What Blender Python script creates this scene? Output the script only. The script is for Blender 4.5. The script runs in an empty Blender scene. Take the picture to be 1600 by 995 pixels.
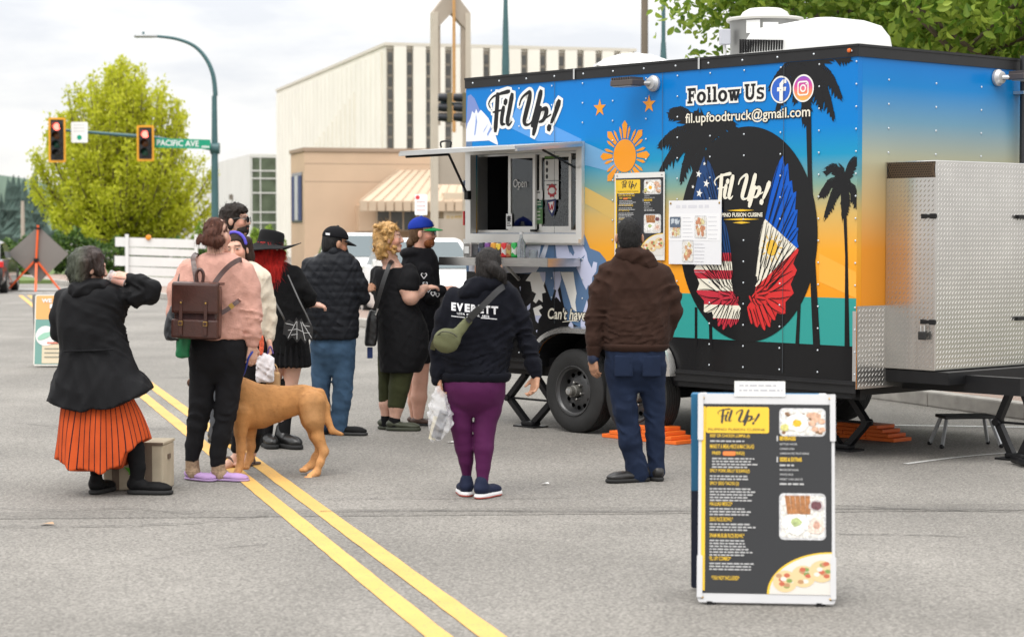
import bpy, bmesh, math, random
import numpy as np
from mathutils import Vector, Matrix
R = math.radians
rng = random.Random(7)
SC = bpy.context.scene
COL = SC.collection

# ------------------------------------------------------------------ survey of the place (metres; camera stands at x=0, y=0)
FPX, EYE, PITCH = 3227.0, 1.6, math.atan(132.5 / 3227.0)

# ------------------------------------------------------------------ camera
cam_d = bpy.data.cameras.new('camera'); cam = bpy.data.objects.new('camera', cam_d); COL.objects.link(cam)
cam.location = (0, 0, EYE); cam.rotation_euler = (R(90) - PITCH, 0, 0)
cam_d.sensor_width = 36; cam_d.lens = 36 * FPX / 1600; cam_d.clip_end = 3000; cam_d.clip_start = .1
cam_d.dof.use_dof = True; cam_d.dof.focus_distance = 14.6; cam_d.dof.aperture_fstop = 3.5; cam_d.dof.aperture_blades = 9
SC.camera = cam

# ------------------------------------------------------------------ overcast sky
SUN_EL, SUN_AZ = R(58), R(205)
wd = bpy.data.worlds.new('World'); SC.world = wd; wd.use_nodes = True
nt = wd.node_tree; nt.nodes.clear()
def N(t, **kw):
    n = nt.nodes.new(t)
    for k, v in kw.items(): setattr(n, k, v)
    return n
out = N('ShaderNodeOutputWorld'); bg = N('ShaderNodeBackground')
sky = N('ShaderNodeTexSky', sky_type='NISHITA'); sky.sun_disc = False
sky.sun_elevation = SUN_EL; sky.sun_rotation = SUN_AZ
tc = N('ShaderNodeTexCoord')
sep = N('ShaderNodeSeparateXYZ'); nt.links.new(tc.outputs['Generated'], sep.inputs[0])
# cloud layer: the even overcast dome (a clouded sky is three times brighter overhead than at the horizon)
zc = N('ShaderNodeMath', operation='MAXIMUM'); nt.links.new(sep.outputs['Z'], zc.inputs[0]); zc.inputs[1].default_value = 0
dome = N('ShaderNodeMath', operation='MULTIPLY_ADD'); nt.links.new(zc.outputs[0], dome.inputs[0]); dome.inputs[1].default_value = 2.2; dome.inputs[2].default_value = 1.0
mp = N('ShaderNodeMapping'); mp.inputs['Scale'].default_value = (3.0, 3.0, 11.0); nt.links.new(tc.outputs['Generated'], mp.inputs[0])
ns = N('ShaderNodeTexNoise'); ns.inputs['Scale'].default_value = 2.2; ns.inputs['Detail'].default_value = 6; ns.inputs['Roughness'].default_value = .55
nt.links.new(mp.outputs[0], ns.inputs['Vector'])
rp = N('ShaderNodeValToRGB'); rp.color_ramp.elements[0].position = .36; rp.color_ramp.elements[0].color = (.70, .715, .75, 1)
rp.color_ramp.elements[1].position = .58; rp.color_ramp.elements[1].color = (.925, .912, .885, 1)
nt.links.new(ns.outputs['Fac'], rp.inputs[0])
mul = N('ShaderNodeMix', data_type='RGBA', blend_type='MULTIPLY'); mul.inputs['Factor'].default_value = 1
nt.links.new(rp.outputs[0], mul.inputs['A']); nt.links.new(dome.outputs[0], mul.inputs['B'])
skm = N('ShaderNodeMix', data_type='RGBA', blend_type='MULTIPLY'); skm.inputs['Factor'].default_value = 1; skm.inputs['B'].default_value = (.1, .1, .1, 1)
nt.links.new(sky.outputs[0], skm.inputs['A'])
mx = N('ShaderNodeMix', data_type='RGBA'); mx.inputs['Factor'].default_value = .93
nt.links.new(skm.outputs['Result'], mx.inputs['A']); nt.links.new(mul.outputs['Result'], mx.inputs['B'])
nt.links.new(mx.outputs['Result'], bg.inputs[0]); bg.inputs['Strength'].default_value = 1.0
nt.links.new(bg.outputs[0], out.inputs[0])

sun_d = bpy.data.lights.new('sun', 'SUN'); sun_d.energy = 1.5; sun_d.angle = R(32); sun_d.color = (1, .96, .9)
sun = bpy.data.objects.new('sun', sun_d); COL.objects.link(sun)
sun.rotation_euler = (R(90) - SUN_EL, 0, R(180) - SUN_AZ + R(0))

SC.view_settings.view_transform = 'Standard'; SC.view_settings.look = 'None'
SC.view_settings.exposure = 0.12; SC.view_settings.gamma = 1; SC.view_settings.use_curve_mapping = False
SC.render.engine = 'CYCLES'
SC.cycles.use_denoising = True
SC.cycles.max_bounces = 6; SC.cycles.diffuse_bounces = 3; SC.cycles.glossy_bounces = 3; SC.cycles.transmission_bounces = 6; SC.cycles.transparent_max_bounces = 8
SC.cycles.caustics_reflective = False; SC.cycles.caustics_refractive = False

# ------------------------------------------------------------------ measuring helpers
ST, CT = math.sin(PITCH), math.cos(PITCH)
def ray(px, py):
    dx, dy = (px - 800) / FPX, (497.5 - py) / FPX
    return np.array([dx, dy * ST + CT, dy * CT - ST])
def P(px, py, Y):
    r = ray(px, py); t = Y / r[1]
    return np.array([r[0] * t, Y, EYE + r[2] * t])
def G(px, py, z=0.0):
    r = ray(px, py); t = (z - EYE) / r[2]
    return np.array([r[0] * t, r[1] * t, z])

# ------------------------------------------------------------------ materials
MATS = {}
def mat(name, col, rough=.6, metal=0.0, noise=0.0, nscale=20.0, bump=0.0, bscale=60.0, spec=.5, coat=0.0, emit=None, estr=0.0, trans=0.0, alpha=1.0, sheen=0.0, stretch=None, attr=None, ramp=None):
    if name in MATS: return MATS[name]
    m = bpy.data.materials.new(name); m.use_nodes = True; MATS[name] = m
    t = m.node_tree; b = t.nodes['Principled BSDF']; L = t.links.new
    def n(ty, **kw):
        q = t.nodes.new(ty)
        for k, v in kw.items(): setattr(q, k, v)
        return q
    c = (*col[:3], 1)
    b.inputs['Base Color'].default_value = c; b.inputs['Roughness'].default_value = rough; b.inputs['Metallic'].default_value = metal
    b.inputs['Specular IOR Level'].default_value = spec; b.inputs['Coat Weight'].default_value = coat; b.inputs['Coat Roughness'].default_value = .06
    b.inputs['Transmission Weight'].default_value = trans; b.inputs['Alpha'].default_value = alpha; b.inputs['Sheen Weight'].default_value = sheen
    if emit: b.inputs['Emission Color'].default_value = (*emit, 1); b.inputs['Emission Strength'].default_value = estr
    co = n('ShaderNodeTexCoord'); src = co.outputs['Object']
    if stretch:
        mpn = n('ShaderNodeMapping'); mpn.inputs['Scale'].default_value = stretch; L(src, mpn.inputs[0]); src = mpn.outputs[0]
    base = None
    if ramp:   # (axis, lo, hi, [(pos, colour)...])
        ax, lo, hi, stops = ramp
        sp = n('ShaderNodeSeparateXYZ'); L(co.outputs['Object'], sp.inputs[0])
        mr = n('ShaderNodeMapRange'); L(sp.outputs[ax], mr.inputs[0]); mr.inputs[1].default_value = lo; mr.inputs[2].default_value = hi
        cr = n('ShaderNodeValToRGB'); L(mr.outputs[0], cr.inputs[0])
        e = cr.color_ramp.elements
        while len(e) < len(stops): e.new(.5)
        for i, (p_, c_) in enumerate(stops): e[i].position = p_; e[i].color = (*c_, 1)
        base = cr.outputs[0]
    if attr:
        at = n('ShaderNodeVertexColor', layer_name=attr); base = at.outputs[0]
    if noise:
        nn = n('ShaderNodeTexNoise'); nn.inputs['Scale'].default_value = nscale; nn.inputs['Detail'].default_value = 5; L(src, nn.inputs['Vector'])
        mr = n('ShaderNodeMapRange'); L(nn.outputs['Fac'], mr.inputs[0]); mr.inputs[1].default_value = .25; mr.inputs[2].default_value = .75
        mr.inputs[3].default_value = 1 - noise; mr.inputs[4].default_value = 1 + noise
        mm = n('ShaderNodeMix', data_type='RGBA', blend_type='MULTIPLY'); mm.inputs['Factor'].default_value = 1
        if base is not None: L(base, mm.inputs['A'])
        else: mm.inputs['A'].default_value = c
        L(mr.outputs[0], mm.inputs['B']); base = mm.outputs['Result']
    if base is not None: L(base, b.inputs['Base Color'])
    if bump:
        nb = n('ShaderNodeTexNoise'); nb.inputs['Scale'].default_value = bscale; nb.inputs['Detail'].default_value = 4; L(src, nb.inputs['Vector'])
        bp = n('ShaderNodeBump'); bp.inputs['Strength'].default_value = bump; bp.inputs['Distance'].default_value = .01
        L(nb.outputs['Fac'], bp.inputs['Height']); L(bp.outputs[0], b.inputs['Normal'])
    return m
def srgb(r, g, b):
    f = lambda c: c / 12.92 if c <= .04045 else ((c + .055) / 1.055) ** 2.4
    return (f(r / 255), f(g / 255), f(b / 255))

# ------------------------------------------------------------------ objects
def tag(o, label=None, cat=None, group=None, kind=None):
    if label: o['label'] = label
    if cat: o['category'] = cat
    if group: o['group'] = group
    if kind: o['kind'] = kind
    return o
WLOC = {}
def empty(name, loc, label, cat, group=None):
    o = bpy.data.objects.new(name, None); COL.objects.link(o); o.location = tuple(map(float, loc)); o.empty_display_size = .1
    WLOC[o.name] = np.array(loc, float)
    return tag(o, label, cat, group)
def link(name, me, parent=None, loc=None, label=None, cat=None, group=None, kind=None):
    o = bpy.data.objects.new(name, me); COL.objects.link(o)
    if loc is None: loc = (0, 0, 0)
    o.location = tuple(map(float, loc))
    if parent is not None: o.parent = parent
    WLOC[o.name] = np.array(loc, float) + (WLOC[parent.name] if parent is not None else 0)
    return tag(o, label, cat, group, kind)
def meshdata(name, V, F, m=None, smooth=None, mats=None, fm=None):
    me = bpy.data.meshes.new(name)
    me.from_pydata([tuple(map(float, v)) for v in V], [], [tuple(map(int, f)) for f in F])
    for q in (mats or ([m] if m else [])): me.materials.append(q)
    if fm is not None: me.polygons.foreach_set('material_index', fm)
    if smooth is not None:
        me.polygons.foreach_set('use_smooth', [True] * len(me.polygons))
        if smooth < 180: me.set_sharp_from_angle(angle=R(smooth))
    me.update(); return me

class MB:
    """collects shapes in world coordinates; build() links them as one mesh object, moved into its parent's frame"""
    def __init__(s): s.V = []; s.F = []
    def add(s, V, F):
        o = len(s.V); s.V += [np.asarray(v, float) for v in V]; s.F += [tuple(i + o for i in f) for f in F]; return s
    def box(s, fn, u0, u1, w0, w1, z0, z1, bev=0.0):
        if bev > 0:
            bm = bmesh.new(); bmesh.ops.create_cube(bm, size=1)
            for v in bm.verts: v.co = Vector(((u0 + u1) / 2 + v.co.x * (u1 - u0), (w0 + w1) / 2 + v.co.y * (w1 - w0), (z0 + z1) / 2 + v.co.z * (z1 - z0)))
            bmesh.ops.bevel(bm, geom=bm.edges[:], offset=bev, segments=2, affect='EDGES', profile=.6)
            bm.verts.index_update()
            s.add([fn(*v.co) for v in bm.verts], [[v.index for v in f.verts] for f in bm.faces]); bm.free(); return s
        c = [(u0, w0, z0), (u1, w0, z0), (u1, w1, z0), (u0, w1, z0), (u0, w0, z1), (u1, w0, z1), (u1, w1, z1), (u0, w1, z1)]
        return s.add([fn(*p) for p in c], [(0, 3, 2, 1), (4, 5, 6, 7), (0, 1, 5, 4), (1, 2, 6, 5), (2, 3, 7, 6), (3, 0, 4, 7)])
    def bar(s, a, b, w, h, up=(0, 0, 1)):
        a, b = np.array(a, float), np.array(b, float); d = b - a; d /= np.linalg.norm(d)
        x = np.cross(d, up); x /= np.linalg.norm(x); y = np.cross(x, d); x = x * w / 2; y = y * h / 2
        V = [a - x - y, a + x - y, a + x + y, a - x + y, b - x - y, b + x - y, b + x + y, b - x + y]
        return s.add(V, [(0, 3, 2, 1), (4, 5, 6, 7), (0, 1, 5, 4), (1, 2, 6, 5), (2, 3, 7, 6), (3, 0, 4, 7)])
    def tube(s, pts, r, n=8, cap=True, closed=False):
        pts = [np.array(p, float) for p in pts]; m = len(pts); rr = r if hasattr(r, '__len__') else [r] * m
        o = len(s.V); up = None
        for i, p in enumerate(pts):
            d = pts[min(i + 1, m - 1)] - pts[max(i - 1, 0)]; d = d / (np.linalg.norm(d) + 1e-12)
            if up is None: up = np.array([0, 0, 1.]) if abs(d[2]) < .9 else np.array([1., 0, 0])
            x = np.cross(d, up); x /= (np.linalg.norm(x) + 1e-12); up = np.cross(x, d)
            for k in range(n):
                a = 2 * math.pi * k / n; s.V.append(p + (x * math.cos(a) + up * math.sin(a)) * rr[i])
        for i in range(m - 1):
            for k in range(n): s.F.append((o + i * n + k, o + i * n + (k + 1) % n, o + (i + 1) * n + (k + 1) % n, o + (i + 1) * n + k))
        if cap: s.F.append(tuple(o + k for k in reversed(range(n)))); s.F.append(tuple(o + (m - 1) * n + k for k in range(n)))
        return s
    def cyl(s, a, b, r0, r1=None, n=16): return s.tube([a, b], [r0, r0 if r1 is None else r1], n)
    def lathe(s, c, axis, prof, n=40, ring=False, open0=False):
        """prof: list of (distance along axis, radius)"""
        c = np.array(c, float); ax = np.array(axis, float); ax /= np.linalg.norm(ax)
        x = np.cross(ax, (0, 0, 1) if abs(ax[2]) < .9 else (1, 0, 0)); x /= np.linalg.norm(x); y = np.cross(ax, x)
        o = len(s.V); m = len(prof)
        for (t, r) in prof:
            for k in range(n):
                a = 2 * math.pi * k / n; s.V.append(c + ax * t + (x * math.cos(a) + y * math.sin(a)) * r)
        for i in range(m - (0 if ring else 1)):
            j = (i + 1) % m
            for k in range(n): s.F.append((o + i * n + k, o + i * n + (k + 1) % n, o + j * n + (k + 1) % n, o + j * n + k))
        if not ring:
            if not open0: s.F.append(tuple(o + k for k in reversed(range(n))))
            s.F.append(tuple(o + (m - 1) * n + k for k in range(n)))
        return s
    def ball(s, c, r, nu=12, nv=8, sc=(1, 1, 1)):
        c = np.array(c, float); o = len(s.V)
        for i in range(nv + 1):
            ph = math.pi * i / nv
            for k in range(nu):
                a = 2 * math.pi * k / nu
                s.V.append(c + r * np.array([math.sin(ph) * math.cos(a) * sc[0], math.sin(ph) * math.sin(a) * sc[1], math.cos(ph) * sc[2]]))
        for i in range(nv):
            for k in range(nu): s.F.append((o + i * nu + k, o + (i + 1) * nu + k, o + (i + 1) * nu + (k + 1) % nu, o + i * nu + (k + 1) % nu))
        return s
    def prism(s, loop, fn, t0, t1):
        """loop of (u,v); fn(u,v,t) -> world"""
        n = len(loop); o = len(s.V)
        s.V += [np.asarray(fn(u, v, t0)) for u, v in loop] + [np.asarray(fn(u, v, t1)) for u, v in loop]
        s.F.append(tuple(o + i for i in range(n))); s.F.append(tuple(o + n + i for i in reversed(range(n))))
        for i in range(n): s.F.append((o + i, o + n + i, o + n + (i + 1) % n, o + (i + 1) % n))
        return s
    def loft(s, rings, cap=True):
        n = len(rings[0]); o = len(s.V)
        for r in rings: s.V += [np.asarray(p, float) for p in r]
        for i in range(len(rings) - 1):
            for k in range(n): s.F.append((o + i * n + k, o + i * n + (k + 1) % n, o + (i + 1) * n + (k + 1) % n, o + (i + 1) * n + k))
        if cap: s.F.append(tuple(o + k for k in reversed(range(n)))); s.F.append(tuple(o + (len(rings) - 1) * n + k for k in range(n)))
        return s
    def build(s, name, m, parent=None, smooth=None, base=None, fixn=True, **kw):
        if base is None: base = (0, 0, 0)
        off = WLOC[parent.name] if parent is not None else np.array(base, float)
        me = meshdata(name, [v - off for v in s.V], s.F, m, smooth)
        if fixn:
            bm = bmesh.new(); bm.from_mesh(me); bmesh.ops.recalc_face_normals(bm, faces=bm.faces[:]); bm.to_mesh(me); bm.free()
        return link(name, me, parent, None if parent is not None else base, **kw)
WORLD = lambda x, y, z: np.array([x, y, z], float)

# ------------------------------------------------------------------ flat print: shapes and lettering on a plane
class Sheet:
    """a plane with u to the right, v up; layers stand 1 mm apart"""
    def __init__(s, o, eu, ev, step=.0011):
        s.o = np.array(o, float); s.eu = np.array(eu, float); s.eu /= np.linalg.norm(s.eu); s.ev = np.array(ev, float); s.ev /= np.linalg.norm(s.ev)
        s.n = np.cross(s.eu, s.ev); s.step = step
    def at(s, u, v, lay=0.0): return s.o + s.eu * u + s.ev * v + s.n * (lay * s.step)
    def hit(s, px, py):
        r = ray(px, py); c = np.array([0, 0, EYE]); t = np.dot(s.o - c, s.n) / np.dot(r, s.n); p = c + r * t - s.o
        return (float(np.dot(p, s.eu)), float(np.dot(p, s.ev)))
    def hits(s, pts): return [s.hit(*p) for p in pts]
    def decal(s, name, loops, m, lay, parent, **kw):
        b = MB()
        for lp in loops:
            if len(lp) < 3: continue
            a = sum(lp[i][0] * lp[(i + 1) % len(lp)][1] - lp[(i + 1) % len(lp)][0] * lp[i][1] for i in range(len(lp)))
            lp = list(lp) if a > 0 else list(reversed(lp))
            b.add([s.at(u, v, lay) for u, v in lp], [tuple(range(len(lp)))])
        return b.build(name, m, parent, fixn=False, **kw)
    def mesh(s, name, V2, F, m, lay, parent, **kw):
        b = MB(); b.add([s.at(u, v, lay) for u, v in V2], F); return b.build(name, m, parent, fixn=False, **kw)
_TXT = {}
def text2d(txt, bold=0.0, shear=0.0, spacing=1.0):
    key = (txt, bold, shear, spacing)
    if key not in _TXT:
        cu = bpy.data.curves.new('t', 'FONT'); cu.body = txt; cu.offset = bold; cu.shear = shear; cu.space_character = spacing; cu.resolution_u = 3
        ob = bpy.data.objects.new('t', cu); COL.objects.link(ob)
        dg = bpy.context.evaluated_depsgraph_get(); me = bpy.data.meshes.new_from_object(ob.evaluated_get(dg))
        V = np.array([(v.co.x, v.co.y) for v in me.vertices]); F = [tuple(p.vertices) for p in me.polygons]
        bpy.data.objects.remove(ob); bpy.data.curves.remove(cu); bpy.data.meshes.remove(me); _TXT[key] = (V, F)
    return _TXT[key]
def fit_text(txt, u0, u1, v0, v1, bold=0.0, shear=0.0, spacing=1.0, ref=None):
    """lettering scaled into a box; v0..v1 spans the drawn glyphs (ref: take the scale from another setting, for outlines)"""
    V, F = text2d(txt, bold, shear, spacing); W = V if ref is None else text2d(txt, ref, shear, spacing)[0]
    lo, hi = W.min(0), W.max(0); k = np.array([u1 - u0, v1 - v0]) / (hi - lo)
    return (V - lo) * k + np.array([u0, v0]), F
def spline(pts, n=8, closed=False):
    p = [np.array(q, float) for q in pts]; m = len(p); res = []
    for i in range(m if closed else m - 1):
        a, b = p[i], p[(i + 1) % m]; z = p[(i - 1) % m] if (closed or i > 0) else a; c = p[(i + 2) % m] if (closed or i < m - 2) else b
        for k in range(n):
            t = k / n; res.append(.5 * ((2 * a) + (b - z) * t + (2 * z - 5 * a + 4 * b - c) * t * t + (3 * a - z - 3 * b + c) * t ** 3))
    if not closed: res.append(p[-1])
    return res
def stroke(pts, w, grow=0.0, n=8):
    """ribbon polygon along a smoothed path; pts (u,v,width factor)"""
    q = spline(pts, n); L = []; Rr = []
    for i, p in enumerate(q):
        d = q[min(i + 1, len(q) - 1)][:2] - q[max(i - 1, 0)][:2]; d = d / (np.linalg.norm(d) + 1e-9); nn = np.array([-d[1], d[0]])
        h = w * p[2] / 2 + grow
        e = -d * h * .9 if i == 0 else (d * h * .9 if i == len(q) - 1 else 0)
        L.append(p[:2] + nn * h * (.6 if i in (0, len(q) - 1) else 1) + e); Rr.append(p[:2] - nn * h * (.6 if i in (0, len(q) - 1) else 1) + e)
    return [(tuple(L[i]), tuple(L[i + 1]), tuple(Rr[i + 1]), tuple(Rr[i])) for i in range(len(q) - 1)]
def clip(poly, a, b, c):
    """keep the side a*u+b*v<=c"""
    res = []
    for i in range(len(poly)):
        p, q = poly[i], poly[(i + 1) % len(poly)]; fp, fq = a * p[0] + b * p[1] - c, a * q[0] + b * q[1] - c
        if fp <= 0: res.append(p)
        if fp * fq < 0: t = fp / (fp - fq); res.append((p[0] + (q[0] - p[0]) * t, p[1] + (q[1] - p[1]) * t))
    return res
def ellipse(u, v, a, b, n=40, t0=0): return [(u + a * math.cos(2 * math.pi * k / n + t0), v + b * math.sin(2 * math.pi * k / n + t0)) for k in range(n)]
def star(u, v, r, rot=0.0, n=5, inner=.4): return [(u + (r if k % 2 == 0 else r * inner) * math.sin(math.pi * k / n + rot), v + (r if k % 2 == 0 else r * inner) * math.cos(math.pi * k / n + rot)) for k in range(2 * n)]
def rrect(u0, v0, u1, v1, r, n=5):
    c = [(u1 - r, v1 - r, 0), (u0 + r, v1 - r, 90), (u0 + r, v0 + r, 180), (u1 - r, v0 + r, 270)]
    return [(x + r * math.cos(R(a + 90 * k / n)), y + r * math.sin(R(a + 90 * k / n))) for x, y, a in c for k in range(n + 1)]
def rect(u0, v0, u1, v1): return [(u0, v0), (u1, v0), (u1, v1), (u0, v1)]
def plate(outer, holes, fn, t0, t1):
    """a sheet with holes: returns MB of the extruded shape; fn(u,v,t) -> world"""
    cu = bpy.data.curves.new('c', 'CURVE'); cu.dimensions = '2D'; cu.fill_mode = 'BOTH'; cu.extrude = .5
    for lp in [outer] + holes:
        sp = cu.splines.new('POLY'); sp.points.add(len(lp) - 1); sp.use_cyclic_u = True
        for q, (u, v) in zip(sp.points, lp): q.co = (u, v, 0, 1)
    ob = bpy.data.objects.new('c', cu); COL.objects.link(ob)
    dg = bpy.context.evaluated_depsgraph_get(); me = bpy.data.meshes.new_from_object(ob.evaluated_get(dg))
    b = MB(); b.add([fn(v.co.x, v.co.y, t0 if v.co.z < 0 else t1) for v in me.vertices], [tuple(p.vertices) for p in me.polygons])
    bpy.data.objects.remove(ob); bpy.data.curves.remove(cu); bpy.data.meshes.remove(me); return b
# ================================================================== THE SETTING
ER = np.array([-.2662, .9639, 0]); EP = np.array([.9639, .2662, 0])       # along and across the street
def asphalt(name, lo, hi, tint=(1, .94, .85)):
    m = bpy.data.materials.new(name); m.use_nodes = True; t = m.node_tree; L = t.links.new; b = t.nodes['Principled BSDF']
    def n(ty, **kw):
        q = t.nodes.new(ty)
        for k, v in kw.items(): setattr(q, k, v)
        return q
    co = n('ShaderNodeTexCoord').outputs['Object']
    fine = n('ShaderNodeTexNoise'); fine.inputs['Scale'].default_value = 60; fine.inputs['Detail'].default_value = 5; fine.inputs['Roughness'].default_value = .78; L(co, fine.inputs['Vector'])
    stone = n('ShaderNodeTexVoronoi'); stone.inputs['Scale'].default_value = 88; L(co, stone.inputs['Vector'])
    big = n('ShaderNodeTexNoise'); big.inputs['Scale'].default_value = .55; big.inputs['Detail'].default_value = 4; L(co, big.inputs['Vector'])
    mp = n('ShaderNodeMapping'); mp.inputs['Rotation'].default_value = (0, 0, R(-15.4)); mp.inputs['Scale'].default_value = (1.6, .12, 1); L(co, mp.inputs[0])
    wear = n('ShaderNodeTexNoise'); wear.inputs['Scale'].default_value = 1.0; wear.inputs['Detail'].default_value = 2; L(mp.outputs[0], wear.inputs['Vector'])
    r1 = n('ShaderNodeValToRGB'); L(fine.outputs['Fac'], r1.inputs[0])
    e = r1.color_ramp.elements; e[0].position = .3; e[0].color = (*[lo * c for c in tint], 1); e[1].position = .7; e[1].color = (*[hi * c for c in tint], 1)
    r2 = n('ShaderNodeMapRange'); L(stone.outputs['Color'], r2.inputs[0]); r2.inputs[3].default_value = .56; r2.inputs[4].default_value = 1.44
    r3 = n('ShaderNodeMapRange'); L(big.outputs['Fac'], r3.inputs[0]); r3.inputs[1].default_value = .3; r3.inputs[2].default_value = .7; r3.inputs[3].default_value = .80; r3.inputs[4].default_value = 1.12
    r4 = n('ShaderNodeMapRange'); L(wear.outputs['Fac'], r4.inputs[0]); r4.inputs[1].default_value = .3; r4.inputs[2].default_value = .7; r4.inputs[3].default_value = .93; r4.inputs[4].default_value = 1.06
    oil = n('ShaderNodeTexVoronoi'); oil.inputs['Scale'].default_value = .62; wob = n('ShaderNodeTexNoise'); wob.inputs['Scale'].default_value = 3.5; wob.inputs['Detail'].default_value = 4; L(co, wob.inputs['Vector'])
    vm = n('ShaderNodeMix', data_type='VECTOR'); vm.inputs['Factor'].default_value = .12; L(co, vm.inputs['A']); L(wob.outputs['Color'], vm.inputs['B']); L(vm.outputs['Result'], oil.inputs['Vector'])
    r5 = n('ShaderNodeMapRange', interpolation_type='SMOOTHSTEP'); L(oil.outputs['Distance'], r5.inputs[0]); r5.inputs[1].default_value = .03; r5.inputs[2].default_value = .16; r5.inputs[3].default_value = .80; r5.inputs[4].default_value = 1.0
    cur = r1.outputs[0]
    for q in (r2, r3, r4, r5):
        mm = n('ShaderNodeMix', data_type='RGBA', blend_type='MULTIPLY'); mm.inputs['Factor'].default_value = 1; L(cur, mm.inputs['A']); L(q.outputs[0], mm.inputs['B']); cur = mm.outputs['Result']
    L(cur, b.inputs['Base Color']); b.inputs['Roughness'].default_value = .88; b.inputs['Specular IOR Level'].default_value = .3
    bp = n('ShaderNodeBump'); bp.inputs['Strength'].default_value = .5; bp.inputs['Distance'].default_value = .006; L(fine.outputs['Fac'], bp.inputs['Height']); L(bp.outputs[0], b.inputs['Normal'])
    return m
M_ASPH = asphalt('asphalt', .145, .29)
MB().add([(-500, -30, 0), (500, -30, 0), (500, 900, 0), (-500, 900, 0)], [(0, 1, 2, 3)]).build('road', M_ASPH, kind='structure')

def paint(name, col, wearlo=.33, wearhi=.43):
    m = mat(name, col, rough=.7); t = m.node_tree; L = t.links.new; b = t.nodes['Principled BSDF']
    co = t.nodes.new('ShaderNodeTexCoord'); a = t.nodes.new('ShaderNodeTexNoise'); a.inputs['Scale'].default_value = 55; a.inputs['Detail'].default_value = 6; a.inputs['Roughness'].default_value = .75; L(co.outputs['Object'], a.inputs['Vector'])
    r = t.nodes.new('ShaderNodeValToRGB'); L(a.outputs['Fac'], r.inputs[0]); e = r.color_ramp.elements
    e[0].position = wearlo; e[0].color = (.17, .165, .15, 1); e[1].position = wearhi; e[1].color = (*col, 1)
    s = t.nodes.new('ShaderNodeTexNoise'); s.inputs['Scale'].default_value = 3; L(co.outputs['Object'], s.inputs['Vector'])
    q = t.nodes.new('ShaderNodeMapRange'); L(s.outputs['Fac'], q.inputs[0]); q.inputs[3].default_value = .8; q.inputs[4].default_value = 1.12
    mm = t.nodes.new('ShaderNodeMix'); mm.data_type = 'RGBA'; mm.blend_type = 'MULTIPLY'; mm.inputs['Factor'].default_value = 1
    L(r.outputs[0], mm.inputs['A']); L(q.outputs[0], mm.inputs['B']); L(mm.outputs['Result'], b.inputs['Base Color']); return m
M_YEL = paint('yellow_paint', (.66, .385, .10), .35, .43); M_WHT = paint('white_paint', (.62, .62, .6), .36, .5)
def strip(name, a, b, w, m, z=.004, jit=.006, step=.25, curve=None, **kw):
    a, b = np.array(a[:2]), np.array(b[:2]); d = b - a; L = np.linalg.norm(d); d /= L; nn = np.array([-d[1], d[0]]); k = max(2, int(L / step)); V = []; F = []
    for i in range(k + 1):
        p = a + d * L * i / k + (nn * curve(i / k) if curve else 0)
        for s in (-1, 1): q = p + nn * s * (w / 2 + rng.uniform(-jit, jit)); V.append((q[0], q[1], z))
    for i in range(k): F.append((2 * i, 2 * i + 1, 2 * i + 3, 2 * i + 2))
    return MB().add(V, F).build(name, m, kind='structure', **kw)
for pa, pb in (((770, 995), (410, 730)), ((685, 995), (385, 750))):
    A, B = G(*pa)[:2], G(*pb)[:2]; d = (B - A) / np.linalg.norm(B - A)
    strip('yellow_centre_line', A - d * 9, A + d * 47, .105, M_YEL, step=.2, jit=.0025)
# transverse patch joints and sealed cracks
M_SEAL = mat('crack_sealer', (.06, .057, .053), .7, noise=.35, nscale=9)
M_PATCH = asphalt('patched_asphalt', .125, .25)
def crack(pts, w, z=.004):
    q = [G(*p) for p in pts]; V = []; F = []
    s = spline(q, 10); n = len(s)
    for i, p in enumerate(s):
        ww = w * rng.uniform(.35, 1.2); o = rng.uniform(-.012, .012)
        V += [(p[0], p[1] - ww + o, z), (p[0], p[1] + ww + o, z)]
    for i in range(n - 1): F.append((2 * i, 2 * i + 2, 2 * i + 3, 2 * i + 1))
    MB().add(V, F).build('pavement_crack', M_SEAL, kind='structure')
strip('patched_strip', G(-60, 806), G(1700, 791), .30, M_PATCH, z=.002, jit=.012)
crack([(-40, 823), (120, 824), (300, 818), (420, 806)], .008, .0085)
crack([(-40, 793), (90, 798), (200, 795), (290, 803), (330, 797)], .006, .0085)
crack([(500, 800), (700, 799), (980, 800), (1300, 796), (1660, 798)], .009, .0085)
crack([(510, 781), (640, 779), (800, 780), (960, 775)], .006, .0085)
crack([(285, 812), (300, 797), (310, 788)], .007, .0085); crack([(235, 875), (280, 866), (330, 858), (420, 850)], .004); crack([(1310, 835), (1420, 836), (1530, 839)], .006)
crack([(20, 660), (100, 668), (160, 672)], .006); crack([(1310, 790), (1450, 797), (1600, 801)], .006)
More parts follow.
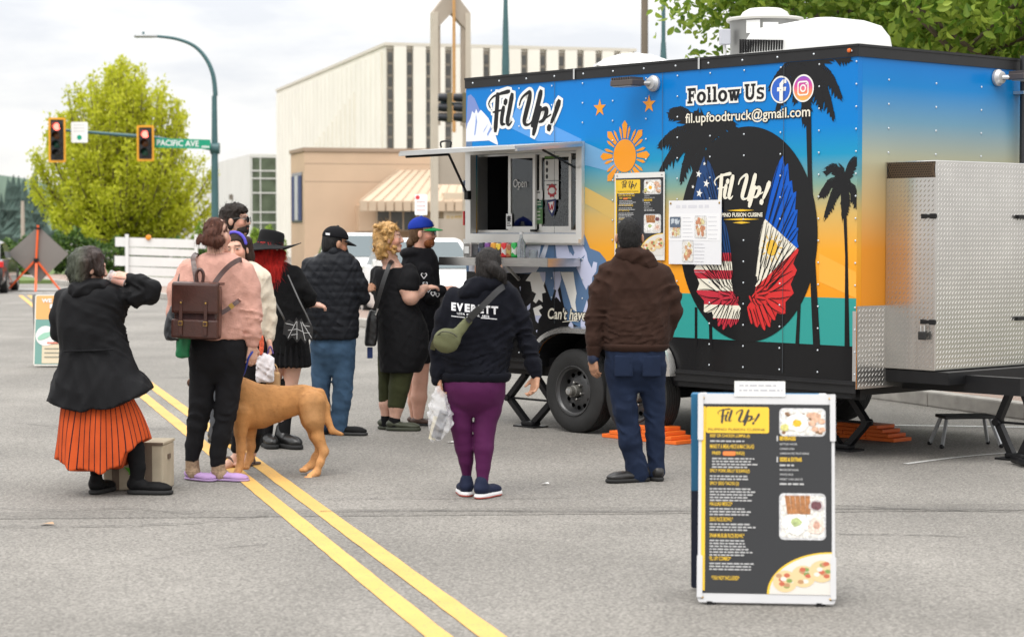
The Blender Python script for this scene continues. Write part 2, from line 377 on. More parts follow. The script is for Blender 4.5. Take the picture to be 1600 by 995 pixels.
# parking-lane markings, kerb and brick pavement behind the trailer
strip('parking_lane_line', G(1290, 663), G(1640, 668), .085, M_WHT)
strip('parking_lane_line', G(1415, 725), G(1660, 703), .045, M_WHT, curve=lambda t: .10 * math.sin(t * 3.1))
KA, KB = G(1393, 627), G(1600, 656); KD = (KA - KB) / np.linalg.norm(KA - KB); KN = np.array([-KD[1], KD[0], 0]) * -1
def KF(u, w, z): return KB + KD * u + KN * w + np.array([0, 0, z])
M_KERB = mat('kerb_concrete', (.36, .34, .31), .85, noise=.2, nscale=6, bump=.3)
b = MB()
for i in range(-6, 40): b.box(KF, i * 1.5 + .006, i * 1.5 + 1.494, 0, .16, 0, .14, bev=.015)
b.build('kerb', M_KERB, kind='structure')
mw = mat('brick_pavement', (.3, .2, .16), .9, noise=.25, nscale=1.4, bump=.4, bscale=25)
t = mw.node_tree; bt = t.nodes.new('ShaderNodeTexBrick'); bt.inputs['Scale'].default_value = 4.5; bt.inputs['Color1'].default_value = (.32, .2, .15, 1); bt.inputs['Color2'].default_value = (.25, .17, .14, 1); bt.inputs['Mortar'].default_value = (.3, .28, .25, 1); bt.inputs['Mortar Size'].default_value = .03
cc = t.nodes.new('ShaderNodeTexCoord'); t.links.new(cc.outputs['Object'], bt.inputs['Vector']); t.links.new(bt.outputs['Color'], t.nodes['Principled BSDF'].inputs['Base Color'])
MB().box(KF, -9, 60, .162, 3.4, 0, .138).build('pavement', mw, kind='structure')
M_SOIL = mat('planting_soil', (.09, .10, .05), .95, noise=.5, nscale=5, bump=.6, bscale=14)
MB().box(KF, -9, 60, 3.402, 30, 0, .15).build('verge', M_SOIL, kind='structure')
# far side of the junction
M_CONC = mat('pale_concrete', (.36, .355, .34), .85, noise=.1, nscale=.4)
a, b_ = P(-300, 455, 58), P(420, 455, 58)
strip('crosswalk_line', G(-100, 457), G(160, 458), .5, M_WHT, jit=.02)
strip('far_kerb_strip', G(-300, 452), G(520, 452), 1.2, M_CONC, z=.003)
MB().add([(-60, 66, .11), (-7, 66, .11), (-24, 120, .11), (-90, 120, .11)], [(0, 1, 2, 3)]).add([(-60, 66, 0), (-7, 66, 0), (-7, 66, .11), (-60, 66, .11)], [(0, 1, 2, 3)]).build('far_verge', mat('far_grass', (.11, .16, .045), .95, noise=.4, nscale=.8), kind='structure')

# ------------------------------------------------------------------ foliage
def leafmat(name, c0, c1, tr=.35):
    m = bpy.data.materials.new(name); m.use_nodes = True; t = m.node_tree; L = t.links.new; t.nodes.remove(t.nodes['Principled BSDF']); o = t.nodes['Material Output']
    g = t.nodes.new('ShaderNodeNewGeometry'); r = t.nodes.new('ShaderNodeValToRGB'); L(g.outputs['Random Per Island'], r.inputs[0])
    r.color_ramp.elements[0].color = (*c0, 1); r.color_ramp.elements[1].color = (*c1, 1)
    d = t.nodes.new('ShaderNodeBsdfPrincipled'); d.inputs['Roughness'].default_value = .5; d.inputs['Specular IOR Level'].default_value = .35; tl = t.nodes.new('ShaderNodeBsdfTranslucent'); mx = t.nodes.new('ShaderNodeMixShader'); mx.inputs[0].default_value = tr
    L(r.outputs[0], d.inputs['Base Color']); L(r.outputs[0], tl.inputs[0]); L(d.outputs[0], mx.inputs[1]); L(tl.outputs[0], mx.inputs[2]); L(mx.outputs[0], o.inputs[0]); return m
LEAF_OVAL = [(0, -.5), (.24, -.28), (.3, 0), (.2, .3), (0, .62), (-.2, .3), (-.3, 0), (-.24, -.28)]
def leaves(pos, size, r_, droop=.3, shape=None, up=None):
    """pos: list of points; each leaf a small bent blade of its own"""
    p = np.array(pos); n = len(p); r = np.random.RandomState(r_); un = lambda q: q / (np.linalg.norm(q, axis=1)[:, None] + 1e-9)
    sz = size * r.uniform(.65, 1.3, (n, 1)); d = r.normal(size=(n, 3)); d[:, 2] -= droop
    if up is not None: d = d * .55 + np.array(up)
    d = un(d); x = un(np.cross(d, r.normal(size=(n, 3)))); nn = np.cross(d, x)
    sh = [(0, -.5), (.3, 0), (0, .6), (-.3, 0)] if shape is None else shape
    V = np.stack([p + x * sz * a + d * sz * c + nn * sz * (abs(a) * .45 - c * c * .22) for a, c in sh], 1).reshape(-1, 3)
    fl = [(0, 1, 2), (0, 2, 3)] if shape is None else [(0, 1, 2, 3), (0, 3, 4), (0, 4, 5), (0, 5, 6, 7)]
    return V, fl, len(sh)
def foliage(name, pos, size, seed, m, parent, **kw):
    V, fl, k = leaves(pos, size, seed, **kw); V = V - WLOC[parent.name]; n = len(V) // k
    lt = np.array([len(f) for f in fl] * n, np.int32); li = (np.array([i for f in fl for i in f])[None, :] + k * np.arange(n)[:, None]).ravel().astype(np.int32)
    me = bpy.data.meshes.new(name); me.vertices.add(len(V)); me.vertices.foreach_set('co', V.ravel().astype(np.float32)); me.loops.add(len(li)); me.loops.foreach_set('vertex_index', li)
    me.polygons.add(len(lt)); me.polygons.foreach_set('loop_start', np.concatenate([[0], np.cumsum(lt)[:-1]]).astype(np.int32)); me.update(calc_edges=True); me.validate(); me.materials.append(m)
    return link(name, me, parent)
M_BARK = mat('bark', (.13, .10, .075), .9, noise=.4, nscale=8, bump=.8, bscale=18)
def broad_tree(name, base, trunk_h, cz, rad, n_clump, n_leaf, size, lm, label, seed, group, shape=None, clr=.8):
    r = np.random.RandomState(seed); root = empty(name, base, label, 'tree', group); base = np.array(base, float)
    tb = MB(); tb.tube([base, base + (.05, 0, trunk_h * .5), base + (-.06, .05, trunk_h), base + (0, 0, cz)], [.2, .16, .13, .06], 9)
    pts = []
    for i in range(n_clump):
        v = r.normal(size=3); v /= np.linalg.norm(v); v *= r.uniform(.35, 1.0) ** .55
        c = base + np.array([v[0] * rad[0], v[1] * rad[1], cz + v[2] * rad[2]])
        if i % 4 == 0:
            s = base + (0, 0, trunk_h * .8 + r.uniform(0, cz - trunk_h * .8)); mid = (s + c) / 2 + r.normal(size=3) * .15; tb.tube([s, mid, c], [.06, .035, .012], 5)
        cs = clr * r.uniform(.5, 1.1)
        for k in range(n_leaf // n_clump):
            q = r.normal(size=3); pts.append(c + q / np.linalg.norm(q) * cs * r.uniform(.2, 1) ** .6 * np.array([1, 1, .7]))
    tb.build('trunk', M_BARK, root, smooth=60)
    foliage('crown', pts, size, seed, lm, root, shape=shape)
    return root
# street trees on the pavement behind the trailer
LM_R = leafmat('maple_leaf', (.09, .20, .015), (.40, .52, .08), .45)
for k, (u, w, rad, s, lab, cz) in enumerate(((6.6, 2.9, (2.75, 2.6, 2.4), 11, 'leafy green street tree above the white roof air conditioner', 5.0), (3.6, 3.3, (3.0, 2.8, 2.5), 12, 'dense green street tree at the right edge behind the flood light', 5.0),
                                             (12.5, 8.5, (3.6, 3.0, 2.9), 13, 'green tree standing deeper behind the two street trees', 5.2))):
    broad_tree('street_tree', KF(u, w, .14), 2.6, cz, rad, 190, 23000, .112, LM_R, lab, s, 'street trees behind the trailer', LEAF_OVAL, .75)

# the tall bright green tree at the junction: steep limbs fanning from a short trunk
def fan_tree():
    r = np.random.RandomState(5); D = 92.; base = P(192, 420, D); base[2] = .1
    root = empty('junction_tree', base, 'tall bright yellow-green tree behind the traffic signals', 'tree')
    tb = MB(); tb.tube([base, base + (0, 0, 1.3)], [.32, .26], 9); pts = []
    for i in range(270):
        a = r.uniform(0, 2 * math.pi); lean = r.uniform(.0, 1) ** .7
        top = 8.7 - 4.7 * lean ** 2.2 + r.uniform(-1.1, .6); rr = 4.0 * lean
        if r.rand() < .35: top *= r.uniform(.35, .85)
        e = base + np.array([math.cos(a) * rr, math.sin(a) * rr, top]); s = base + (0, 0, r.uniform(.7, 1.6))
        m_ = s + (e - s) * .5 + np.array([math.cos(a), math.sin(a), -.35]) * .75 * lean
        q = spline([s, m_, e], 9); tb.tube(q[::3], np.linspace(.07, .012, len(q[::3])), 4)
        for j in range(3, len(q)):
            t_ = j / (len(q) - 1)
            for k in range(int(10 + 9 * t_)): pts.append(q[j] + r.normal(size=3) * (.30 - .16 * t_))
    tb.build('trunk', M_BARK, root, smooth=60)
    foliage('crown', pts, .165, 3, leafmat('spring_leaf', (.42, .46, .012), (.70, .70, .07), .5), root, droop=-.2, up=(0, 0, .5))
fan_tree()
# shrubs along the far verge
LM_S = leafmat('shrub_leaf', (.02, .06, .015), (.13, .22, .04), .25)
def shrub(base, rx, h, n, label, seed, lm=LM_S):
    r = np.random.RandomState(seed); root = empty('shrub', base, label, 'shrub', 'shrubs beyond the junction'); base = np.array(base, float); pts = []
    tb = MB()
    for k in range(5): tb.tube([base, base + np.array([r.uniform(-rx, rx) * .6, r.uniform(-.3, .3), h * .7])], [.04, .015], 5)
    tb.build('stem', M_BARK, root)
    for k in range(n):
        v = r.normal(size=3); v /= np.linalg.norm(v); v *= r.uniform(.3, 1) ** .4; pts.append(base + np.array([v[0] * rx, v[1] * rx * .6, h * .5 + v[2] * h * .5 * (1 + .25 * math.sin(v[0] * 9))]))
    foliage('foliage', pts, .17, seed, lm, root)
for k, (px, D, rx, h, lab) in enumerate(((35, 74, 1.2, 1.35, 'round green shrub behind the orange tripod legs'), (112, 75, 1.0, 1.6, 'dark shrub right of the grey diamond sign'), (175, 78, 1.3, 1.3, 'green shrub left of the white board barrier'), (262, 80, 1.7, 1.3, 'green shrub behind the white board barrier'),
                                         (335, 82, 1.1, 1.9, 'bright shrub at the foot of the signal pole'), (415, 84, .9, 1.7, 'bright green shrub behind the black wide brimmed hat'))):
    shrub(P(px, 430, D) * (1, 1, 0) + (0, 0, .1), rx, h, 1500, lab, 40 + k, LM_S if k < 4 else leafmat('bright_shrub_leaf', (.08, .16, .02), (.3, .42, .05)) if k == 4 else bpy.data.materials['bright_shrub_leaf'])
# distant wooded hill and conifers at the far left
def wood():
    r = np.random.RandomState(9); b = MB()
    for k in range(120):
        D = r.uniform(190, 300); px = r.uniform(-260, 330); hgt = r.uniform(5, 9.5) * (D / 240); c = P(px, 400, D); x, y = c[0], c[1]
        if px > 110: hgt *= .72
        n = 7; rings = []
        for j in range(7):
            t_ = j / 6; rr = hgt * .2 * (1 - t_) * (1 if j % 2 else .7) + .05
            rings.append([(x + rr * math.cos(2 * math.pi * q / n + j) * r.uniform(.7, 1.2), y + rr * math.sin(2 * math.pi * q / n + j), hgt * (.06 + .94 * t_)) for q in range(n)])
        b.loft(rings)
    b.build('distant_wood', mat('hazed_conifers', (.055, .09, .075), .95, noise=.5, nscale=.5), label='dark conifer wood on the skyline at far left', cat='wood', kind='stuff')  # bluish haze of distance mixed into the conifer colour
    V = []; F = []
    for i in range(41):
        x = -260 + i * 10; V += [(x, 420, -2), (x, 430, 9 + 3.5 * math.sin(i * .5) + 2 * math.sin(i * 1.3 + 1))]
    for i in range(40): F.append((2 * i, 2 * i + 2, 2 * i + 3, 2 * i + 1))
    k = len(V)
    for i in range(41): V.append((-260 + i * 10, 520, -2))
    for i in range(40): F.append((2 * i + 1, 2 * i + 3, k + i + 1, k + i))
    MB().add(V, F).build('hill', mat('hazed_hill_green', (.12, .17, .13), .95, noise=.35, nscale=.12), kind='structure')  # hill colour carries the distance haze too
wood()

# ------------------------------------------------------------------ buildings across the junction
M_CREAM = mat('cream_panel', (.76, .72, .63), .75, noise=.06, nscale=.5); M_CREAM2 = mat('cream_fin', (.80, .765, .68), .75, noise=.05, nscale=.4)
M_STRIP = mat('dark_window_strip', (.19, .165, .13), .45, noise=.35, nscale=2.2); M_GLASS = mat('far_glass', (.075, .075, .07), .15, noise=.3, nscale=1.5)
M_TAN = mat('tan_stucco', (.60, .43, .30), .9, noise=.07, nscale=.6); M_TANL = mat('tan_trim', (.60, .46, .33), .85); M_TAND = mat('brown_coping', (.36, .26, .19), .8)
def corner_frame(px, D):
    o = P(px, 400, D); o[2] = 0
    return (lambda u, w, z: o + EP * u + ER * w + np.array([0, 0, z])), o
# tall cream block
F1, o1 = corner_frame(604, 110.)
bl = empty('office_block', o1, 'tall cream block with dark vertical window strips behind the queue', 'building')
MB().box(F1, 0, 13.9, .12, 37, 0, 11.55).build('wall', M_CREAM, bl)
MB().box(F1, -.08, 14.0, -.05, 37.1, 11.552, 11.72).build('roof', mat('cream_coping', (.62, .58, .5), .8), bl)
for i in range(13):
    u = .06 + 1.055 * i
    w_ = MB().box(F1, u, u + .34, .06, .118, 5.4, 11.4).build('window', M_STRIP, bl)
    b = MB()
    for j in range(9): b.box(F1, u + .05, u + .29, .045, .058, 5.5 + j * .65, 6.0 + j * .65)
    b.build('pane', M_GLASS, w_)
    MB().box(F1, u + .36, u + 1.04, -.04, .118, 0, 11.55).build('fin', M_CREAM2, bl)
for i in range(26): MB().box(F1, -.10, -.002, 1.0 + i * 1.38, 2.2 + i * 1.38, 0, 11.3 if (i < 3 or i > 21) else 11.3).build('wall_panel', M_CREAM2, bl)
for i in range(13): MB().box(F1, -.16, -.102, 8.2 + i * 1.38, 8.36 + i * 1.38, 0, 6.6 + .28 * (12 - i) * .9).build('rib', M_CREAM, bl)
# tan church hall in front of it
F2, o2 = corner_frame(476, 92.)
ch = empty('church_hall', o2, 'low tan church hall with seamed awning and gold lettering', 'building')
MB().box(F2, 0, 7.6, 0, 3.7, 0, 5.25, bev=.03).build('wall', M_TAN, ch)
MB().box(F2, -.06, 7.64, -.06, 3.76, 5.252, 5.42).build('roof', M_TAND, ch)
for z in (3.9, 4.7): MB().box(F2, .02, 7.58, -.006, -.001, z, z + .025).build('joint', M_TAND, ch)
wd_ = MB().box(F2, -.03, -.003, .5, 3.3, 2.1, 4.35).build('window', M_GLASS, ch)
for i, c_ in enumerate(((.03, .05, .16), (.55, .56, .58), (.03, .05, .16))): MB().box(F2, -.06, -.032, [.6, 1.55, 2.5][i], [1.4, 2.35, 3.2][i], 2.2, 4.2).build('banner', mat('banner_%d' % i, c_, .7), ch)
MB().box(F2, 2.3, 11.3, -.9, -.002, 1.7, 2.85).build('porch_wall', M_TAN, ch)
MB().box(F2, 5.9, 12.5, -2.0, -.902, 0, 3.4).build('sign_wall', mat('sign_wall_cream', (.60, .50, .38), .85, noise=.05, nscale=1), ch)
w2 = MB().box(F2, 3.05, 4.9, -.95, -.902, 1.75, 2.65).build('window', M_GLASS, ch)
for i in range(4): MB().box(F2, 3.05 + i * .6, 3.11 + i * .6, -.97, -.952, 1.75, 2.65).build('mullion', M_TANL, w2)
# awning: sloped seamed roof with a scalloped fascia
aw = MB(); aw.add([F2(2.1, -1.9, 3.0), F2(9.5, -2.3, 3.0), F2(9.5, -.2, 4.55), F2(4.3, -.0, 4.45), F2(2.1, -1.9, 2.9), F2(9.5, -2.3, 2.9)], [(0, 1, 2, 3), (4, 5, 1, 0)])
awo = aw.build('awning', mat('awning_metal', (.56, .43, .31), .6, noise=.05, nscale=2), ch)
for i in range(17):
    t_ = i / 16; a_ = F2(2.15 + 7.3 * t_, -1.9 - .4 * t_ * 1.0, 3.02); c_ = F2(4.3 + 5.2 * t_, -.02 - .2 * t_, 4.46 + .1 * t_)
    MB().bar(a_ + (0, 0, .02), c_ + (0, 0, .02), .04, .05).build('seam', MATS['awning_metal'], awo)
for i in range(19): MB().box(F2, 2.12 + i * .385, 2.12 + i * .385 + .34, -2.0 - i * .02, -1.93 - i * .02, 2.58, 3.04, bev=.02).build('scallop', MATS['awning_metal'], awo)
SG = Sheet(F2(5.9, -2.006, 0), EP, (0, 0, 1), .004); M_GOLD = mat('gold_lettering', (.52, .36, .14), .5)
for j, w_ in enumerate(('FIRST', 'BAPTIST', 'CHURCH')):
    V, F = fit_text(w_, .12 if j else .12, (1.05, 1.22, 1.22)[j], 2.62 - j * .62, 3.02 - j * .62, .02); SG.mesh('letters', V, F, M_GOLD, 1, ch)
# white building with the stair window
F3, o3 = corner_frame(391, 150.)
wb = empty('white_building', o3, 'white building with tall gridded stair window beside the signal pole', 'building')
M_WB = mat('white_render', (.66, .65, .61), .8, noise=.05, nscale=.4)
MB().box(F3, 0, 9, 0, 22, 0, 7.35).build('wall', M_WB, wb); MB().box(F3, 0, 9, 22.002, 46, 0, 6.4).build('rear_wall', M_WB, wb)
wi = MB().box(F3, .08, 1.95, -.08, -.002, 1.0, 7.2).build('window', mat('stair_glass', (.10, .13, .085), .12, noise=.5, nscale=1.1), wb)
fr = mat('white_frame', (.7, .7, .68), .5)
for x in (.08, .72, 1.89): MB().box(F3, x, x + .07, -.12, -.082, 1.0, 7.2).build('frame', fr, wi)
for z in (1.2, 2.35, 3.1, 4.5, 5.55, 6.1, 7.1): MB().box(F3, .08, 1.96, -.15, -.122, z, z + .09).build('frame', fr, wi)
for i in range(3): MB().box(F3, -.05, -.002, 3 + i * 6, 5 + i * 6, 2.3, 3.1).build('window', M_GLASS, wb)
MB().box(F3, -.25, -.002, 9, 9.5, 4.2, 4.6).build('wall_lamp', M_STRIP, wb)
# concrete bell frame
F4, o4 = corner_frame(677, 84.)
tw = empty('bell_frame', o4, 'pale concrete bell tower frame with gabled top behind the trailer', 'tower')
M_TW = mat('tower_concrete', (.52, .46, .38), .85, noise=.08, nscale=1.2); M_TW2 = mat('tower_infill', (.40, .34, .28), .85, noise=.08, nscale=1.2)
HT = 10.55
for u in (0, 1.36): MB().box(F4, u, u + .22, 0, .5, 0, HT).build('column', M_TW, tw)
TF = lambda u, v, t_: F4(u, .1 + t_, v)
MB().prism([(.0, HT + .002), (.79, HT + 1.0), (1.58, HT + .002), (1.36, HT - .62), (.79, HT - .02), (.22, HT - .62)], TF, -.06, .36).build('gable', M_TW2, tw, fixn=True)
for u0_, u1_ in ((.222, .34), (1.24, 1.358)): MB().box(F4, u0_, u1_, .12, .40, 6.0, HT - .45).build('reveal', M_TW2, tw)
for z0, z1 in ((6.35, 7.3), (3.6, 5.05), (0, 2.2)): MB().box(F4, .222, 1.358, .1, .4, z0, z1).build('cross_wall', M_TW2, tw)
MB().cyl(F4(.84, -.15, 5.7), F4(.84, -.15, HT + 1.9), .075, .06, 10).build('wooden_mast', mat('orange_timber', (.52, .28, .10), .6, noise=.15, nscale=3), tw)

# ------------------------------------------------------------------ traffic signals, lamps and poles
M_TEAL = mat('teal_painted_steel', (.045, .115, .125), .45, noise=.12, nscale=2); M_SIGY = mat('signal_yellow', (.80, .36, .02), .5); M_SIGB = mat('signal_black', (.02, .02, .022), .5)
M_ORNG = mat('sign_orange', (.85, .12, .02), .5)
def lens(c, r, col, lit, parent):
    b = MB(); b.lathe(c, (0, -1, 0), [(0, r), (.03, r * .95), (.05, r * .6), (.058, .02)], 18)
    return b.build('lens', mat('lens_%s_%d' % (col, lit), {'r': (.7, .02, .02), 'a': (.16, .05, .01), 'g': (.01, .08, .05), 'k': (.03, .03, .03)}[col], .3, emit=(1, .16, .12) if lit else None, estr=4.0 if lit else 0), parent, smooth=40)
def visor(c, r, parent, back=False):
    b = MB(); n = 14; c = np.array(c, float)
    ring0 = []; 
    for t_ in (0, 1):
        for k in range(n):
            a = math.pi * (-.12 + 1.24 * k / (n - 1)); ring0.append(c + np.array([math.cos(a) * r, -.28 * t_, math.sin(a) * r]))
    F = [(k, k + 1, n + k + 1, n + k) for k in range(n - 1)]
    return b.add(ring0, F).build('visor', M_SIGB, parent, smooth=60)
def signal_head(c, cols, label, w=.36, frame=True):
    n = len(cols); c = np.array(c, float); h = .31 * n; root = empty('traffic_signal', c - (0, 0, h / 2), label, 'traffic light', 'signals over the junction')
    MB().box(WORLD, c[0] - .17, c[0] + .17, c[1], c[1] + .2, c[2] - h / 2, c[2] + h / 2, bev=.02).build('housing', M_SIGB, root)
    if frame:
        fr_ = plate(rrect(c[0] - .30, c[2] - h / 2 - .16, c[0] + .30, c[2] + h / 2 + .16, .05), [rrect(c[0] - .23, c[2] - h / 2 - .09, c[0] + .23, c[2] + h / 2 + .09, .03)], lambda u, v, t_: np.array([u, c[1] + .02 + t_, v]), 0, .02)
        fr_.build('reflective_border', M_SIGY, root)
        MB().box(WORLD, c[0] - .235, c[0] + .235, c[1] + .045, c[1] + .06, c[2] - h / 2 - .1, c[2] + h / 2 + .1).build('backplate', M_SIGB, root)
    for i, q in enumerate(cols):
        z = c[2] + h / 2 - .155 - i * .31; lens((c[0], c[1] - .002, z), .125, q, 1 if (q == 'r') else 0, root); visor((c[0], c[1], z), .14, root)
    return root
DS = 73.
sp_ = P(336, 330, DS); pz = lambda py: P(336, py, DS)[2]
root = empty('signal_pole', (sp_[0], DS, 0), 'teal signal pole with curved lamp arm and street name sign', 'signal pole')
x0 = sp_[0]
MB().tube([(x0, DS, 0), (x0, DS, 3), (x0, DS, pz(235)), (x0, DS, pz(150))], [.15, .13, .115, .09], 12).build('pole', M_TEAL, root, smooth=50)
MB().cyl((x0, DS, 0), (x0, DS, .5), .24, .2, 12).build('base', M_TEAL, root, smooth=50)
arm = [P(336.6, 150, DS), P(333, 118, DS), P(322, 92, DS), P(303, 72, DS), P(275, 61, DS), P(245, 57, DS)]
MB().tube(spline(arm, 5), list(np.linspace(.088, .05, 26)), 9).build('lamp_arm', M_TEAL, root, smooth=50)
l0, l1 = P(246, 57, DS), P(210, 58, DS)
lf = MB().loft([[(l0[0] - (l0[0] - l1[0]) * t_, DS + y_ * wd_2, l0[2] + z_) for y_, z_ in ((-1, 0), (-.7, .06), (.7, .06), (1, 0), (.7, -.05), (-.7, -.05))] for t_, wd_2 in ((0, .06), (.3, .16), (.9, .17), (1, .08))]).build('lamp_head', mat('lamp_grey', (.4, .41, .42), .5), root, smooth=40)
MB().cyl(P(224, 55, DS), P(224, 50, DS), .05, .04, 8).build('photocell', M_TEAL, lf)
MB().tube([P(334, 233, DS), P(240, 215, DS), P(90, 203, DS)], [.085, .07, .05], 10).build('mast_arm', M_TEAL, root, smooth=50)
MB().cyl(P(329, 232, DS), P(343, 232, DS), .2, .2, 12).build('arm_collar', M_TEAL, root, smooth=50)
s0 = P(241, 232, DS - .35); s1 = P(328, 219, DS - .35)
SS = Sheet(np.array([s0[0], DS - .3, s0[2]]), (math.cos(R(1.6)), 0, -math.sin(R(1.6))), (math.sin(R(1.6)), 0, math.cos(R(1.6))), .006)
sgn = empty('street_name_sign', SS.at(1, 0), 'green street name sign reading Pacific Ave on the mast arm', 'street sign')
MB().prism(rrect(0, .03, s1[0] - s0[0], .36, .03), lambda u, v, t_: SS.at(u, v) - SS.n * t_, .0, .03).build('plate', mat('sign_green', (0, .30, .17), .45), sgn)
V, F = fit_text('PACIFIC AVE', .08, 1.55, .10, .31, .015); SS.mesh('letters', V, F, mat('sign_white', (.85, .85, .85), .5), 1, sgn)
SS.decal('block_number', [rect(1.66 + .07 * k, .07, 1.71 + .07 * k, .14) for k in range(4)], MATS['sign_white'], 1, sgn, kind='stuff')
MB().bar(SS.at(.5, .2) - SS.n * .03, SS.at(.5, .2) - SS.n * .35, .05, .05).bar(SS.at(1.5, .2) - SS.n * .03, SS.at(1.5, .2) - SS.n * .35, .05, .05).build('bracket', M_TEAL, sgn)
signal_head(P(89, 219, DS - .6), ['r', 'a', 'g', 'k'], 'four lamp red traffic signal at the end of the mast arm')
signal_head(P(227, 224, DS - .6), ['r', 'a', 'g'], 'three lamp red traffic signal beside the street name sign')
a = P(124, 207, DS - .35); tsn = empty('turn_sign', a - (0, 0, .4), 'white turn sign with green circle between the two red signals', 'sign')
TS = Sheet(a - (.29, 0, .36), (1, 0, 0), (0, 0, 1), .006)
MB().prism(rrect(0, 0, .58, .72, .04), lambda u, v, t_: TS.at(u, v) - TS.n * t_, 0, .02).build('plate', MATS['sign_white'], tsn); MB().bar(TS.at(.29, .35) - TS.n * .02, TS.at(.29, .35) - TS.n * .36, .05, .05).build('bracket', M_TEAL, tsn)
TS.decal('green_circle', [ellipse(.29, .18, .085, .085)], mat('arrow_green', (0, .34, .2), .5), 1, tsn)
for j in range(3): TS.decal('faint_print', [rect(.10 + .08 * k, .60 - j * .11, .15 + .08 * k, .645 - j * .11) for k in range(5)], mat('sign_grey_print', (.62, .62, .62), .6), 1, tsn, kind='stuff')
# second signal pole rising behind the trailer, with its two heads seen from behind
D2 = 70.; x2 = P(790, 100, D2)[0]
root = empty('signal_pole', (x2, D2, 0), 'tall teal pole rising behind the trailer roof', 'signal pole')
MB().tube([(x2, D2, 0), (x2, D2, P(790, 100, D2)[2]), (x2, D2, 10.2)], [.19, .13, .05], 12).build('pole', M_TEAL, root, smooth=50)
MB().tube([P(790, 168, D2), P(660 + 28, 161, D2)], [.07, .05], 8).build('mast_arm', M_TEAL, root, smooth=50)
for px, lab in ((697, 'black traffic signal hanging before the bell tower, left of the pair'), (721, 'black traffic signal half hidden by the trailer corner')):
    c = P(px, 168, D2 - .25); h = .93; sg = empty('traffic_signal', c - (0, 0, h / 2), lab, 'traffic light', 'signals over the junction')
    MB().box(WORLD, c[0] + .03, c[0] + .2, c[1], c[1] + .3, c[2] - .5, c[2] + .5, bev=.02).build('housing', mat('signal_olive', (.12, .10, .05), .6), sg)
    for i in range(3):
        z = c[2] + .33 - i * .33; MB().tube([(c[0] + .03, c[1] + .15, z), (c[0] - .1, c[1] + .1, z), (c[0] - .27, c[1] + .08, z + .01)], [.15, .145, .125], 14).build('visor', mat('visor_black', (.012, .014, .02), .45), sg, smooth=50)
for px, D, r_, lab, m_, nm in ((1007, 58, .105, 'weathered wooden utility pole rising behind the trailer', mat('pole_wood', (.16, .13, .10), .9, noise=.3, nscale=3, stretch=(1, 1, .1)), 'utility_pole'), (1036.5, 50, .05, 'slim dark lamp pole just right of the utility pole', M_TEAL, 'lamp_post'), (33, 150, .12, 'pale wooden utility pole before the distant wood', mat('pole_pale', (.4, .34, .28), .9), 'utility_pole')):
    c = P(px, 90, D); ht = 12 if px > 100 else P(33, 314, D)[2]
    o = empty(nm, (c[0], D, 0), lab, 'pole'); MB().tube([(c[0], D, 0), (c[0], D, 3), (c[0], D, ht)], [r_ * 1.3, r_ * 1.1, r_ * .85], 10).build('shaft', m_, o, smooth=50)
    if px == 1036.5: MB().tube([(c[0], D, 4.0), (c[0], D, 6.2)], [.19, .06], 10).build('flared_base', M_TEAL, o, smooth=50)
    if px == 1007:
        for z in (ht - .5, ht - 1.3): MB().bar((c[0] - 1.1, D, z), (c[0] + 1.1, D, z), .09, .11).build('crossarm', m_, o)
c = P(658, 320, 40); o = empty('parking_sign', (c[0], 40, 0), 'white parking sign with red emblem before the church hall', 'sign')
MB().cyl((c[0], 40, 0), (c[0], 40, c[2] - .15), .03, .03, 8).build('post', mat('galvanised', (.4, .41, .42), .45, metal=.6), o)
PS = Sheet((c[0] - .12, 39.95, c[2] - .2), (1, 0, 0), (0, 0, 1), .004)
MB().prism(rrect(0, 0, .24, .40, .02), lambda u, v, t_: PS.at(u, v) - PS.n * t_, 0, .012).build('plate', MATS['sign_white'], o)
PS.decal('red_emblem', [ellipse(.055, .34, .04, .04)], mat('sign_red', (.6, .03, .04), .5), 1, o)
for j in range(3): PS.decal('faint_print', [rect(.04 + .034 * k, .24 - j * .08, .064 + .034 * k, .27 - j * .08) for k in range(5)], mat('sign_pink_print', (.62, .4, .4), .5), 1, o, kind='stuff')

for px, py, sz, lab in ((705, 692, .035, 'white paper scrap on the road before the rear tyre'), (852, 757, .028, 'small white scrap on the road between the two hoodies'), (74, 820, .04, 'tan fallen leaf on the road at lower left')):
    c = G(px, py); M_L = mat('scrap_tan' if px < 100 else 'scrap_white', (.42, .27, .16) if px < 100 else (.7, .7, .68), .8)
    MB().add([c + (-sz, -sz * .4, .006), c + (-sz * .2, -sz * .8, .014), c + (sz, -sz * .2, .007), c + (sz * .6, sz * .7, .016), c + (-sz * .5, sz * .6, .008)], [(0, 1, 2, 3, 4)]).build('paper_scrap' if px > 100 else 'fallen_leaf', M_L, label=lab, cat='litter')
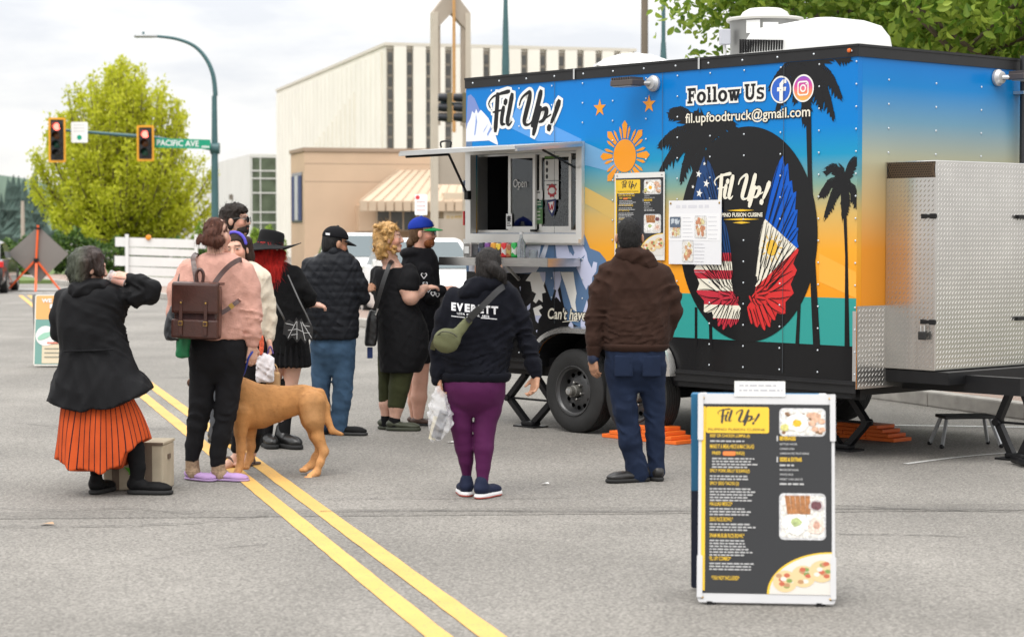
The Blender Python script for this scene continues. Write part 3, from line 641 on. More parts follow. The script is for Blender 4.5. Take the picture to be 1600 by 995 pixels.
# ================================================================== THE FOOD TRAILER
TA = R(41.17); TL, TZ0, TZ1, TW = 4.231, .517, 2.905, 2.55
TE = np.array([math.sin(TA), -math.cos(TA), 0]); TN = np.array([math.cos(TA), math.sin(TA), 0])
TR = np.array([2.3966, 14.3642, 0]) - TE * TL
def T(u, w, z): return TR + TE * u + TN * w + np.array([0, 0, z])
SW = Sheet(TR, TE, (0, 0, 1)); SF = Sheet(T(TL, 0, 0), TN, (0, 0, 1))
hx = lambda px, py: SW.hit(px, py)
trailer = empty('food_trailer', T(TL / 2, TW / 2, 0), 'blue and orange printed food trailer with serving hatch', 'food trailer')
M_BLK = mat('black_steel', (.009, .009, .010), .45, spec=.3, noise=.2, nscale=8); M_BLKT = mat('black_trim', (.016, .016, .017), .42, spec=.3, noise=.15, nscale=6)
M_ALU = mat('aluminium', (.62, .62, .61), .32, metal=.85, noise=.08, nscale=5); M_ALUW = mat('pale_aluminium', (.70, .69, .66), .38, metal=.55, noise=.05, nscale=4); M_STEEL = mat('stainless_steel', (.55, .54, .52), .3, metal=.95, noise=.1, nscale=12, stretch=(1, 1, 9))
M_PLATE = mat('tread_plate', (.62, .60, .57), .22, metal=.9, noise=.08, nscale=3)
blue, orange_ = (.0, .17, .60), (.86, .30, .015)
WR = dict(rough=.3, coat=.12, spec=.18, noise=.035, nscale=1.2)
M_WRAP = mat('side_wrap', blue, ramp=(2, TZ0, 2.83, [(0, (.82, .27, .01)), (.24, (.84, .29, .012)), (.42, (.80, .36, .03)), (.53, (.60, .40, .12)), (.62, (.20, .34, .27)), (.71, (.01, .27, .48)), (.80, (.0, .195, .56)), (1, (.0, .17, .54))]), **WR)
M_FRONT = mat('front_wrap', blue, ramp=(2, TZ0, 2.83, [(0, (.80, .27, .015)), (.42, (.80, .30, .03)), (.55, (.62, .40, .16)), (.70, (.40, .40, .28)), (.81, (.14, .30, .42)), (.92, (.0, .20, .54)), (1, (.0, .17, .54))]), **WR)
def ink(name, c, **k): return mat('ink_' + name, c, rough=.3, coat=.16, spec=.22, **k)
I_BLK = ink('black', (.007, .007, .008)); I_WHT = ink('white', (.80, .79, .75)); I_ORG = ink('orange', (.80, .30, .02)); I_TEAL = ink('teal', (.03, .30, .27)); I_CREAM = ink('cream', (.78, .74, .62))
I_LAV = ink('lavender', (.55, .58, .76)); I_SNOW = ink('snow', (.72, .75, .85)); I_SLATE = ink('slate', (.10, .18, .32)); I_RAY = ink('ray', (.09, .30, .68)); I_NAVY = ink('navy', (.012, .05, .16)); I_BLU = ink('flag_blue', (.0, .09, .50)); I_RED = ink('red', (.62, .03, .03)); I_RED2 = ink('dark_red', (.50, .03, .05)); I_YEL = ink('yellow', (.82, .50, .03)); I_DAWN = ink('dawn', (.86, .40, .05))
# ---- side wall with hatch opening and wheel arch
wu0, wv0 = hx(738, 366); wu1, wv1 = hx(906, 238); wv0 = hx(820, 368)[1]; wv1 = hx(820, 236)[1]
AC1, AC2, WZ, WRAD = hx(893, 612)[0], hx(893, 612)[0] + .705, .337, .337
au0, au1, atop = AC1 - .41, AC2 + .43, hx(905, 519)[1]
arch = [(au0, TZ0)] + [(au0 + .42 * (1 - math.cos(R(t))) * 1.0, TZ0 + (atop - TZ0) * math.sin(R(t)) ** .8) for t in range(9, 91, 9)] + [(au1 - .42 * (1 - math.cos(R(t))), TZ0 + (atop - TZ0) * math.sin(R(t)) ** .8) for t in range(90, 0, -9)] + [(au1, TZ0)]
outer = [(0, TZ0)] + arch + [(TL, TZ0), (TL, 2.83), (0, 2.83)]
side = plate(outer, [rect(wu0, wv0, wu1, wv1)], lambda u, v, t_: T(u, t_, v), 0, .05).build('side_wall', M_WRAP, trailer)
MB().box(T, TL - .05, TL - .001, .052, TW, TZ0, 2.83).build('front_wall', M_FRONT, trailer)
MB().box(T, 0, .05, .052, TW, TZ0, 2.83).build('rear_wall', M_BLKT, trailer)
MB().box(T, .052, TL - .052, TW - .05, TW, TZ0, 2.83).build('far_wall', mat('inner_panel', (.35, .35, .36), .4), trailer)
MB().box(T, 0, TL, 0, TW, 2.832, 2.90).build('roof', mat('roof_skin', (.6, .6, .6), .5), trailer)
MB().box(T, .052, TL - .052, .36, TW - .052, .60, .66).build('floor', M_BLK, trailer)
# trims
b = MB(); b.box(T, -.006, TL + .008, -.010, -.0015, 2.825, 2.912); b.box(T, -.006, TL + .008, -.016, -.010, 2.895, 2.912); b.build('roof_trim', M_BLKT, trailer)
b = MB(); b.box(T, TL + .0015, TL + .011, -.009, TW, 2.825, 2.912); b.box(T, TL + .011, TL + .017, -.009, TW, 2.895, 2.912); b.build('roof_trim', M_BLKT, trailer)
for u in (1.35, 2.72): MB().box(T, u, u + .018, -.019, -.0165, 2.826, 2.911).build('trim_joint', M_ALU, trailer)
for u0, u1 in ((0, au0 - .02), (au1 + .02, TL)): b = MB(); b.box(T, u0, u1, -.012, -.0015, TZ0 - .03, TZ0 + .055); b.box(T, u0, u1, -.026, -.012, TZ0 + .028, TZ0 + .04); b.build('sill_rail', M_BLKT, trailer)
b = MB(); b.box(T, TL - .028, TL + .004, -.006, -.0045, TZ0, 1.06); b.build('corner_trim', M_ALU, trailer)
b = MB()
SWL = lambda u, v: T(u, -.008, v)
rv = []
for k, px in enumerate((769, 812, 863, 911, 958, 1010, 1059, 1110, 1163, 1220, 1280, 1338)):
    u = SW.hit(px, 300)[0]
    for z in np.arange(.62, 2.82, .155):
        if wu0 - .08 < u < wu1 + .08 and wv0 - .1 < z < wv1 + .1: continue
        if au0 - .08 < u < au1 + .08 and z < 1.05: continue
        rv.append((u, z))
for u, z in rv: b.lathe(T(u, -.0072, z), -TN, [(0, .0078), (.003, .0065), (.004, .0025)], 6)
for t_ in (.3, .9, 1.5):
    for z in np.arange(1.15, 2.8, .17): b.lathe(T(TL + .0005, .07 + t_ * .9, z), TE, [(0, .0085), (.003, .007), (.0045, .003)], 6)
for u in np.arange(.1, TL, .34): b.lathe(T(u, -.0105, 2.865), -TN, [(0, .009), (.004, .007), (.006, .003)], 6)
b.build('rivets', mat('rivet_head', (.58, .62, .66), .35, metal=.5), trailer, smooth=60, kind='stuff')

# ---- printed wrap
def px2(pts): return [hx(*p) for p in pts]
def zz(pts, ox, oy, s): return [(ox + x / s, oy + y / s) for x, y in pts]
inwall = lambda lp: clip(clip(clip(lp, 1, 0, TL - .002), -1, 0, -.002), 0, 1, 2.822)
Z1 = lambda pts: px2(zz(pts, 720, 60, 5.53))
D = SW.decal
vt0, vt1 = hx(1330, 541)[1], hx(1330, 466)[1]
D('print_panel', [rect(hx(1036, 480)[0], vt0, TL - .002, vt1)], I_TEAL, 1, side)
D('print_panel', [[(.002, TZ0 + .002)] + arch + [(TL - .002, TZ0 + .002), (TL - .002, vt0), (hx(985, 520)[0], vt0), (hx(985, 520)[0], vt0 + .3), (.002, vt0 + .3)]], I_BLK, 1.2, side)
for lp in ([(410, 765), (480, 600), (1045, 872), (1040, 890), (670, 892)],): D('print_ray', [Z1(lp)], I_RAY, 1, side)
D('print_ray', [px2([(914, 223), (948, 238), (990, 262), (952, 268), (914, 258)])], ink('ray_pale', (.16, .36, .60)), 1, side)
D('print_ray', [px2([(914, 292), (962, 318), (962, 345), (914, 318)])], ink('dawn_tan', (.62, .42, .12)), 1, side)
D('print_ray', [px2([(1280, 396), (1338, 425), (1338, 466), (1280, 440)])], I_DAWN, 1, side)
D('print_mountain', [[(.002, hx(729, 200)[1]), *Z1([(60, 500), (85, 485), (120, 520), (150, 590), (200, 700), (200, 800)]), (.002, hx(729, 215)[1])]], ink('dusk_blue', (.17, .24, .52)), 1.0, side)
D('print_mountain', [[(.002, wv1 + .1), *Z1([(48, 790), (60, 740), (85, 690), (100, 630), (120, 650), (135, 610), (150, 650), (175, 618), (205, 650), (240, 690), (270, 760), (300, 830), (322, 905), (322, 925)]), (.30, wv1 + .1)]], I_SNOW, 2, side)
D('print_mountain', [Z1([(133, 655), (143, 720), (128, 830), (118, 840), (130, 730)]), Z1([(238, 740), (205, 790), (195, 818), (215, 785)]), Z1([(262, 760), (228, 830), (235, 845), (268, 785)])], ink('dusk_line', (.22, .32, .62)), 3, side)
D('print_mountain', [[(.002, wv1 + .11), (wu0 - .0, wv1 + .11), (wu0, wv0 - .05), (.002, wv0 - .05)]], I_SLATE, 1.5, side)
D('print_mountain', [px2([(729, 262), (737, 247), (737, 262), (729, 276)]), px2([(729, 290), (737, 278), (737, 298), (730, 306)]), px2([(729, 335), (737, 322), (737, 368), (729, 372)])], I_SNOW, 2.5, side)
# below the hatch: snow slopes, slate shadows, dark firs
low = [(.002, wv0 + .02), (wu1 + .05, wv0 + .02)] + px2([(922, 388), (937, 394), (946, 405), (958, 430), (968, 462), (980, 500)]) + [(hx(985, 520)[0], vt0 + .02), (.002, vt0 + .02)]
D('print_mountain', [low], I_SLATE, 1.6, side)
D('print_mountain', [px2(q) for q in ([(733, 380), (775, 380), (800, 380), (800, 428), (733, 424)], [(800, 380), (858, 380), (852, 402), (838, 425), (800, 428)])], I_SNOW, 2.2, side)
LZ = lambda pts: px2(zz(pts, 720, 390, 5.852))
for q in ([(868, 380), (886, 380), (893, 404), (884, 410), (870, 402)], [(893, 380), (910, 380), (917, 396), (908, 404), (900, 400)], [(812, 381), (824, 381), (818, 404)], [(742, 392), (750, 386), (748, 404)], [(846, 381), (852, 381), (842, 406)]): D('print_mountain', [px2(q)], I_LAV if q[0][0] > 865 else I_SLATE, 2.8, side)
for i, q in enumerate(([(1060, 170), (1120, 90), (1150, 20), (1165, 100), (1200, 170), (1215, 110), (1250, 120), (1240, 200), (1205, 250), (1196, 380), (1168, 320), (1150, 370), (1120, 310), (1090, 230)], [(1155, 460), (1176, 520), (1172, 640), (1160, 730), (1128, 700), (1100, 730), (1098, 640), (1130, 540)], [(1000, 20), (1030, 60), (1050, 10), (1090, 60), (1060, 100), (1010, 90)])): D('print_mountain', [LZ(q)], I_LAV, 2.9 + .1 * i, side)
D('print_forest', [px2([(729, 424), (838, 428), (850, 436), (862, 470), (873, 432), (880, 470), (886, 500), (900, 508), (908, 512), (729, 548)])], I_BLK, 3.2, side)
D('print_forest', [LZ([(655, 205), (720, 205), (775, 280), (760, 330), (782, 390), (745, 402), (752, 480), (716, 455), (690, 490), (664, 470), (692, 402), (655, 380), (640, 292), (594, 285)])], I_WHT, 3.6, side); D('print_forest', [LZ([(720, 205), (778, 205), (776, 280), (756, 300), (736, 250)])], I_LAV, 3.8, side)
D('print_forest', [LZ([(664, 535), (700, 520), (735, 505), (752, 530), (716, 555), (742, 600), (716, 640), (710, 672), (690, 650), (680, 600)])], I_WHT, 3.6, side); D('print_forest', [LZ([(682, 600), (740, 602), (716, 640), (710, 672), (690, 650)])], I_LAV, 3.9, side)
D('print_forest', [LZ([(845, 205), (912, 200), (922, 270), (905, 340), (890, 370), (916, 480), (895, 450), (872, 430), (862, 450), (876, 370), (850, 360), (860, 320)])], I_LAV, 3.6, side)
D('print_forest', [LZ([(915, 205), (1032, 205), (1045, 300), (1062, 400), (1050, 480), (1062, 570), (1020, 540), (1000, 470), (985, 420), (958, 330)])], I_WHT, 3.65, side)
for q in ([(608, 520), (640, 490), (636, 540), (612, 560)], [(690, 740), (702, 730), (700, 762)], [(540, 340), (552, 335), (548, 380)], [(988, 690), (1010, 650), (1032, 690), (1030, 730), (990, 730)]): D('print_forest', [LZ(q)], I_LAV, 3.6, side)
for k in range(16):   # bare twigs left of the hatch
    a0 = rng.uniform(-.9, .9); x0_, y0_ = 743 + rng.uniform(-6, 8), rng.uniform(385, 412)
    D('print_twig', stroke([(*hx(x0_, y0_ + 9), 1), (*hx(x0_ + a0 * 5, y0_), .8), (*hx(x0_ + a0 * 10, y0_ - 9), .4)], .012), I_BLK, 4.4, side)
for q in ([(772, 378), (780, 378), (778, 390)], [(800, 384), (814, 379), (822, 391), (806, 396)]): D('print_forest', [px2(q)], I_BLK, 4.3, side)

# ---- brush lettering
BR = [([(258, 602, .25), (246, 560, .3), (283, 508, .35), (345, 480, .5), (418, 460, .75)], 1), ([(322, 492, 1.0), (316, 600, 1.0), (303, 788, 1.05)], 1), ([(283, 640, .3), (318, 632, .35), (350, 622, .3)], 1),
      ([(372, 606, .95), (358, 690, .9), (358, 738, .7), (385, 742, .3)], 1), ([(392, 546, 1.0), (389, 556, 1.0)], 1), ([(446, 498, 1.05), (424, 620, 1.0), (406, 718, .9), (420, 748, .5), (446, 720, .25)], 1),
      ([(510, 578, .35), (530, 520, .4), (575, 476, .5), (602, 470, .7), (596, 530, 1.0), (566, 650, 1.05), (552, 720, .9), (570, 748, .5), (610, 730, .3), (650, 640, .3)], 1), ([(694, 470, 1.05), (668, 580, 1.05), (624, 748, 1.0)], 1),
      ([(690, 606, .9), (664, 700, .95), (633, 820, .95)], 1), ([(668, 660, .3), (704, 618, .5), (740, 612, .9), (742, 650, .95), (716, 706, .7), (684, 724, .4)], 1), ([(740, 690, .25), (782, 660, .3)], 1),
      ([(850, 556, 1.15), (822, 640, .95), (788, 726, .7)], 1), ([(768, 770, 1.1), (766, 778, 1.1)], 1)]
BRUV = [[(*hx(720 + x / 5.53, 60 + y / 5.53), w) for x, y, w in st] for st, _ in BR]
_x = np.array([p[:2] for st in BRUV for p in st]); BLO, BHI = _x.min(0), _x.max(0)
def brush1(sheet, name, u0, u1, v0, v1, m, lay, parent, w=.045, grow=0.0):
    k = np.array([(u1 - u0), (v1 - v0)]) / (BHI - BLO)
    for word in (BRUV[:6], BRUV[6:]):
      b = MB()
      for i, st in enumerate(word):
        for lp in stroke([((p[0] - BLO[0]) * k[0] + u0, (p[1] - BLO[1]) * k[1] + v0, p[2]) for p in st], w, grow, 6): b.add([sheet.at(u, v, lay + .05 * i) for u, v in reversed(lp)], [(0, 1, 2, 3)])
      b.build(name, m, parent, fixn=False)
brush1(SW, 'brush_lettering', BLO[0], BHI[0], BLO[1], BHI[1], I_WHT, 3.5, side, .050, .026); brush1(SW, 'brush_lettering', BLO[0], BHI[0], BLO[1], BHI[1], I_BLK, 5, side, .050)
# stars and eight-rayed sun
for c in ((937.5, 169), (1014.5, 163)): u, v = hx(*c); D('print_star', [star(u, v, .073)], I_ORG, 3, side)
su, sv = hx(976.5, 243.5); lps = [ellipse(su, sv, .125, .128, 48)]
for k in range(8):
    a = k * math.pi / 4
    for da, r1, w_ in ((0, .275, .03), (-.24, .235, .012), (.24, .235, .012)):
        c_, s_ = math.cos(a + da), math.sin(a + da); q = [(.135, -w_ * .45), (r1 * .88, -w_), (r1, 0), (r1 * .88, w_), (.135, w_ * .45)]
        lps.append([(su + x * c_ - y * s_, sv + x * s_ + y * c_) for x, y in q])
D('print_sun', lps, I_ORG, 3, side)
# palms
def frond(c, tip, sag, w, lps, seed):
    r = random.Random(seed); c, tip = np.array(hx(*c)), np.array(hx(*tip)); mid = (c + tip) / 2 + np.array([0, sag])
    sp = spline([c, mid, tip], 14); n = len(sp); d0 = tip - c; up = []
    for i in range(n - 1):
        d = sp[i + 1] - sp[i]; d = d / np.linalg.norm(d); nn = np.array([-d[1], d[0]]); nn = nn if nn[1] > 0 else -nn; t_ = i / n; ww = w * math.sin(math.pi * min(1, .18 + t_ * .86)) ** .8 + .006
        lps.append([tuple(sp[i] + nn * ww * .42), tuple(sp[i + 1] + nn * ww * .42), tuple(sp[i + 1] - nn * ww * .5), tuple(sp[i] - nn * ww * .5)])
        for s_ in (1, -1):
            L_ = ww * r.uniform(.8, 1.25) * (.95 if s_ < 0 else .45)
            if i % 2 and s_ < 0: continue
            e = sp[i] + (d * .9 + nn * s_ * .9 + np.array([0, -.12])) * L_
            lps.append([tuple(sp[i] - d * .006 + nn * s_ * ww * .3), tuple(sp[i] + d * .05 + nn * s_ * ww * .3), tuple(e)])
def palm(c, tips, trunk, w, seed, sag=.06):
    lps = []
    for i, t_ in enumerate(tips): frond(c, t_, sag if abs(t_[0] - c[0]) > 18 else .02, w, lps, seed * 50 + i)
    lps = [q for q in (inwall(l) for l in lps) if len(q) > 2]
    lay = 3.0 + .25 * (seed % 3)
    for i, l in enumerate(lps): pass
    b = MB()
    for i, l in enumerate(lps):
        ar = sum(l[j][0] * l[(j + 1) % len(l)][1] - l[(j + 1) % len(l)][0] * l[j][1] for j in range(len(l))); l = l if ar > 0 else l[::-1]
        b.add([SW.at(u, v, lay + .002 * (i % 200)) for u, v in l], [tuple(range(len(l)))])
    b.build('palm_print', I_BLK, side, fixn=False)
    if trunk: D('palm_print', [inwall(px2(trunk))], I_BLK, lay + .15, side)
palm((1098, 222), [(1046, 174), (1029, 228), (1031, 268), (1063, 284), (1137, 212), (1150, 196), (1094, 176), (1125, 260), (1078, 190), (1085, 275), (1118, 195)], None, .10, 1, .09)
palm((1263, 112), [(1202, 138), (1213, 173), (1256, 194), (1304, 186), (1316, 154), (1330, 92), (1236, 97), (1290, 90), (1240, 160), (1285, 170)], [(1258, 120), (1267, 120), (1269, 260), (1274, 400), (1282, 542), (1271, 542), (1265, 400), (1262, 260)], .085, 2, .09)
palm((1320, 288), [(1291, 265), (1281, 306), (1289, 340), (1318, 342), (1342, 250), (1345, 330), (1312, 262)], [(1316, 292), (1322, 292), (1325, 400), (1328, 543), (1320, 543), (1321, 400)], .06, 3, .06)
for q in (px2([(1086, 480), (1090, 480), (1090, 541), (1086, 540)]), px2([(1108, 500), (1113, 500), (1114, 545), (1109, 544)]), px2([(1249, 440), (1253, 440), (1249, 541), (1243, 541)])): D('palm_print', [q], I_BLK, 3.6, side)
# big round emblem with two flag wings
cu_ = (hx(1062, 395)[0] + hx(1278, 378)[0]) / 2; cv_ = (hx(1165, 198)[1] + hx(1165, 534)[1]) / 2; cr_u = (hx(1278, 378)[0] - hx(1062, 395)[0]) / 2; cr_v = (hx(1165, 198)[1] - hx(1165, 534)[1]) / 2
D('emblem_disc', [ellipse(cu_, cv_, cr_u, cr_v, 90)], I_BLK, 4.0, side)
FE = []   # feathers (base px, tip px, half width in m)
for tip, base, w_ in (((1224, 244), (1199, 345), .030), ((1231, 256), (1204, 350), .027), ((1237, 284), (1211, 356), .027), ((1244, 300), (1218, 362), .026), ((1246, 328), (1226, 370), .022), ((1248, 356), (1233, 378), .018),):
    FE.append((base, tip, w_))
for tip, base, w_ in (((1198, 340), (1186, 408), .03), ((1206, 346), (1192, 414), .028), ((1214, 352), (1197, 418), .028), ((1222, 359), (1201, 420), .028), ((1230, 366), (1205, 424), .028), ((1238, 374), (1209, 426), .028), ((1246, 380), (1214, 424), .026),
                      ((1190, 385), (1184, 432), .026), ((1199, 396), (1187, 442), .026), ((1207, 404), (1191, 446), .026), ((1213, 412), (1196, 448), .026)): FE.append((base, tip, w_))
for tip, base, w_ in (((1249, 389), (1206, 441), .034), ((1245, 424), (1204, 452), .040), ((1240, 458), (1204, 461), .040), ((1228, 489), (1200, 470), .036), ((1212, 500), (1196, 472), .032), ((1204, 511), (1190, 476), .030), ((1196, 516), (1184, 478), .028), ((1184, 511), (1176, 484), .024), ((1176, 506), (1170, 482), .020), ((1226, 424), (1200, 448), .026), ((1216, 436), (1195, 453), .024),
                      ((1196, 446), (1183, 456), .02), ((1202, 456), (1190, 459), .02), ((1198, 466), (1186, 464), .02), ((1192, 476), (1182, 468), .02), ((1184, 477), (1178, 466), .018), ((1190, 436), (1182, 448), .02), ((1176, 472), (1172, 462), .016), ((1181, 458), (1176, 464), .014)): FE.append((base, tip, w_))
def feather(b_, t_, w_):
    b_, t_ = np.array(b_), np.array(t_); d = t_ - b_; n_ = np.array([-d[1], d[0]]) / (np.linalg.norm(d) + 1e-9)
    prof = [(0, .55), (.15, .8), (.4, 1), (.65, .98), (.82, .78), (.93, .45), (1, .05)]
    return [tuple(b_ + d * s + n_ * w_ * .5 * h * .86) for s, h in prof] + [tuple(b_ + d * s - n_ * w_ * .5 * h * .86) for s, h in reversed(prof)]
def half(p, q):   # line through p,q : a,b,c with a*u+b*v<=c the lower side
    a, b_ = -(q[1] - p[1]), q[0] - p[0]; c = a * p[0] + b_ * p[1]
    return (a, b_, c) if b_ > 0 else (-a, -b_, -c)
bw = half(hx(1197, 343), hx(1244, 386)); wr = half(hx(1178, 452), hx(1246, 388))
neg = lambda h: (-h[0], -h[1], -h[2])
FB, FW, FR, UB = [], [], [], {0: [], 1: [], 2: []}
mid = cu_
for i, (b_, t_, w_) in enumerate(FE):
    p = feather(hx(*b_), hx(*t_), w_ * (2.9 if i < 6 else 2.2))
    FB.append((i, clip(clip(p, *neg(bw)), *neg(wr)))); FW.append((i, clip(clip(p, *bw), *neg(wr)))); FR.append((i, clip(clip(p, *wr), *bw)))
    m_ = [(2 * mid - u - .035, v - .01) for u, v in p]; vb = [hx(1120, y)[1] for y in (330, 395, 408, 422, 436, 454, 476, 497)]
    UB[0].append((i, clip(m_, 0, -1, -vb[1])))
    for k in range(7):
        seg = clip(m_, 0, 1, vb[1 + k - 0] if k < 7 else 0); seg = clip(seg, 0, -1, -vb[2 + k]) if k < 6 else seg
        if len(seg) > 2: UB[1 + (k % 2)].append((i, seg))
for nm, L_, m_ in (('wing_print', FB, I_BLU), ('wing_print', FW, I_CREAM), ('wing_print', FR, I_RED), ('wing_print', UB[0], I_NAVY), ('wing_print', UB[1], I_RED2), ('wing_print', UB[2], I_CREAM)):
    b = MB()
    for i, lp in L_:
        if len(lp) < 3: continue
        a = sum(lp[j][0] * lp[(j + 1) % len(lp)][1] - lp[(j + 1) % len(lp)][0] * lp[j][1] for j in range(len(lp)))
        if abs(a) < 1e-6: continue
        lp = lp if a > 0 else lp[::-1]; b.add([SW.at(u, v, 5 + .06 * i) for u, v in lp], [tuple(range(len(lp)))])
    b.build(nm, m_, side, fixn=False, kind='stuff')
WG = [(1197, 345), (1224, 243), (1227, 262), (1232, 255), (1234, 284), (1238, 282), (1240, 302), (1245, 299), (1243, 328), (1247, 328), (1245, 356), (1248, 356), (1246, 376), (1249, 388), (1240, 412), (1246, 422), (1236, 444), (1241, 458), (1228, 472), (1228, 490), (1215, 488), (1211, 500), (1206, 496), (1204, 511), (1198, 503), (1196, 517), (1189, 503), (1184, 512), (1180, 497), (1175, 506), (1168, 480), (1178, 465), (1184, 440), (1183, 415), (1187, 385), (1192, 365)]
WU = px2(WG); WM = [(2 * mid - u - .035, v - .01) for u, v in WU]
for lp, m_ in ((clip(clip(WU, *neg(bw)), *neg(wr)), I_BLU), (clip(clip(WU, *bw), *neg(wr)), I_CREAM), (clip(clip(WU, *wr), *bw), I_RED), (clip(WM, 0, -1, -vb[1]), I_NAVY)): D('wing_ground', [lp], m_, 4.6, side)
for k in range(7):
    seg = clip(WM, 0, 1, vb[1 + k]); seg = clip(seg, 0, -1, -vb[2 + k]) if k < 6 else seg; D('wing_ground', [seg], I_CREAM if k % 2 else I_RED2, 4.6, side)
for u in (1.12, 2.34, 3.56): D('panel_seam', [rect(u, TZ0 + .08, u + .004, wv0 - .08 if u < wu1 else 2.82)] if u > au1 or u < au0 else [rect(u, atop + .06, u + .004, 2.82)], mat('seam_dark', (.05, .06, .07), .6), 9.5, side)  # thin dark lines along the sheet joints
# feather outlines (dark quills) and the little sun on the white field
q = []
for i, (b_, t_, w_) in enumerate(FE):
    p0, p1 = np.array(hx(*b_)), np.array(hx(*t_))
    for fl in (1, -1):
        for s_ in (-.62, .62):
            d = p1 - p0; n_ = np.array([-d[1], d[0]]) / np.linalg.norm(d) * w_ * s_ * (1.5 if i < 6 else 1.14); A, Bq = p0 + n_ * .8, p0 + d * .9 + n_ * .7
            if fl < 0: A, Bq = np.array([2 * mid - A[0] - .035, A[1] - .01]), np.array([2 * mid - Bq[0] - .035, Bq[1] - .01])
            q += stroke([(*A, .9), (*((A + Bq) / 2 + n_ * .3), 1), (*Bq, .5)], .007, n=3)
D('wing_outline', q, I_BLK, 8.2, side)
u, v = hx(1207, 387); D('wing_sun', [ellipse(u, v, .055, .058, 20)], ink('sun_gold', (.75, .46, .05)), 8.0, side)
for a in range(0, 360, 30): D('wing_sun', stroke([(u + .075 * math.cos(R(a)), v + .075 * math.sin(R(a)), 1), (u + .10 * math.cos(R(a)), v + .10 * math.sin(R(a)), .6)], .010, n=2), MATS['ink_sun_gold'], 8.0, side)
for px_, py_, r_ in ((1093, 272, .030), (1105, 287, .034), (1094, 302, .034), (1102, 256, .016), (1083, 318, .02), (1105, 318, .02), (1084, 292, .016)): u, v = hx(px_, py_); D('wing_star', [star(u, v, r_, .2)], I_WHT, 8.4, side)
D('wing_print', [px2([(1101, 244), (1106, 270), (1115, 318), (1082, 318), (1088, 290), (1094, 262)])], I_NAVY, 5.0, side)
(eu0, ev1), (eu1, _) = hx(1118, 274), hx(1203, 288); ev0 = hx(1180, 321)[1]
brush1(SW, 'brush_lettering', eu0, eu1, ev0, hx(1160, 271)[1], I_CREAM, 9, side, .036)
for (x0_, x1_, y_) in ((1138, 1180, 329), (1131, 1188, 343), (1146, 1174, 348)): a_, b_ = hx(x0_, y_), hx(x1_, y_); D('rule', [[(a_[0], a_[1]), ((a_[0] + b_[0]) / 2, a_[1] - .008), (b_[0], a_[1]), ((a_[0] + b_[0]) / 2, a_[1] + .008)]], I_YEL, 9, side)
V, F = fit_text('FILIPINO FUSION CUISINE', hx(1120, 336)[0], hx(1193, 336)[0], hx(1160, 339)[1], hx(1160, 332.5)[1], .03); SW.mesh('lettering', V, F, I_CREAM, 9, side)
# Follow Us, icons and address
def slab_word(u0, u1, v0, v1):
    """heavy slab letters built from bars, rings and feet"""
    W, H = u1 - u0, v1 - v0; cur = [0]; tot = 9.35; sx = W / tot; P_ = []
    def R_(x0, y0, x1, y1): P_.append([(cur[0] + x0, y0), (cur[0] + x1, y0), (cur[0] + x1, y1), (cur[0] + x0, y1)])
    def Q_(*p): P_.append([(cur[0] + x, y) for x, y in p])
    def ring(cx, cy, rx, ry, ix, iy, a0=0, a1=360, n=20):
        for k in range(n):
            t0, t1 = R(a0 + (a1 - a0) * k / n), R(a0 + (a1 - a0) * (k + 1) / n)
            Q_((cx + rx * math.cos(t0), cy + ry * math.sin(t0)), (cx + rx * math.cos(t1), cy + ry * math.sin(t1)), (cx + ix * math.cos(t1), cy + iy * math.sin(t1)), (cx + ix * math.cos(t0), cy + iy * math.sin(t0)))
    s_ = .14
    R_(.14, 0, .46, 1); R_(0, 0, .62, s_); R_(0, 1 - s_, .5, 1); R_(.46, 1 - .2, 1.02, 1); R_(.88, .62, 1.02, .82); R_(.46, .42, .8, .6); R_(.7, .32, .8, .7); cur[0] += 1.15
    for k in range(1):
        ring(.55, .36, .55, .38, .22, .2); cur[0] += 1.2
    for k in range(2): R_(.13, 0, .43, 1); R_(0, 0, .56, s_); R_(0, 1 - s_, .3, 1); cur[0] += .66
    ring(.55, .36, .55, .38, .22, .2); cur[0] += 1.16
    for x in (0, .42, .84): R_(x, .72 - s_, x + .5, .72)
    for a_, b_ in ((.12, .36), (.62, .40), (.56, .82), (1.18, .86)): Q_((a_, .72), (a_ + .28, .72), (b_ + .22, 0), (b_ - .06, 0))
    cur[0] += 1.95
    R_(.1, .3, .42, 1); R_(.86, .3, 1.1, 1); R_(-.03, 1 - s_, .55, 1); R_(.72, 1 - s_, 1.24, 1); ring(.6, .33, .5, .35, .19, .16, 180, 360, 14); cur[0] += 1.38
    ring(.42, .53, .42, .22, .14, .08, 20, 270, 12); ring(.42, .21, .42, .23, .14, .08, -160, 90, 12); R_(.68, .55, .82, .74); R_(0, 0, .14, .2)
    return [[(u0 + x * sx, v0 + y * H) for x, y in p] for p in P_]
fu0, fu1, fy, fv1 = hx(1075, 161)[0], hx(1200, 156)[0], hx(1137, 158.5)[1], hx(1137, 134)[1]
SL = slab_word(fu0, fu1, fy, fv1)
for grow, m_, l_ in ((.016, I_WHT, 6), (0, I_BLK, 7.4)):
    b = MB()
    for i, lp in enumerate(SL):
        c = np.mean(np.array(lp), 0); a = sum(lp[j][0] * lp[(j + 1) % 4][1] - lp[(j + 1) % 4][0] * lp[j][1] for j in range(4)); lp = lp if a > 0 else lp[::-1]
        q = [(u + np.sign(u - c[0]) * grow, v + np.sign(v - c[1]) * grow) for u, v in lp]; b.add([SW.at(u, v, l_ + .008 * i) for u, v in q], [(0, 1, 2, 3)])
    b.build('slab_lettering', m_, side, fixn=False)
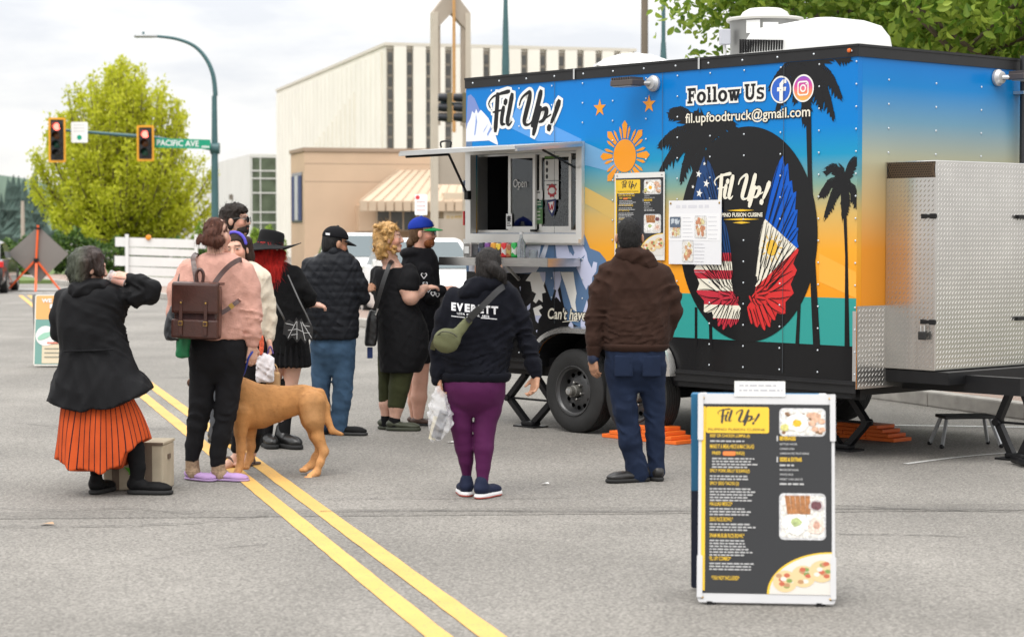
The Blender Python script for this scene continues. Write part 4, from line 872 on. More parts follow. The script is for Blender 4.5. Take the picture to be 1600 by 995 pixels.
for bold, m_, l_ in ((.07, I_BLK, 6), (.012, I_CREAM, 7.2)):
    V, F = fit_text('fil.upfoodtruck@gmail.com', hx(1072, 190)[0], hx(1267, 180)[0], hx(1170, 192.5)[1], hx(1170, 171)[1], bold, ref=.012); SW.mesh('lettering', V, F, m_, l_, side)
u, v = hx(1221, 140.4); ir = .098
D('round_icon', [ellipse(u, v, ir, ir)], I_WHT, 6, side); D('round_icon', [ellipse(u, v, ir - .012, ir - .012)], ink('icon_blue', (.03, .12, .52)), 7, side)
fL = [(-.012, -.086), (.022, -.086), (.022, -.012), (.05, -.012), (.055, .018), (.022, .018), (.022, .034), (.034, .046), (.056, .046), (.056, .074), (.02, .074), (-.012, .044), (-.012, .018), (-.036, .018), (-.036, -.012), (-.012, -.012)]
D('round_icon', [[(u + a * .95, v + b_ * .95) for a, b_ in fL]], I_WHT, 8, side)
u, v = hx(1256, 138.3)
m_ = mat('ink_sunset', (.6, .1, .3), .3, coat=.5, ramp=(2, v - .09, v + .09, [(0, (.85, .45, .06)), (.33, (.85, .22, .08)), (.62, (.62, .04, .28)), (1, (.16, .05, .50))]))
D('round_icon', [ellipse(u, v, ir, ir)], I_WHT, 6, side); D('round_icon', [ellipse(u, v, ir - .012, ir - .012)], m_, 7, side)
def ringd(lo, li, lay): b = plate(lo, [li], lambda a, b2, t_: SW.at(a, b2, lay + t_), 0, .3); b.build('round_icon', I_WHT, side)
ringd(rrect(u - .052, v - .052, u + .052, v + .052, .024), rrect(u - .041, v - .041, u + .041, v + .041, .016), 8); ringd(ellipse(u, v, .028, .028, 24), ellipse(u, v, .017, .017, 24), 8); D('round_icon', [ellipse(u + .03, v + .03, .007, .007, 10)], I_WHT, 8, side)
for bold, m_, l_ in ((.075, I_BLK, 6), (.02, I_CREAM, 7)):
    V, F = fit_text("Can't have", hx(857, 492)[0], hx(917, 492)[0], hx(887, 499.5)[1], hx(887, 481.5)[1], bold, shear=.22, ref=.02); SW.mesh('lettering', V, F, m_, l_, side)
D('underline', stroke([(*hx(880, 503), .5), (*hx(895, 501), 1), (*hx(905, 502), .5)], .008), I_CREAM, 7, side)

# ---- serving hatch: frame, sliding panes, interior
hfr = plate(rect(wu0 - .055, wv0 - .075, wu1 + .055, wv1 + .055), [rect(wu0 + .012, wv0 + .015, wu1 - .012, wv1 - .015)], lambda u, v, t_: T(u, t_, v), -.032, .03).build('hatch_frame', M_ALUW, trailer)
MB().box(T, wu0 - .05, wu1 + .05, -.06, -.034, wv0 - .06, wv0 - .03).build('drip_ledge', M_ALUW, hfr)
lin = MB(); lin.box(T, wu0 + .002, wu0 + .012, .051, .16, wv0, wv1); lin.box(T, wu1 - .012, wu1 - .002, .051, .16, wv0, wv1); lin.box(T, wu0, wu1, .051, .16, wv0 - .012, wv0); lin.box(T, wu0, wu1, .051, .16, wv1, wv1 + .012); lin.build('jamb_lining', M_ALU, hfr)
M_PANE = mat('window_glass', (.75, .8, .8), .02, trans=1.0, spec=.5)
def wx(px): return SW.hit(px, 300)[0]
cols = [(wx(783), wx(824)), (wx(828), wx(873)), (wx(875), wx(904))]
for i, (a_, b_) in enumerate(((wx(782), wx(824)), (wx(826), wx(876)))):
    w_ = .085 + .03 * i
    sash = plate(rect(a_, wv0 + .045, b_, wv1 - .03), [rect(a_ + .03, wv0 + .075, b_ - .03, wv1 - .055)], lambda u, v, t_: T(u, t_, v), w_, w_ + .022).build('sash', M_ALUW, hfr)
    MB().box(T, a_ + .028, b_ - .028, w_ + .008, w_ + .012, wv0 + .073, wv1 - .053).build('pane', M_PANE, sash)
MB().box(T, wx(876), wu1 - .01, .118, .122, wv0 + .05, wv1 - .03).build('pane', M_PANE, hfr)
MB().box(T, wu0 + .01, wu1 - .01, .07, .15, wv0 + .012, wv0 + .045).build('track', M_ALUW, hfr); MB().box(T, wu0 + .01, wu1 - .01, .07, .15, wv1 - .03, wv1 - .012).build('track', M_ALU, hfr)
MB().box(T, wx(824), wx(831), .03, .06, wv0 + .03, wv0 + .05).build('latch', M_BLK, hfr)
# interior: quilted dark panel, shelves, notices taped inside the glass
MB().box(T, .055, .95, .95, .99, .9, 2.7).build('inner_partition', mat('dark_quilt', (.03, .032, .036), .35, noise=.3, nscale=6), trailer)
b = MB()
for i in range(10):
    for j in range(9):
        c = T(.12 + i * .075, .94, wv0 + .05 + j * .11 + (.055 if i % 2 else 0)); b.ball(c, .034, 8, 6, (1, 1, 1.25))
b.build('quilted_pads', mat('quilt_pad', (.028, .03, .034), .25, metal=.5), trailer, smooth=60, kind='stuff')
note = mat('paper_white', (.78, .78, .76), .8)
SI = Sheet(T(0, .082, 0), TE, (0, 0, 1)); SI2 = Sheet(T(0, .112, 0), TE, (0, 0, 1))
def notice(sheet, x0_, x1_, y0_, y1_, m_, lay=1, lines=0, col=(.1, .1, .1)):
    u0_, u1_ = sheet.hit(x0_, 300)[0], sheet.hit(x1_, 300)[0]; v0_, v1_ = sheet.hit((x0_ + x1_) / 2, y1_)[1], sheet.hit((x0_ + x1_) / 2, y0_)[1]
    o = sheet.decal('notice', [rect(u0_, v0_, u1_, v1_)], m_, lay, hfr)
    for k in range(lines): vv = v1_ - (v1_ - v0_) * (.2 + .7 * k / max(1, lines)); sheet.decal('print_line', [rect(u0_ + (u1_ - u0_) * .15, vv - .006, u1_ - (u1_ - u0_) * rng.uniform(.12, .35), vv + .004)], mat('print_%d' % int(col[0] * 100 + col[1] * 10), col, .8), lay + 1, o)
    return u0_, u1_, v0_, v1_
u0_, u1_, v0_, v1_ = notice(SI, 791, 800, 334, 358, note, 1, 5); SI.decal('dark_emblem', [ellipse((u0_ + u1_) / 2, v1_ - .04, .02, .024)], I_BLK, 3, hfr)
u0_, u1_, v0_, v1_ = notice(SI2, 851, 873, 249, 282, note, 1)
for k, y in enumerate((255, 266, 276)): SI2.decal('dark_emblem', [ellipse(u0_ + .03, SI2.hit(856, y)[1], .014, .02)], I_BLK, 2, hfr)
notice(SI2, 851, 873, 244, 248, mat('green_notice', (.12, .25, .06), .7), 1); notice(SI2, 851, 873, 283, 312, note, 1, 1)
u, v = SI2.hit(863, 298); b = SI2.decal('red_emblem', [star(u, v, .06, 0, 9, .8)], mat('emblem_red', (.45, .04, .05), .7), 3, hfr); SI2.decal('red_emblem', [ellipse(u, v, .04, .025)], note, 4, hfr)
u, v = SI2.hit(862, 324); SI2.decal('club_crest', [[(u - .055, v + .055), (u + .055, v + .07), (u + .05, v - .02), (u + .01, v - .08), (u - .035, v - .03)]], mat('crest_navy', (.02, .03, .12), .7), 2, hfr); SI2.decal('club_crest', [[(u - .04, v + .04), (u + .035, v + .05), (u + .03, v - .01), (u + .005, v - .05), (u - .02, v - .02)]], note, 3, hfr); SI2.decal('club_crest', stroke([(u - .03, v + .03, 1), (u - .01, v - .02, 1), (u + .005, v + .02, 1), (u + .012, v - .02, 1), (u + .03, v + .045, 1)], .010), mat('crest_red', (.5, .03, .04), .7), 4, hfr)
notice(SI2, 834, 848, 298, 311, note, 1, 1); notice(SI2, 834, 848, 313, 325, mat('green_notice2', (.03, .16, .09), .7), 1, 2, (.6, .6, .5)); notice(SI2, 834, 848, 326, 350, mat('green_notice3', (.10, .22, .08), .7), 1, 3, (.65, .65, .6))
V, F = fit_text('Open', SI.hit(802, 290)[0], SI.hit(823, 290)[0], SI.hit(812, 297)[1], SI.hit(812, 280)[1], .0, shear=.1); SI.mesh('open_lettering', V, F, mat('open_white', (.7, .7, .68), .6), 1, hfr)
MB().box(T, wx(884), wx(892), .20, .35, wv0 + .02, wv0 + .28, bev=.01).build('blue_towel_roll', mat('towel_blue', (.03, .33, .46), .7), trailer); MB().box(T, wx(862), wx(872), .22, .34, wv0 + .02, wv0 + .2, bev=.02).build('blue_box', mat('box_blue', (.03, .22, .36), .7), trailer)
MB().lathe(T(wx(856), .26, wv0 + .0), (0, 0, 1), [(0, .05), (.16, .055), (.161, .045)], 16).build('cup', mat('cup_grey', (.4, .4, .4), .5), trailer, smooth=40)
MB().box(T, .06, 2.5, .17, .5, wv0 - .06, wv0 - .02).build('counter', M_STEEL, trailer)
MB().box(T, 2.1, 3.4, TW - .4, TW - .06, 1.5, 1.9).build('back_shelf', mat('shelf_dark', (.06, .055, .05), .5, noise=.6, nscale=7), trailer)
# awning flap held open by struts
zh = hx(820, 229)[1]
fl = MB(); F_ = []
A0, A1 = T(wu0 - .06, -.03, zh), T(wu1 + .06, -.03, zh); O = -TN * .70 + np.array([0, 0, -.055])
for sgn_, th_ in ((0, 0), (1, .018)): F_ += [A0 + (0, 0, th_), A1 + (0, 0, th_), A1 + O + (0, 0, th_), A0 + O + (0, 0, th_)]
fl.add(F_, [(0, 1, 2, 3), (7, 6, 5, 4), (0, 4, 5, 1), (1, 5, 6, 2), (2, 6, 7, 3), (3, 7, 4, 0)])
flap = fl.build('awning_flap', mat('flap_skin', (.46, .46, .45), .45, metal=.3, noise=.05, nscale=3), trailer)
MB().bar(A0 + O + (0, 0, -.008), A1 + O + (0, 0, .004), .02, .026).build('flap_edge', M_ALU, flap); MB().bar(A0 + (0, 0, -.012), A0 + O + (0, 0, -.012), .03, .022).bar(A1 + (0, 0, -.012), A1 + O + (0, 0, -.012), .03, .022).build('flap_rib', M_ALU, flap)
MB().tube(spline([A0 + O * .72 + TE * .3 + (0, 0, .03), A0 + O * .72 + TE * .3 + (0, 0, .075), A0 + O * .72 + TE * .42 + (0, 0, .075), A0 + O * .72 + TE * .42 + (0, 0, .03)], 4), .008, 6).build('flap_handle', M_BLK, flap)
for U in (wu0 + .03,):
    s0, s1 = A0 + TE * .04 + O * .62 + (0, 0, -.03), T(wu0 + .0, -.05, hx(747, 306)[1])
    MB().tube([A0 + TE * .04 + O * .95 + (0, 0, -.03), A0 + TE * .04 + O * .3 + (0, 0, -.035)], .011, 8).build('strut', M_BLK, trailer); MB().tube([A0 + TE * .04 + O * .3 + (0, 0, -.035), s1], .011, 8).build('strut', M_BLK, trailer)
    MB().box(T, wu0 - .02, wu0 + .03, -.075, -.034, hx(747, 312)[1], hx(747, 298)[1], bev=.006).build('strut_bracket', M_BLK, trailer)
MB().tube([A1 - TE * .04 + O * .55 + (0, 0, -.03), T(wu1 - .0, -.05, hx(905, 262)[1])], .010, 8).build('strut', M_BLK, trailer)
MB().box(T, -.02, -.004, -.02, .03, hx(728, 352)[1], hx(728, 330)[1]).build('tail_lamp', mat('tail_red', (.5, .02, .02), .25), trailer); MB().box(T, -.018, -.004, -.03, .01, hx(728, 300)[1], hx(728, 282)[1]).build('hinge', M_ALU, trailer)
# fold-down shelf
sv1 = hx(884, 404)[1]; su0, su1 = hx(738, 410)[0], hx(908, 410)[0]
shelf = MB().box(T, su0, su1, -.36, -.012, sv1 - .004, sv1 + .004).build('serving_shelf', M_STEEL, trailer)
MB().box(T, su0, su1, -.366, -.361, sv1 - .062, sv1 + .006).build('shelf_lip', M_STEEL, shelf); MB().box(T, su1 + .001, su1 + .005, -.36, -.012, sv1 - .062, sv1 + .004).build('shelf_lip', M_STEEL, shelf); MB().box(T, su0 - .005, su0 - .001, -.36, -.012, sv1 - .062, sv1 + .004).build('shelf_lip', M_STEEL, shelf)
for u in (su0 + .62,): MB().bar(T(u, -.20, sv1 - .03), T(u, -.015, sv1 - .18), .02, .02).build('shelf_bracket', M_STEEL, shelf)

# ---- fender trim, wheels, running gear
fo = [(u, v) for u, v in arch]
b = MB(); n = len(fo); ctr = np.array([(au0 + au1) / 2, TZ0 - .1])
rings = []
for i, (u, v) in enumerate(fo):
    d = np.array(fo[min(i + 1, n - 1)]) - np.array(fo[max(i - 1, 0)]); d /= np.linalg.norm(d); nn = np.array([-d[1], d[0]])
    o_ = np.array([u, v]); p1 = o_ - nn * .006; p2 = o_ + nn * .032
    rings.append([T(p1[0], -.07, p1[1]), T(p2[0], -.066, p2[1]), T(p2[0] + nn[0] * .012, -.03, p2[1] + nn[1] * .012), T(p2[0] + nn[0] * .014, -.0115, p2[1] + nn[1] * .014), T(p1[0], -.0115, p1[1])])
b.loft(rings).build('fender', M_PLATE, trailer, smooth=50)
b = MB()
for i in range(n - 1):
    ins = lambda p: (p[0] + ((au0 + au1) / 2 - p[0]) * .012, p[1] - .006)
    (u0, v0), (u1, v1) = ins(fo[i]), ins(fo[i + 1]); b.add([T(u0, -.008, v0), T(u1, -.008, v1), T(u1, .36, v1), T(u0, .36, v0)], [(0, 1, 2, 3)])
b.add([T(u, .361, v) for u, v in fo], [tuple(range(n))]); b.build('wheel_well', M_BLK, trailer)
M_TYRE = mat('tyre_rubber', (.018, .018, .018), .8, noise=.25, nscale=10, bump=.15, bscale=40)
def wheel(u, w0, side_):
    c = T(u, w0, WZ); ax = -TN * side_; r = WRAD
    wh = empty('wheel', c, None, None); wh.parent = trailer; wh.location = tuple(c - WLOC[trailer.name]); WLOC[wh.name] = c
    pr = [(-.20, .20), (-.215, .24), (-.205, .30), (-.175, .327), (-.15, .335)]
    for k in range(5): x = -.15 + k * .026; pr += [(x, .337), (x + .018, .337), (x + .019, .329), (x + .025, .329)]
    pr += [(-.02, .337), (-.012, .33), (.004, .305), (.010, .27), (.006, .235), (-.004, .205), (-.02, .198), (-.19, .198)]
    MB().lathe(c, ax, pr, 56, ring=True).build('tyre', M_TYRE, wh, smooth=28)
    rim = MB().lathe(c, ax, [(-.004, .205), (.004, .202), (.004, .196), (-.012, .190), (-.02, .178), (-.075, .168), (-.085, .16), (-.085, .155), (-.066, .12), (-.052, .09), (-.05, .06), (-.09, .05), (-.09, .01)], 40, open0=True).build('rim', mat('rim_black', (.05, .05, .051), .3, spec=.6), wh, smooth=40)
    p = np.cross(ax, (0, 0, 1)); p /= np.linalg.norm(p)
    for k in range(12): a = 2 * math.pi * k / 12; q = c + (p * math.cos(a) + np.array([0, 0, 1]) * math.sin(a)) * .137 + ax * -.069; MB().lathe(q, ax, [(0, .019), (.004, .018), (.0041, .002)], 10).build('vent_hole', mat('hole_black', (.001, .001, .001), 1.0, spec=0), wh)
    MB().lathe(c, ax, [(-.06, .05), (.0, .046), (.005, .038), (.045, .036), (.05, .028)], 20).build('hub', mat('hub_dark', (.16, .155, .14), .4, metal=.3), wh, smooth=40); MB().lathe(c, ax, [(.05, .026), (.056, .025), (.058, .012)], 16).build('hub_cap', M_ALU, wh, smooth=40)
    for k in range(6): a = 2 * math.pi * k / 6 + .3; q = c + (p * math.cos(a) + np.array([0, 0, 1]) * math.sin(a)) * .068; MB().lathe(q, ax, [(-.06, .012), (-.02, .011), (-.016, .006)], 6).build('wheel_nut', mat('nut', (.35, .34, .32), .35, metal=.8), wh)
for u in (AC1, AC2): wheel(u, .015, 1)
for u in (AC1, AC2): wheel(u, TW - .015, -1)
b = MB(); b.box(T, .06, TL - .06, .12, .18, .43, .585); b.build('chassis_rail', M_BLK, trailer); MB().box(T, .06, TL - .06, TW - .18, TW - .12, .43, .585).build('chassis_rail', M_BLK, trailer)
for u in (.2, .9, 2.6, 3.4, 4.1): MB().box(T, u, u + .06, .182, TW - .182, .46, .58).build('cross_member', M_BLK, trailer)
for u in (AC1, AC2): MB().cyl(T(u, .21, WZ), T(u, TW - .21, WZ), .04, .04, 10).build('axle', M_BLK, trailer)
MB().box(T, au1 + .05, TL - .05, .005, .06, TZ0 - .07, TZ0 - .031).build('lower_rail', M_BLK, trailer)
def scissor(u, w, top, along, spread=.27, lab=None):
    c = T(u, w, 0); d = TE if along == 'u' else TN; o = -TN if along == 'u' else TE
    j = empty('scissor_jack', c, None, None); j.parent = trailer; j.location = tuple(c - WLOC[trailer.name]); WLOC[j.name] = c
    mz = top * .52
    for s_ in (-1, 1):
        MB().bar(c + d * s_ * .035 + (0, 0, .03), c + d * s_ * spread + (0, 0, mz), .045, .05, up=o).build('jack_arm', M_BLK, j); MB().bar(c + d * s_ * spread + (0, 0, mz), c + d * s_ * .05 + (0, 0, top), .045, .05, up=o).build('jack_arm', M_BLK, j)
        MB().cyl(c + d * s_ * spread - o * .04 + (0, 0, mz), c + d * s_ * spread + o * .04 + (0, 0, mz), .028, .028, 10).build('pivot', M_BLK, j)
    MB().cyl(c - d * (spread + .05) + (0, 0, mz), c + d * (spread + .05) + (0, 0, mz), .009, .009, 8).build('screw', M_BLK, j)
    f = lambda a, b_, z: c + d * a + o * b_ + np.array([0, 0, z])
    b = MB(); b.box(f, -.13, .13, -.08, .08, 0, .014); b.box(f, -.07, .07, -.05, .05, .014, .05, bev=.01); b.build('foot_plate', M_BLK, j); MB().box(f, -.08, .08, -.05, .05, top, top + .04).build('top_plate', M_BLK, j)
scissor(hx(815, 655)[0] + .0, .10, .44, 'u'); scissor(hx(1092, 640)[0] - .0, .9, .44, 'u'); scissor(TL - .62, .62, .42, 'u', .22)
# yellow sticker on the rear jack area
# ---- drawbar and tread-plate box on the nose
for w in (.55, TW - .55): MB().box(T, TL + .001, TL + 1.0, w - .04, w + .04, .50, .62).build('drawbar', M_BLK, trailer)
MB().box(T, TL + .001, TL + .55, .32, TW - .2, .56, .645).build('carrier_beam', M_BLK, trailer)
def scissor2():
    scissor(TL + .62, 1.02, .50, 'u', .16)
scissor2()
BX0, BX1, BZ0, BZ1, BD = SF.hit(1383, 400)[0], SF.hit(1383, 400)[0] + 1.42, .652, 2.105, .44
box = MB().box(T, TL + .002, TL + BD, BX0, BX1, BZ0, BZ1, bev=.006).build('tread_plate_box', M_PLATE, trailer)
def tread(sheet, u0, u1, v0, v1, parent, sp=.0335, lay=.4, skip=None):
    b = MB(); V = []; F = []
    nu, nv = int((u1 - u0) / sp), int((v1 - v0) / sp)
    for i in range(nu):
        for j in range(nv):
            cu, cv = u0 + (i + .5) * (u1 - u0) / nu, v0 + (j + .5) * (v1 - v0) / nv
            if skip and skip(cu, cv): continue
            a = R(48) if (i + j) % 2 == 0 else R(42); dx, dy = math.cos(a), math.sin(a); l, w = sp * .5, sp * .15; o = len(V)
            for x, y, h in ((-l, 0, 0), (0, -w, 0), (l, 0, 0), (0, w, 0), (-l * .55, 0, 2.0), (l * .55, 0, 2.0)): V.append(sheet.at(cu + x * dx - y * dy, cv + x * dy + y * dx, lay + h))
            F += [(o, o + 1, o + 5, o + 4), (o + 1, o + 2, o + 5), (o + 2, o + 3, o + 4, o + 5), (o + 3, o, o + 4)]
    b.add(V, F).build('tread_relief', M_PLATE, parent, fixn=False, kind='stuff')
SBF = Sheet(T(TL + BD, BX0, 0), TN, (0, 0, 1)); SBS = Sheet(T(TL, BX0, 0), TE, (0, 0, 1))
tread(SBF, .01, BX1 - BX0 - .01, BZ0 + .01, BZ1 - .01, box); tread(SBS, .01, BD - .012, BZ0 + .01, BZ1 - .125, box)
SBS.decal('vent_mesh', [rect(.012, BZ1 - .118, BD - .012, BZ1 - .008)], M_BLK, 1, box)
b = MB()
for i in range(28):
    u = .012 + i * (BD - .024) / 28
    for s_ in (1, -1): b.bar(SBS.at(u, BZ1 - .118 if s_ > 0 else BZ1 - .008, 3), SBS.at(min(u + .05, BD - .012), BZ1 - .008 if s_ > 0 else BZ1 - .118, 3), .004, .003)
b.build('vent_wire', mat('vent_bronze', (.16, .11, .07), .5, metal=.5), box, kind='stuff')
for z in (1.72, .99):
    f = lambda a, b_, zz_: SBS.at(a, zz_) + SBS.n * b_
    b = MB(); b.box(f, BD - .10, BD + .012, .002, .02, z - .012, z + .012, bev=.003); b.box(f, BD - .03, BD + .02, .02, .035, z - .018, z + .018, bev=.003); b.box(f, BD - .12, BD - .085, .002, .012, z - .016, z + .016); b.build('latch', M_BLK, box)
    f2 = lambda a, b_, zz_: SBF.at(a, zz_) + SBF.n * b_
    MB().box(f2, BX1 - BX0 - .5, BX1 - BX0 - .38, .002, .03, z - .014, z + .014, bev=.003).build('latch', M_BLK, box)
f = lambda a, b_, zz_: SBS.at(a, zz_) + SBS.n * b_
pl = MB().box(f, BD - .115, BD - .055, .02, .045, .865, .925, bev=.008).build('padlock', mat('padlock_black', (.02, .02, .02), .3), box); MB().tube([SBS.at(BD - .10, .92) + SBS.n * .03, SBS.at(BD - .10, .965) + SBS.n * .03, SBS.at(BD - .07, .965) + SBS.n * .03, SBS.at(BD - .07, .92) + SBS.n * .03], .006, 6).build('shackle', M_ALU, pl)
# tread plate skirt on the front wall
sk = MB().box(T, TL + .0015, TL + .006, .004, TW, TZ0, 1.095).build('stone_guard', M_PLATE, trailer); SK = Sheet(T(TL + .006, 0, 0), TN, (0, 0, 1)); tread(SK, .01, BX0 - .003, TZ0 + .01, 1.085, sk)
# roof gear
fc = T(2.5, .97, 2.90)
ef = empty('exhaust_fan', fc, None, None); ef.parent = trailer; ef.location = tuple(fc - WLOC[trailer.name]); WLOC[ef.name] = fc
MB().lathe(fc, (0, 0, 1), [(0, .27), (.34, .275), (.365, .28)], 40).build('drum', mat('galvanised_drum', (.26, .26, .25), .4, metal=.45, noise=.12, nscale=4, stretch=(1, 1, .2)), ef, smooth=40)
MB().lathe(fc, (0, 0, 1), [(.36, .30), (.375, .305), (.385, .30), (.395, .20), (.435, .175), (.46, .13), (.47, .03)], 40).build('lid', mat('fan_lid', (.55, .54, .50), .5), ef, smooth=40)
MB().box(WORLD, fc[0] - .37, fc[0] - .285, fc[1] - .16, fc[1] - .08, fc[2] + .17, fc[2] + .29, bev=.008).build('switch_box', mat('switch_grey', (.42, .43, .47), .5), ef); MB().tube(spline([fc + (-.33, -.12, .17), fc + (-.33, -.12, .08), fc + (-.38, -.1, 0)], 5), .013, 8).build('conduit', mat('conduit', (.55, .55, .55), .4), ef)
for dx, dz, w_, h_, m_ in ((-.17, .25, .10, .10, note), (-.05, .18, .12, .15, note), (-.18, .06, .07, .09, mat('label_grey', (.6, .6, .58), .6))):
    b = MB(); V = []; 
    for k in range(5):
        for zz_ in (0, h_): a = math.asin(max(-.98, min(.98, (dx + w_ * k / 4) / .279))); V.append(fc + (math.sin(a) * .282, -math.cos(a) * .282, dz + zz_))
    b.add(V, [(2 * k, 2 * k + 2, 2 * k + 3, 2 * k + 1) for k in range(4)]).build('data_label', m_, ef)
b = MB(); a = math.asin(.01 / .279); b.add([fc + (-.02, -.285, .22), fc + (.03, -.285, .27), fc + (-.02, -.285, .27)], [(0, 1, 2)]).add([fc + (.0, -.285, .20), fc + (.04, -.285, .20), fc + (.04, -.285, .25)], [(0, 1, 2)]).build('blue_mark', mat('mark_blue', (.0, .25, .6), .6), ef)
ac = T(3.25, .72, 2.90)
acu = empty('roof_air_conditioner', ac, None, None); acu.parent = trailer; acu.location = tuple(ac - WLOC[trailer.name]); WLOC[acu.name] = ac
AF = lambda u, w, z: ac + TE * u + TN * w + np.array([0, 0, z])
rings = []
for z, k, kl in ((0, 1, 1), (.06, 1.0, 1.0), (.16, .97, .96), (.24, .88, .84), (.285, .70, .60), (.295, .4, .3)):
    rings.append([AF(-.36 * (k if u < 0 else kl) * -1 * (1 if u >= 0 else -1) if False else u * (.50 * (kl if u > 0 else k)), w * .36 * k, z - (.03 if u < -.5 and z > .25 else 0)) for u, w in rrect(-1, -1, 1, 1, .35, 5)])
MB().loft(rings).build('shroud', mat('shroud_white', (.60, .60, .58), .4, noise=.03, nscale=3), acu, smooth=50)
b = MB()
for k in range(17): u = -.45 + k * .026; b.box(AF, u, u + .007, -.372, -.352, .06, .165 - k * .0022)
b.build('louvre', M_BLK, acu, kind='stuff')
# flood lights
def flood(c, out_, right, label_, tilt):
    up = np.array([0, 0, 1.]); f = empty('flood_light', c, None, None); f.parent = trailer; f.location = tuple(c - WLOC[trailer.name]); WLOC[f.name] = c
    MB().lathe(c, out_, [(0, .062), (.02, .062), (.026, .055), (.05, .045), (.055, .02)], 20).build('mount', mat('lamp_mount', (.5, .5, .5), .4, metal=.4), f, smooth=40)
    a = c + out_ * .06; hc = a + out_ * .08 + right * tilt * .13
    MB().tube([c + out_ * .05, hc - right * tilt * .08], .018, 8).build('knuckle', mat('lamp_knuckle', (.4, .4, .4), .4, metal=.5), f)
    fr_ = lambda x, y, z: hc + right * x + out_ * y + up * z + out_ * 0
    h = MB().box(fr_, -.12, .12, -.05, .09, -.02, .025, bev=.006).build('housing', mat('lamp_housing', (.09, .075, .07), .4, metal=.3), f)
    b = MB()
    for k in range(9): b.box(fr_, -.11 + k * .025, -.10 + k * .025, -.05, .09, .026, .045)
    b.build('cooling_fins', MATS['lamp_housing'], f, kind='stuff'); MB().box(fr_, -.10, .10, -.03, .08, -.026, -.021).build('diffuser', mat('lamp_diffuser', (.45, .45, .43), .3), f)
flood(T(hx(1023, 131)[0], -.004, hx(1023, 131)[1]), -TN, TE, None, -1.0)
u, v = SF.hit(1557, 122); flood(T(TL + .004, u, v), TE, TN, None, 1.0)
u, v = SF.hit(1589, 150); MB().tube([T(TL + .06, u, SF.hit(1589, 256)[1] - .1), T(TL + .06, u, 2.93)], .028, 12).build('vent_pipe', mat('pipe_black', (.018, .018, .02), .35), trailer, smooth=50)
v = SF.hit(1589, 146)[1]; MB().box(T, TL + .002, TL + .095, u - .05, u + .04, v - .012, v + .012).build('pipe_clip', M_ALU, trailer)
MB().lathe(T(hx(1330, 80)[0], -.0165, 2.868), -TN, [(0, .016), (.012, .014), (.016, .004)], 12).build('marker_lamp', mat('marker_amber', (.7, .14, .02), .3), trailer, smooth=40)
# ================================================================== FIGURES: fields of rounded volumes turned into one continuous skin
def surfnet(D, org, h):
    a = D < 0; n = np.array(D.shape)
    c = [D[i:n[0] - 1 + i, j:n[1] - 1 + j, k:n[2] - 1 + k] for i in (0, 1) for j in (0, 1) for k in (0, 1)]
    cnt = sum((q < 0).astype(np.int8) for q in c); I = np.nonzero((cnt > 0) & (cnt < 8)); N_ = len(I[0])
    vals = np.stack([q[I] for q in c], 1); off = np.array([(i, j, k) for i in (0, 1) for j in (0, 1) for k in (0, 1)], float)
    acc = np.zeros((N_, 3)); w = np.zeros(N_)
    for x in range(8):
        for y in range(x + 1, 8):
            if np.abs(off[x] - off[y]).sum() != 1: continue
            va, vb = vals[:, x], vals[:, y]; m = (va < 0) != (vb < 0); t = np.where(m, va / np.where(m, va - vb, 1), 0)
            acc += np.where(m[:, None], off[x] + (off[y] - off[x]) * t[:, None], 0); w += m
    V = (np.stack(I, 1) + acc / w[:, None]) * h + org
    idx = -np.ones(tuple(n - 1), np.int64); idx[I] = np.arange(N_); Q = []
    for ax in range(3):
        s0 = [slice(1, -1)] * 3; s1 = [slice(1, -1)] * 3; s0[ax] = slice(0, n[ax] - 1); s1[ax] = slice(1, n[ax])
        A, B = a[tuple(s0)], a[tuple(s1)]; E = np.nonzero(A != B); sg = A[E]; p = [E[0] + (ax != 0), E[1] + (ax != 1), E[2] + (ax != 2)]
        b, c_ = [(1, 2), (2, 0), (0, 1)][ax]
        def cell(db, dc): q = list(p); q[b] = q[b] - db; q[c_] = q[c_] - dc; return idx[tuple(q)]
        f = np.stack([cell(1, 1), cell(0, 1), cell(0, 0), cell(1, 0)], 1); f[~sg] = f[~sg][:, ::-1]; Q.append(f)
    Q = np.concatenate(Q); return V, Q[(Q >= 0).all(1)]
def quadmesh(name, V, Q, m, col=None):
    me = bpy.data.meshes.new(name); me.vertices.add(len(V)); me.vertices.foreach_set('co', V.astype(np.float32).ravel()); me.loops.add(Q.size); me.loops.foreach_set('vertex_index', Q.astype(np.int32).ravel())
    me.polygons.add(len(Q)); me.polygons.foreach_set('loop_start', np.arange(0, Q.size, 4, dtype=np.int32)); me.update(calc_edges=True)
    me.polygons.foreach_set('use_smooth', np.ones(len(Q), bool))
    if col is not None:
        at = me.color_attributes.new('Col', 'FLOAT_COLOR', 'POINT'); at.data.foreach_set('color', np.concatenate([col, np.ones((len(V), 1))], 1).astype(np.float32).ravel())
    me.materials.append(m); return me
def smin(a, b, k):
    if k <= 0: return np.minimum(a, b)
    h = np.clip(.5 + .5 * (b - a) / k, 0, 1); return b + (a - b) * h - k * h * (1 - h)
def rotz(yaw, pitch=0, roll=0):   # columns: right, back, up of something that faces -y at yaw 0
    return np.array(Matrix.Rotation(yaw, 3, 'Z') @ Matrix.Rotation(pitch, 3, 'X') @ Matrix.Rotation(roll, 3, 'Y'))
FOLD = .9
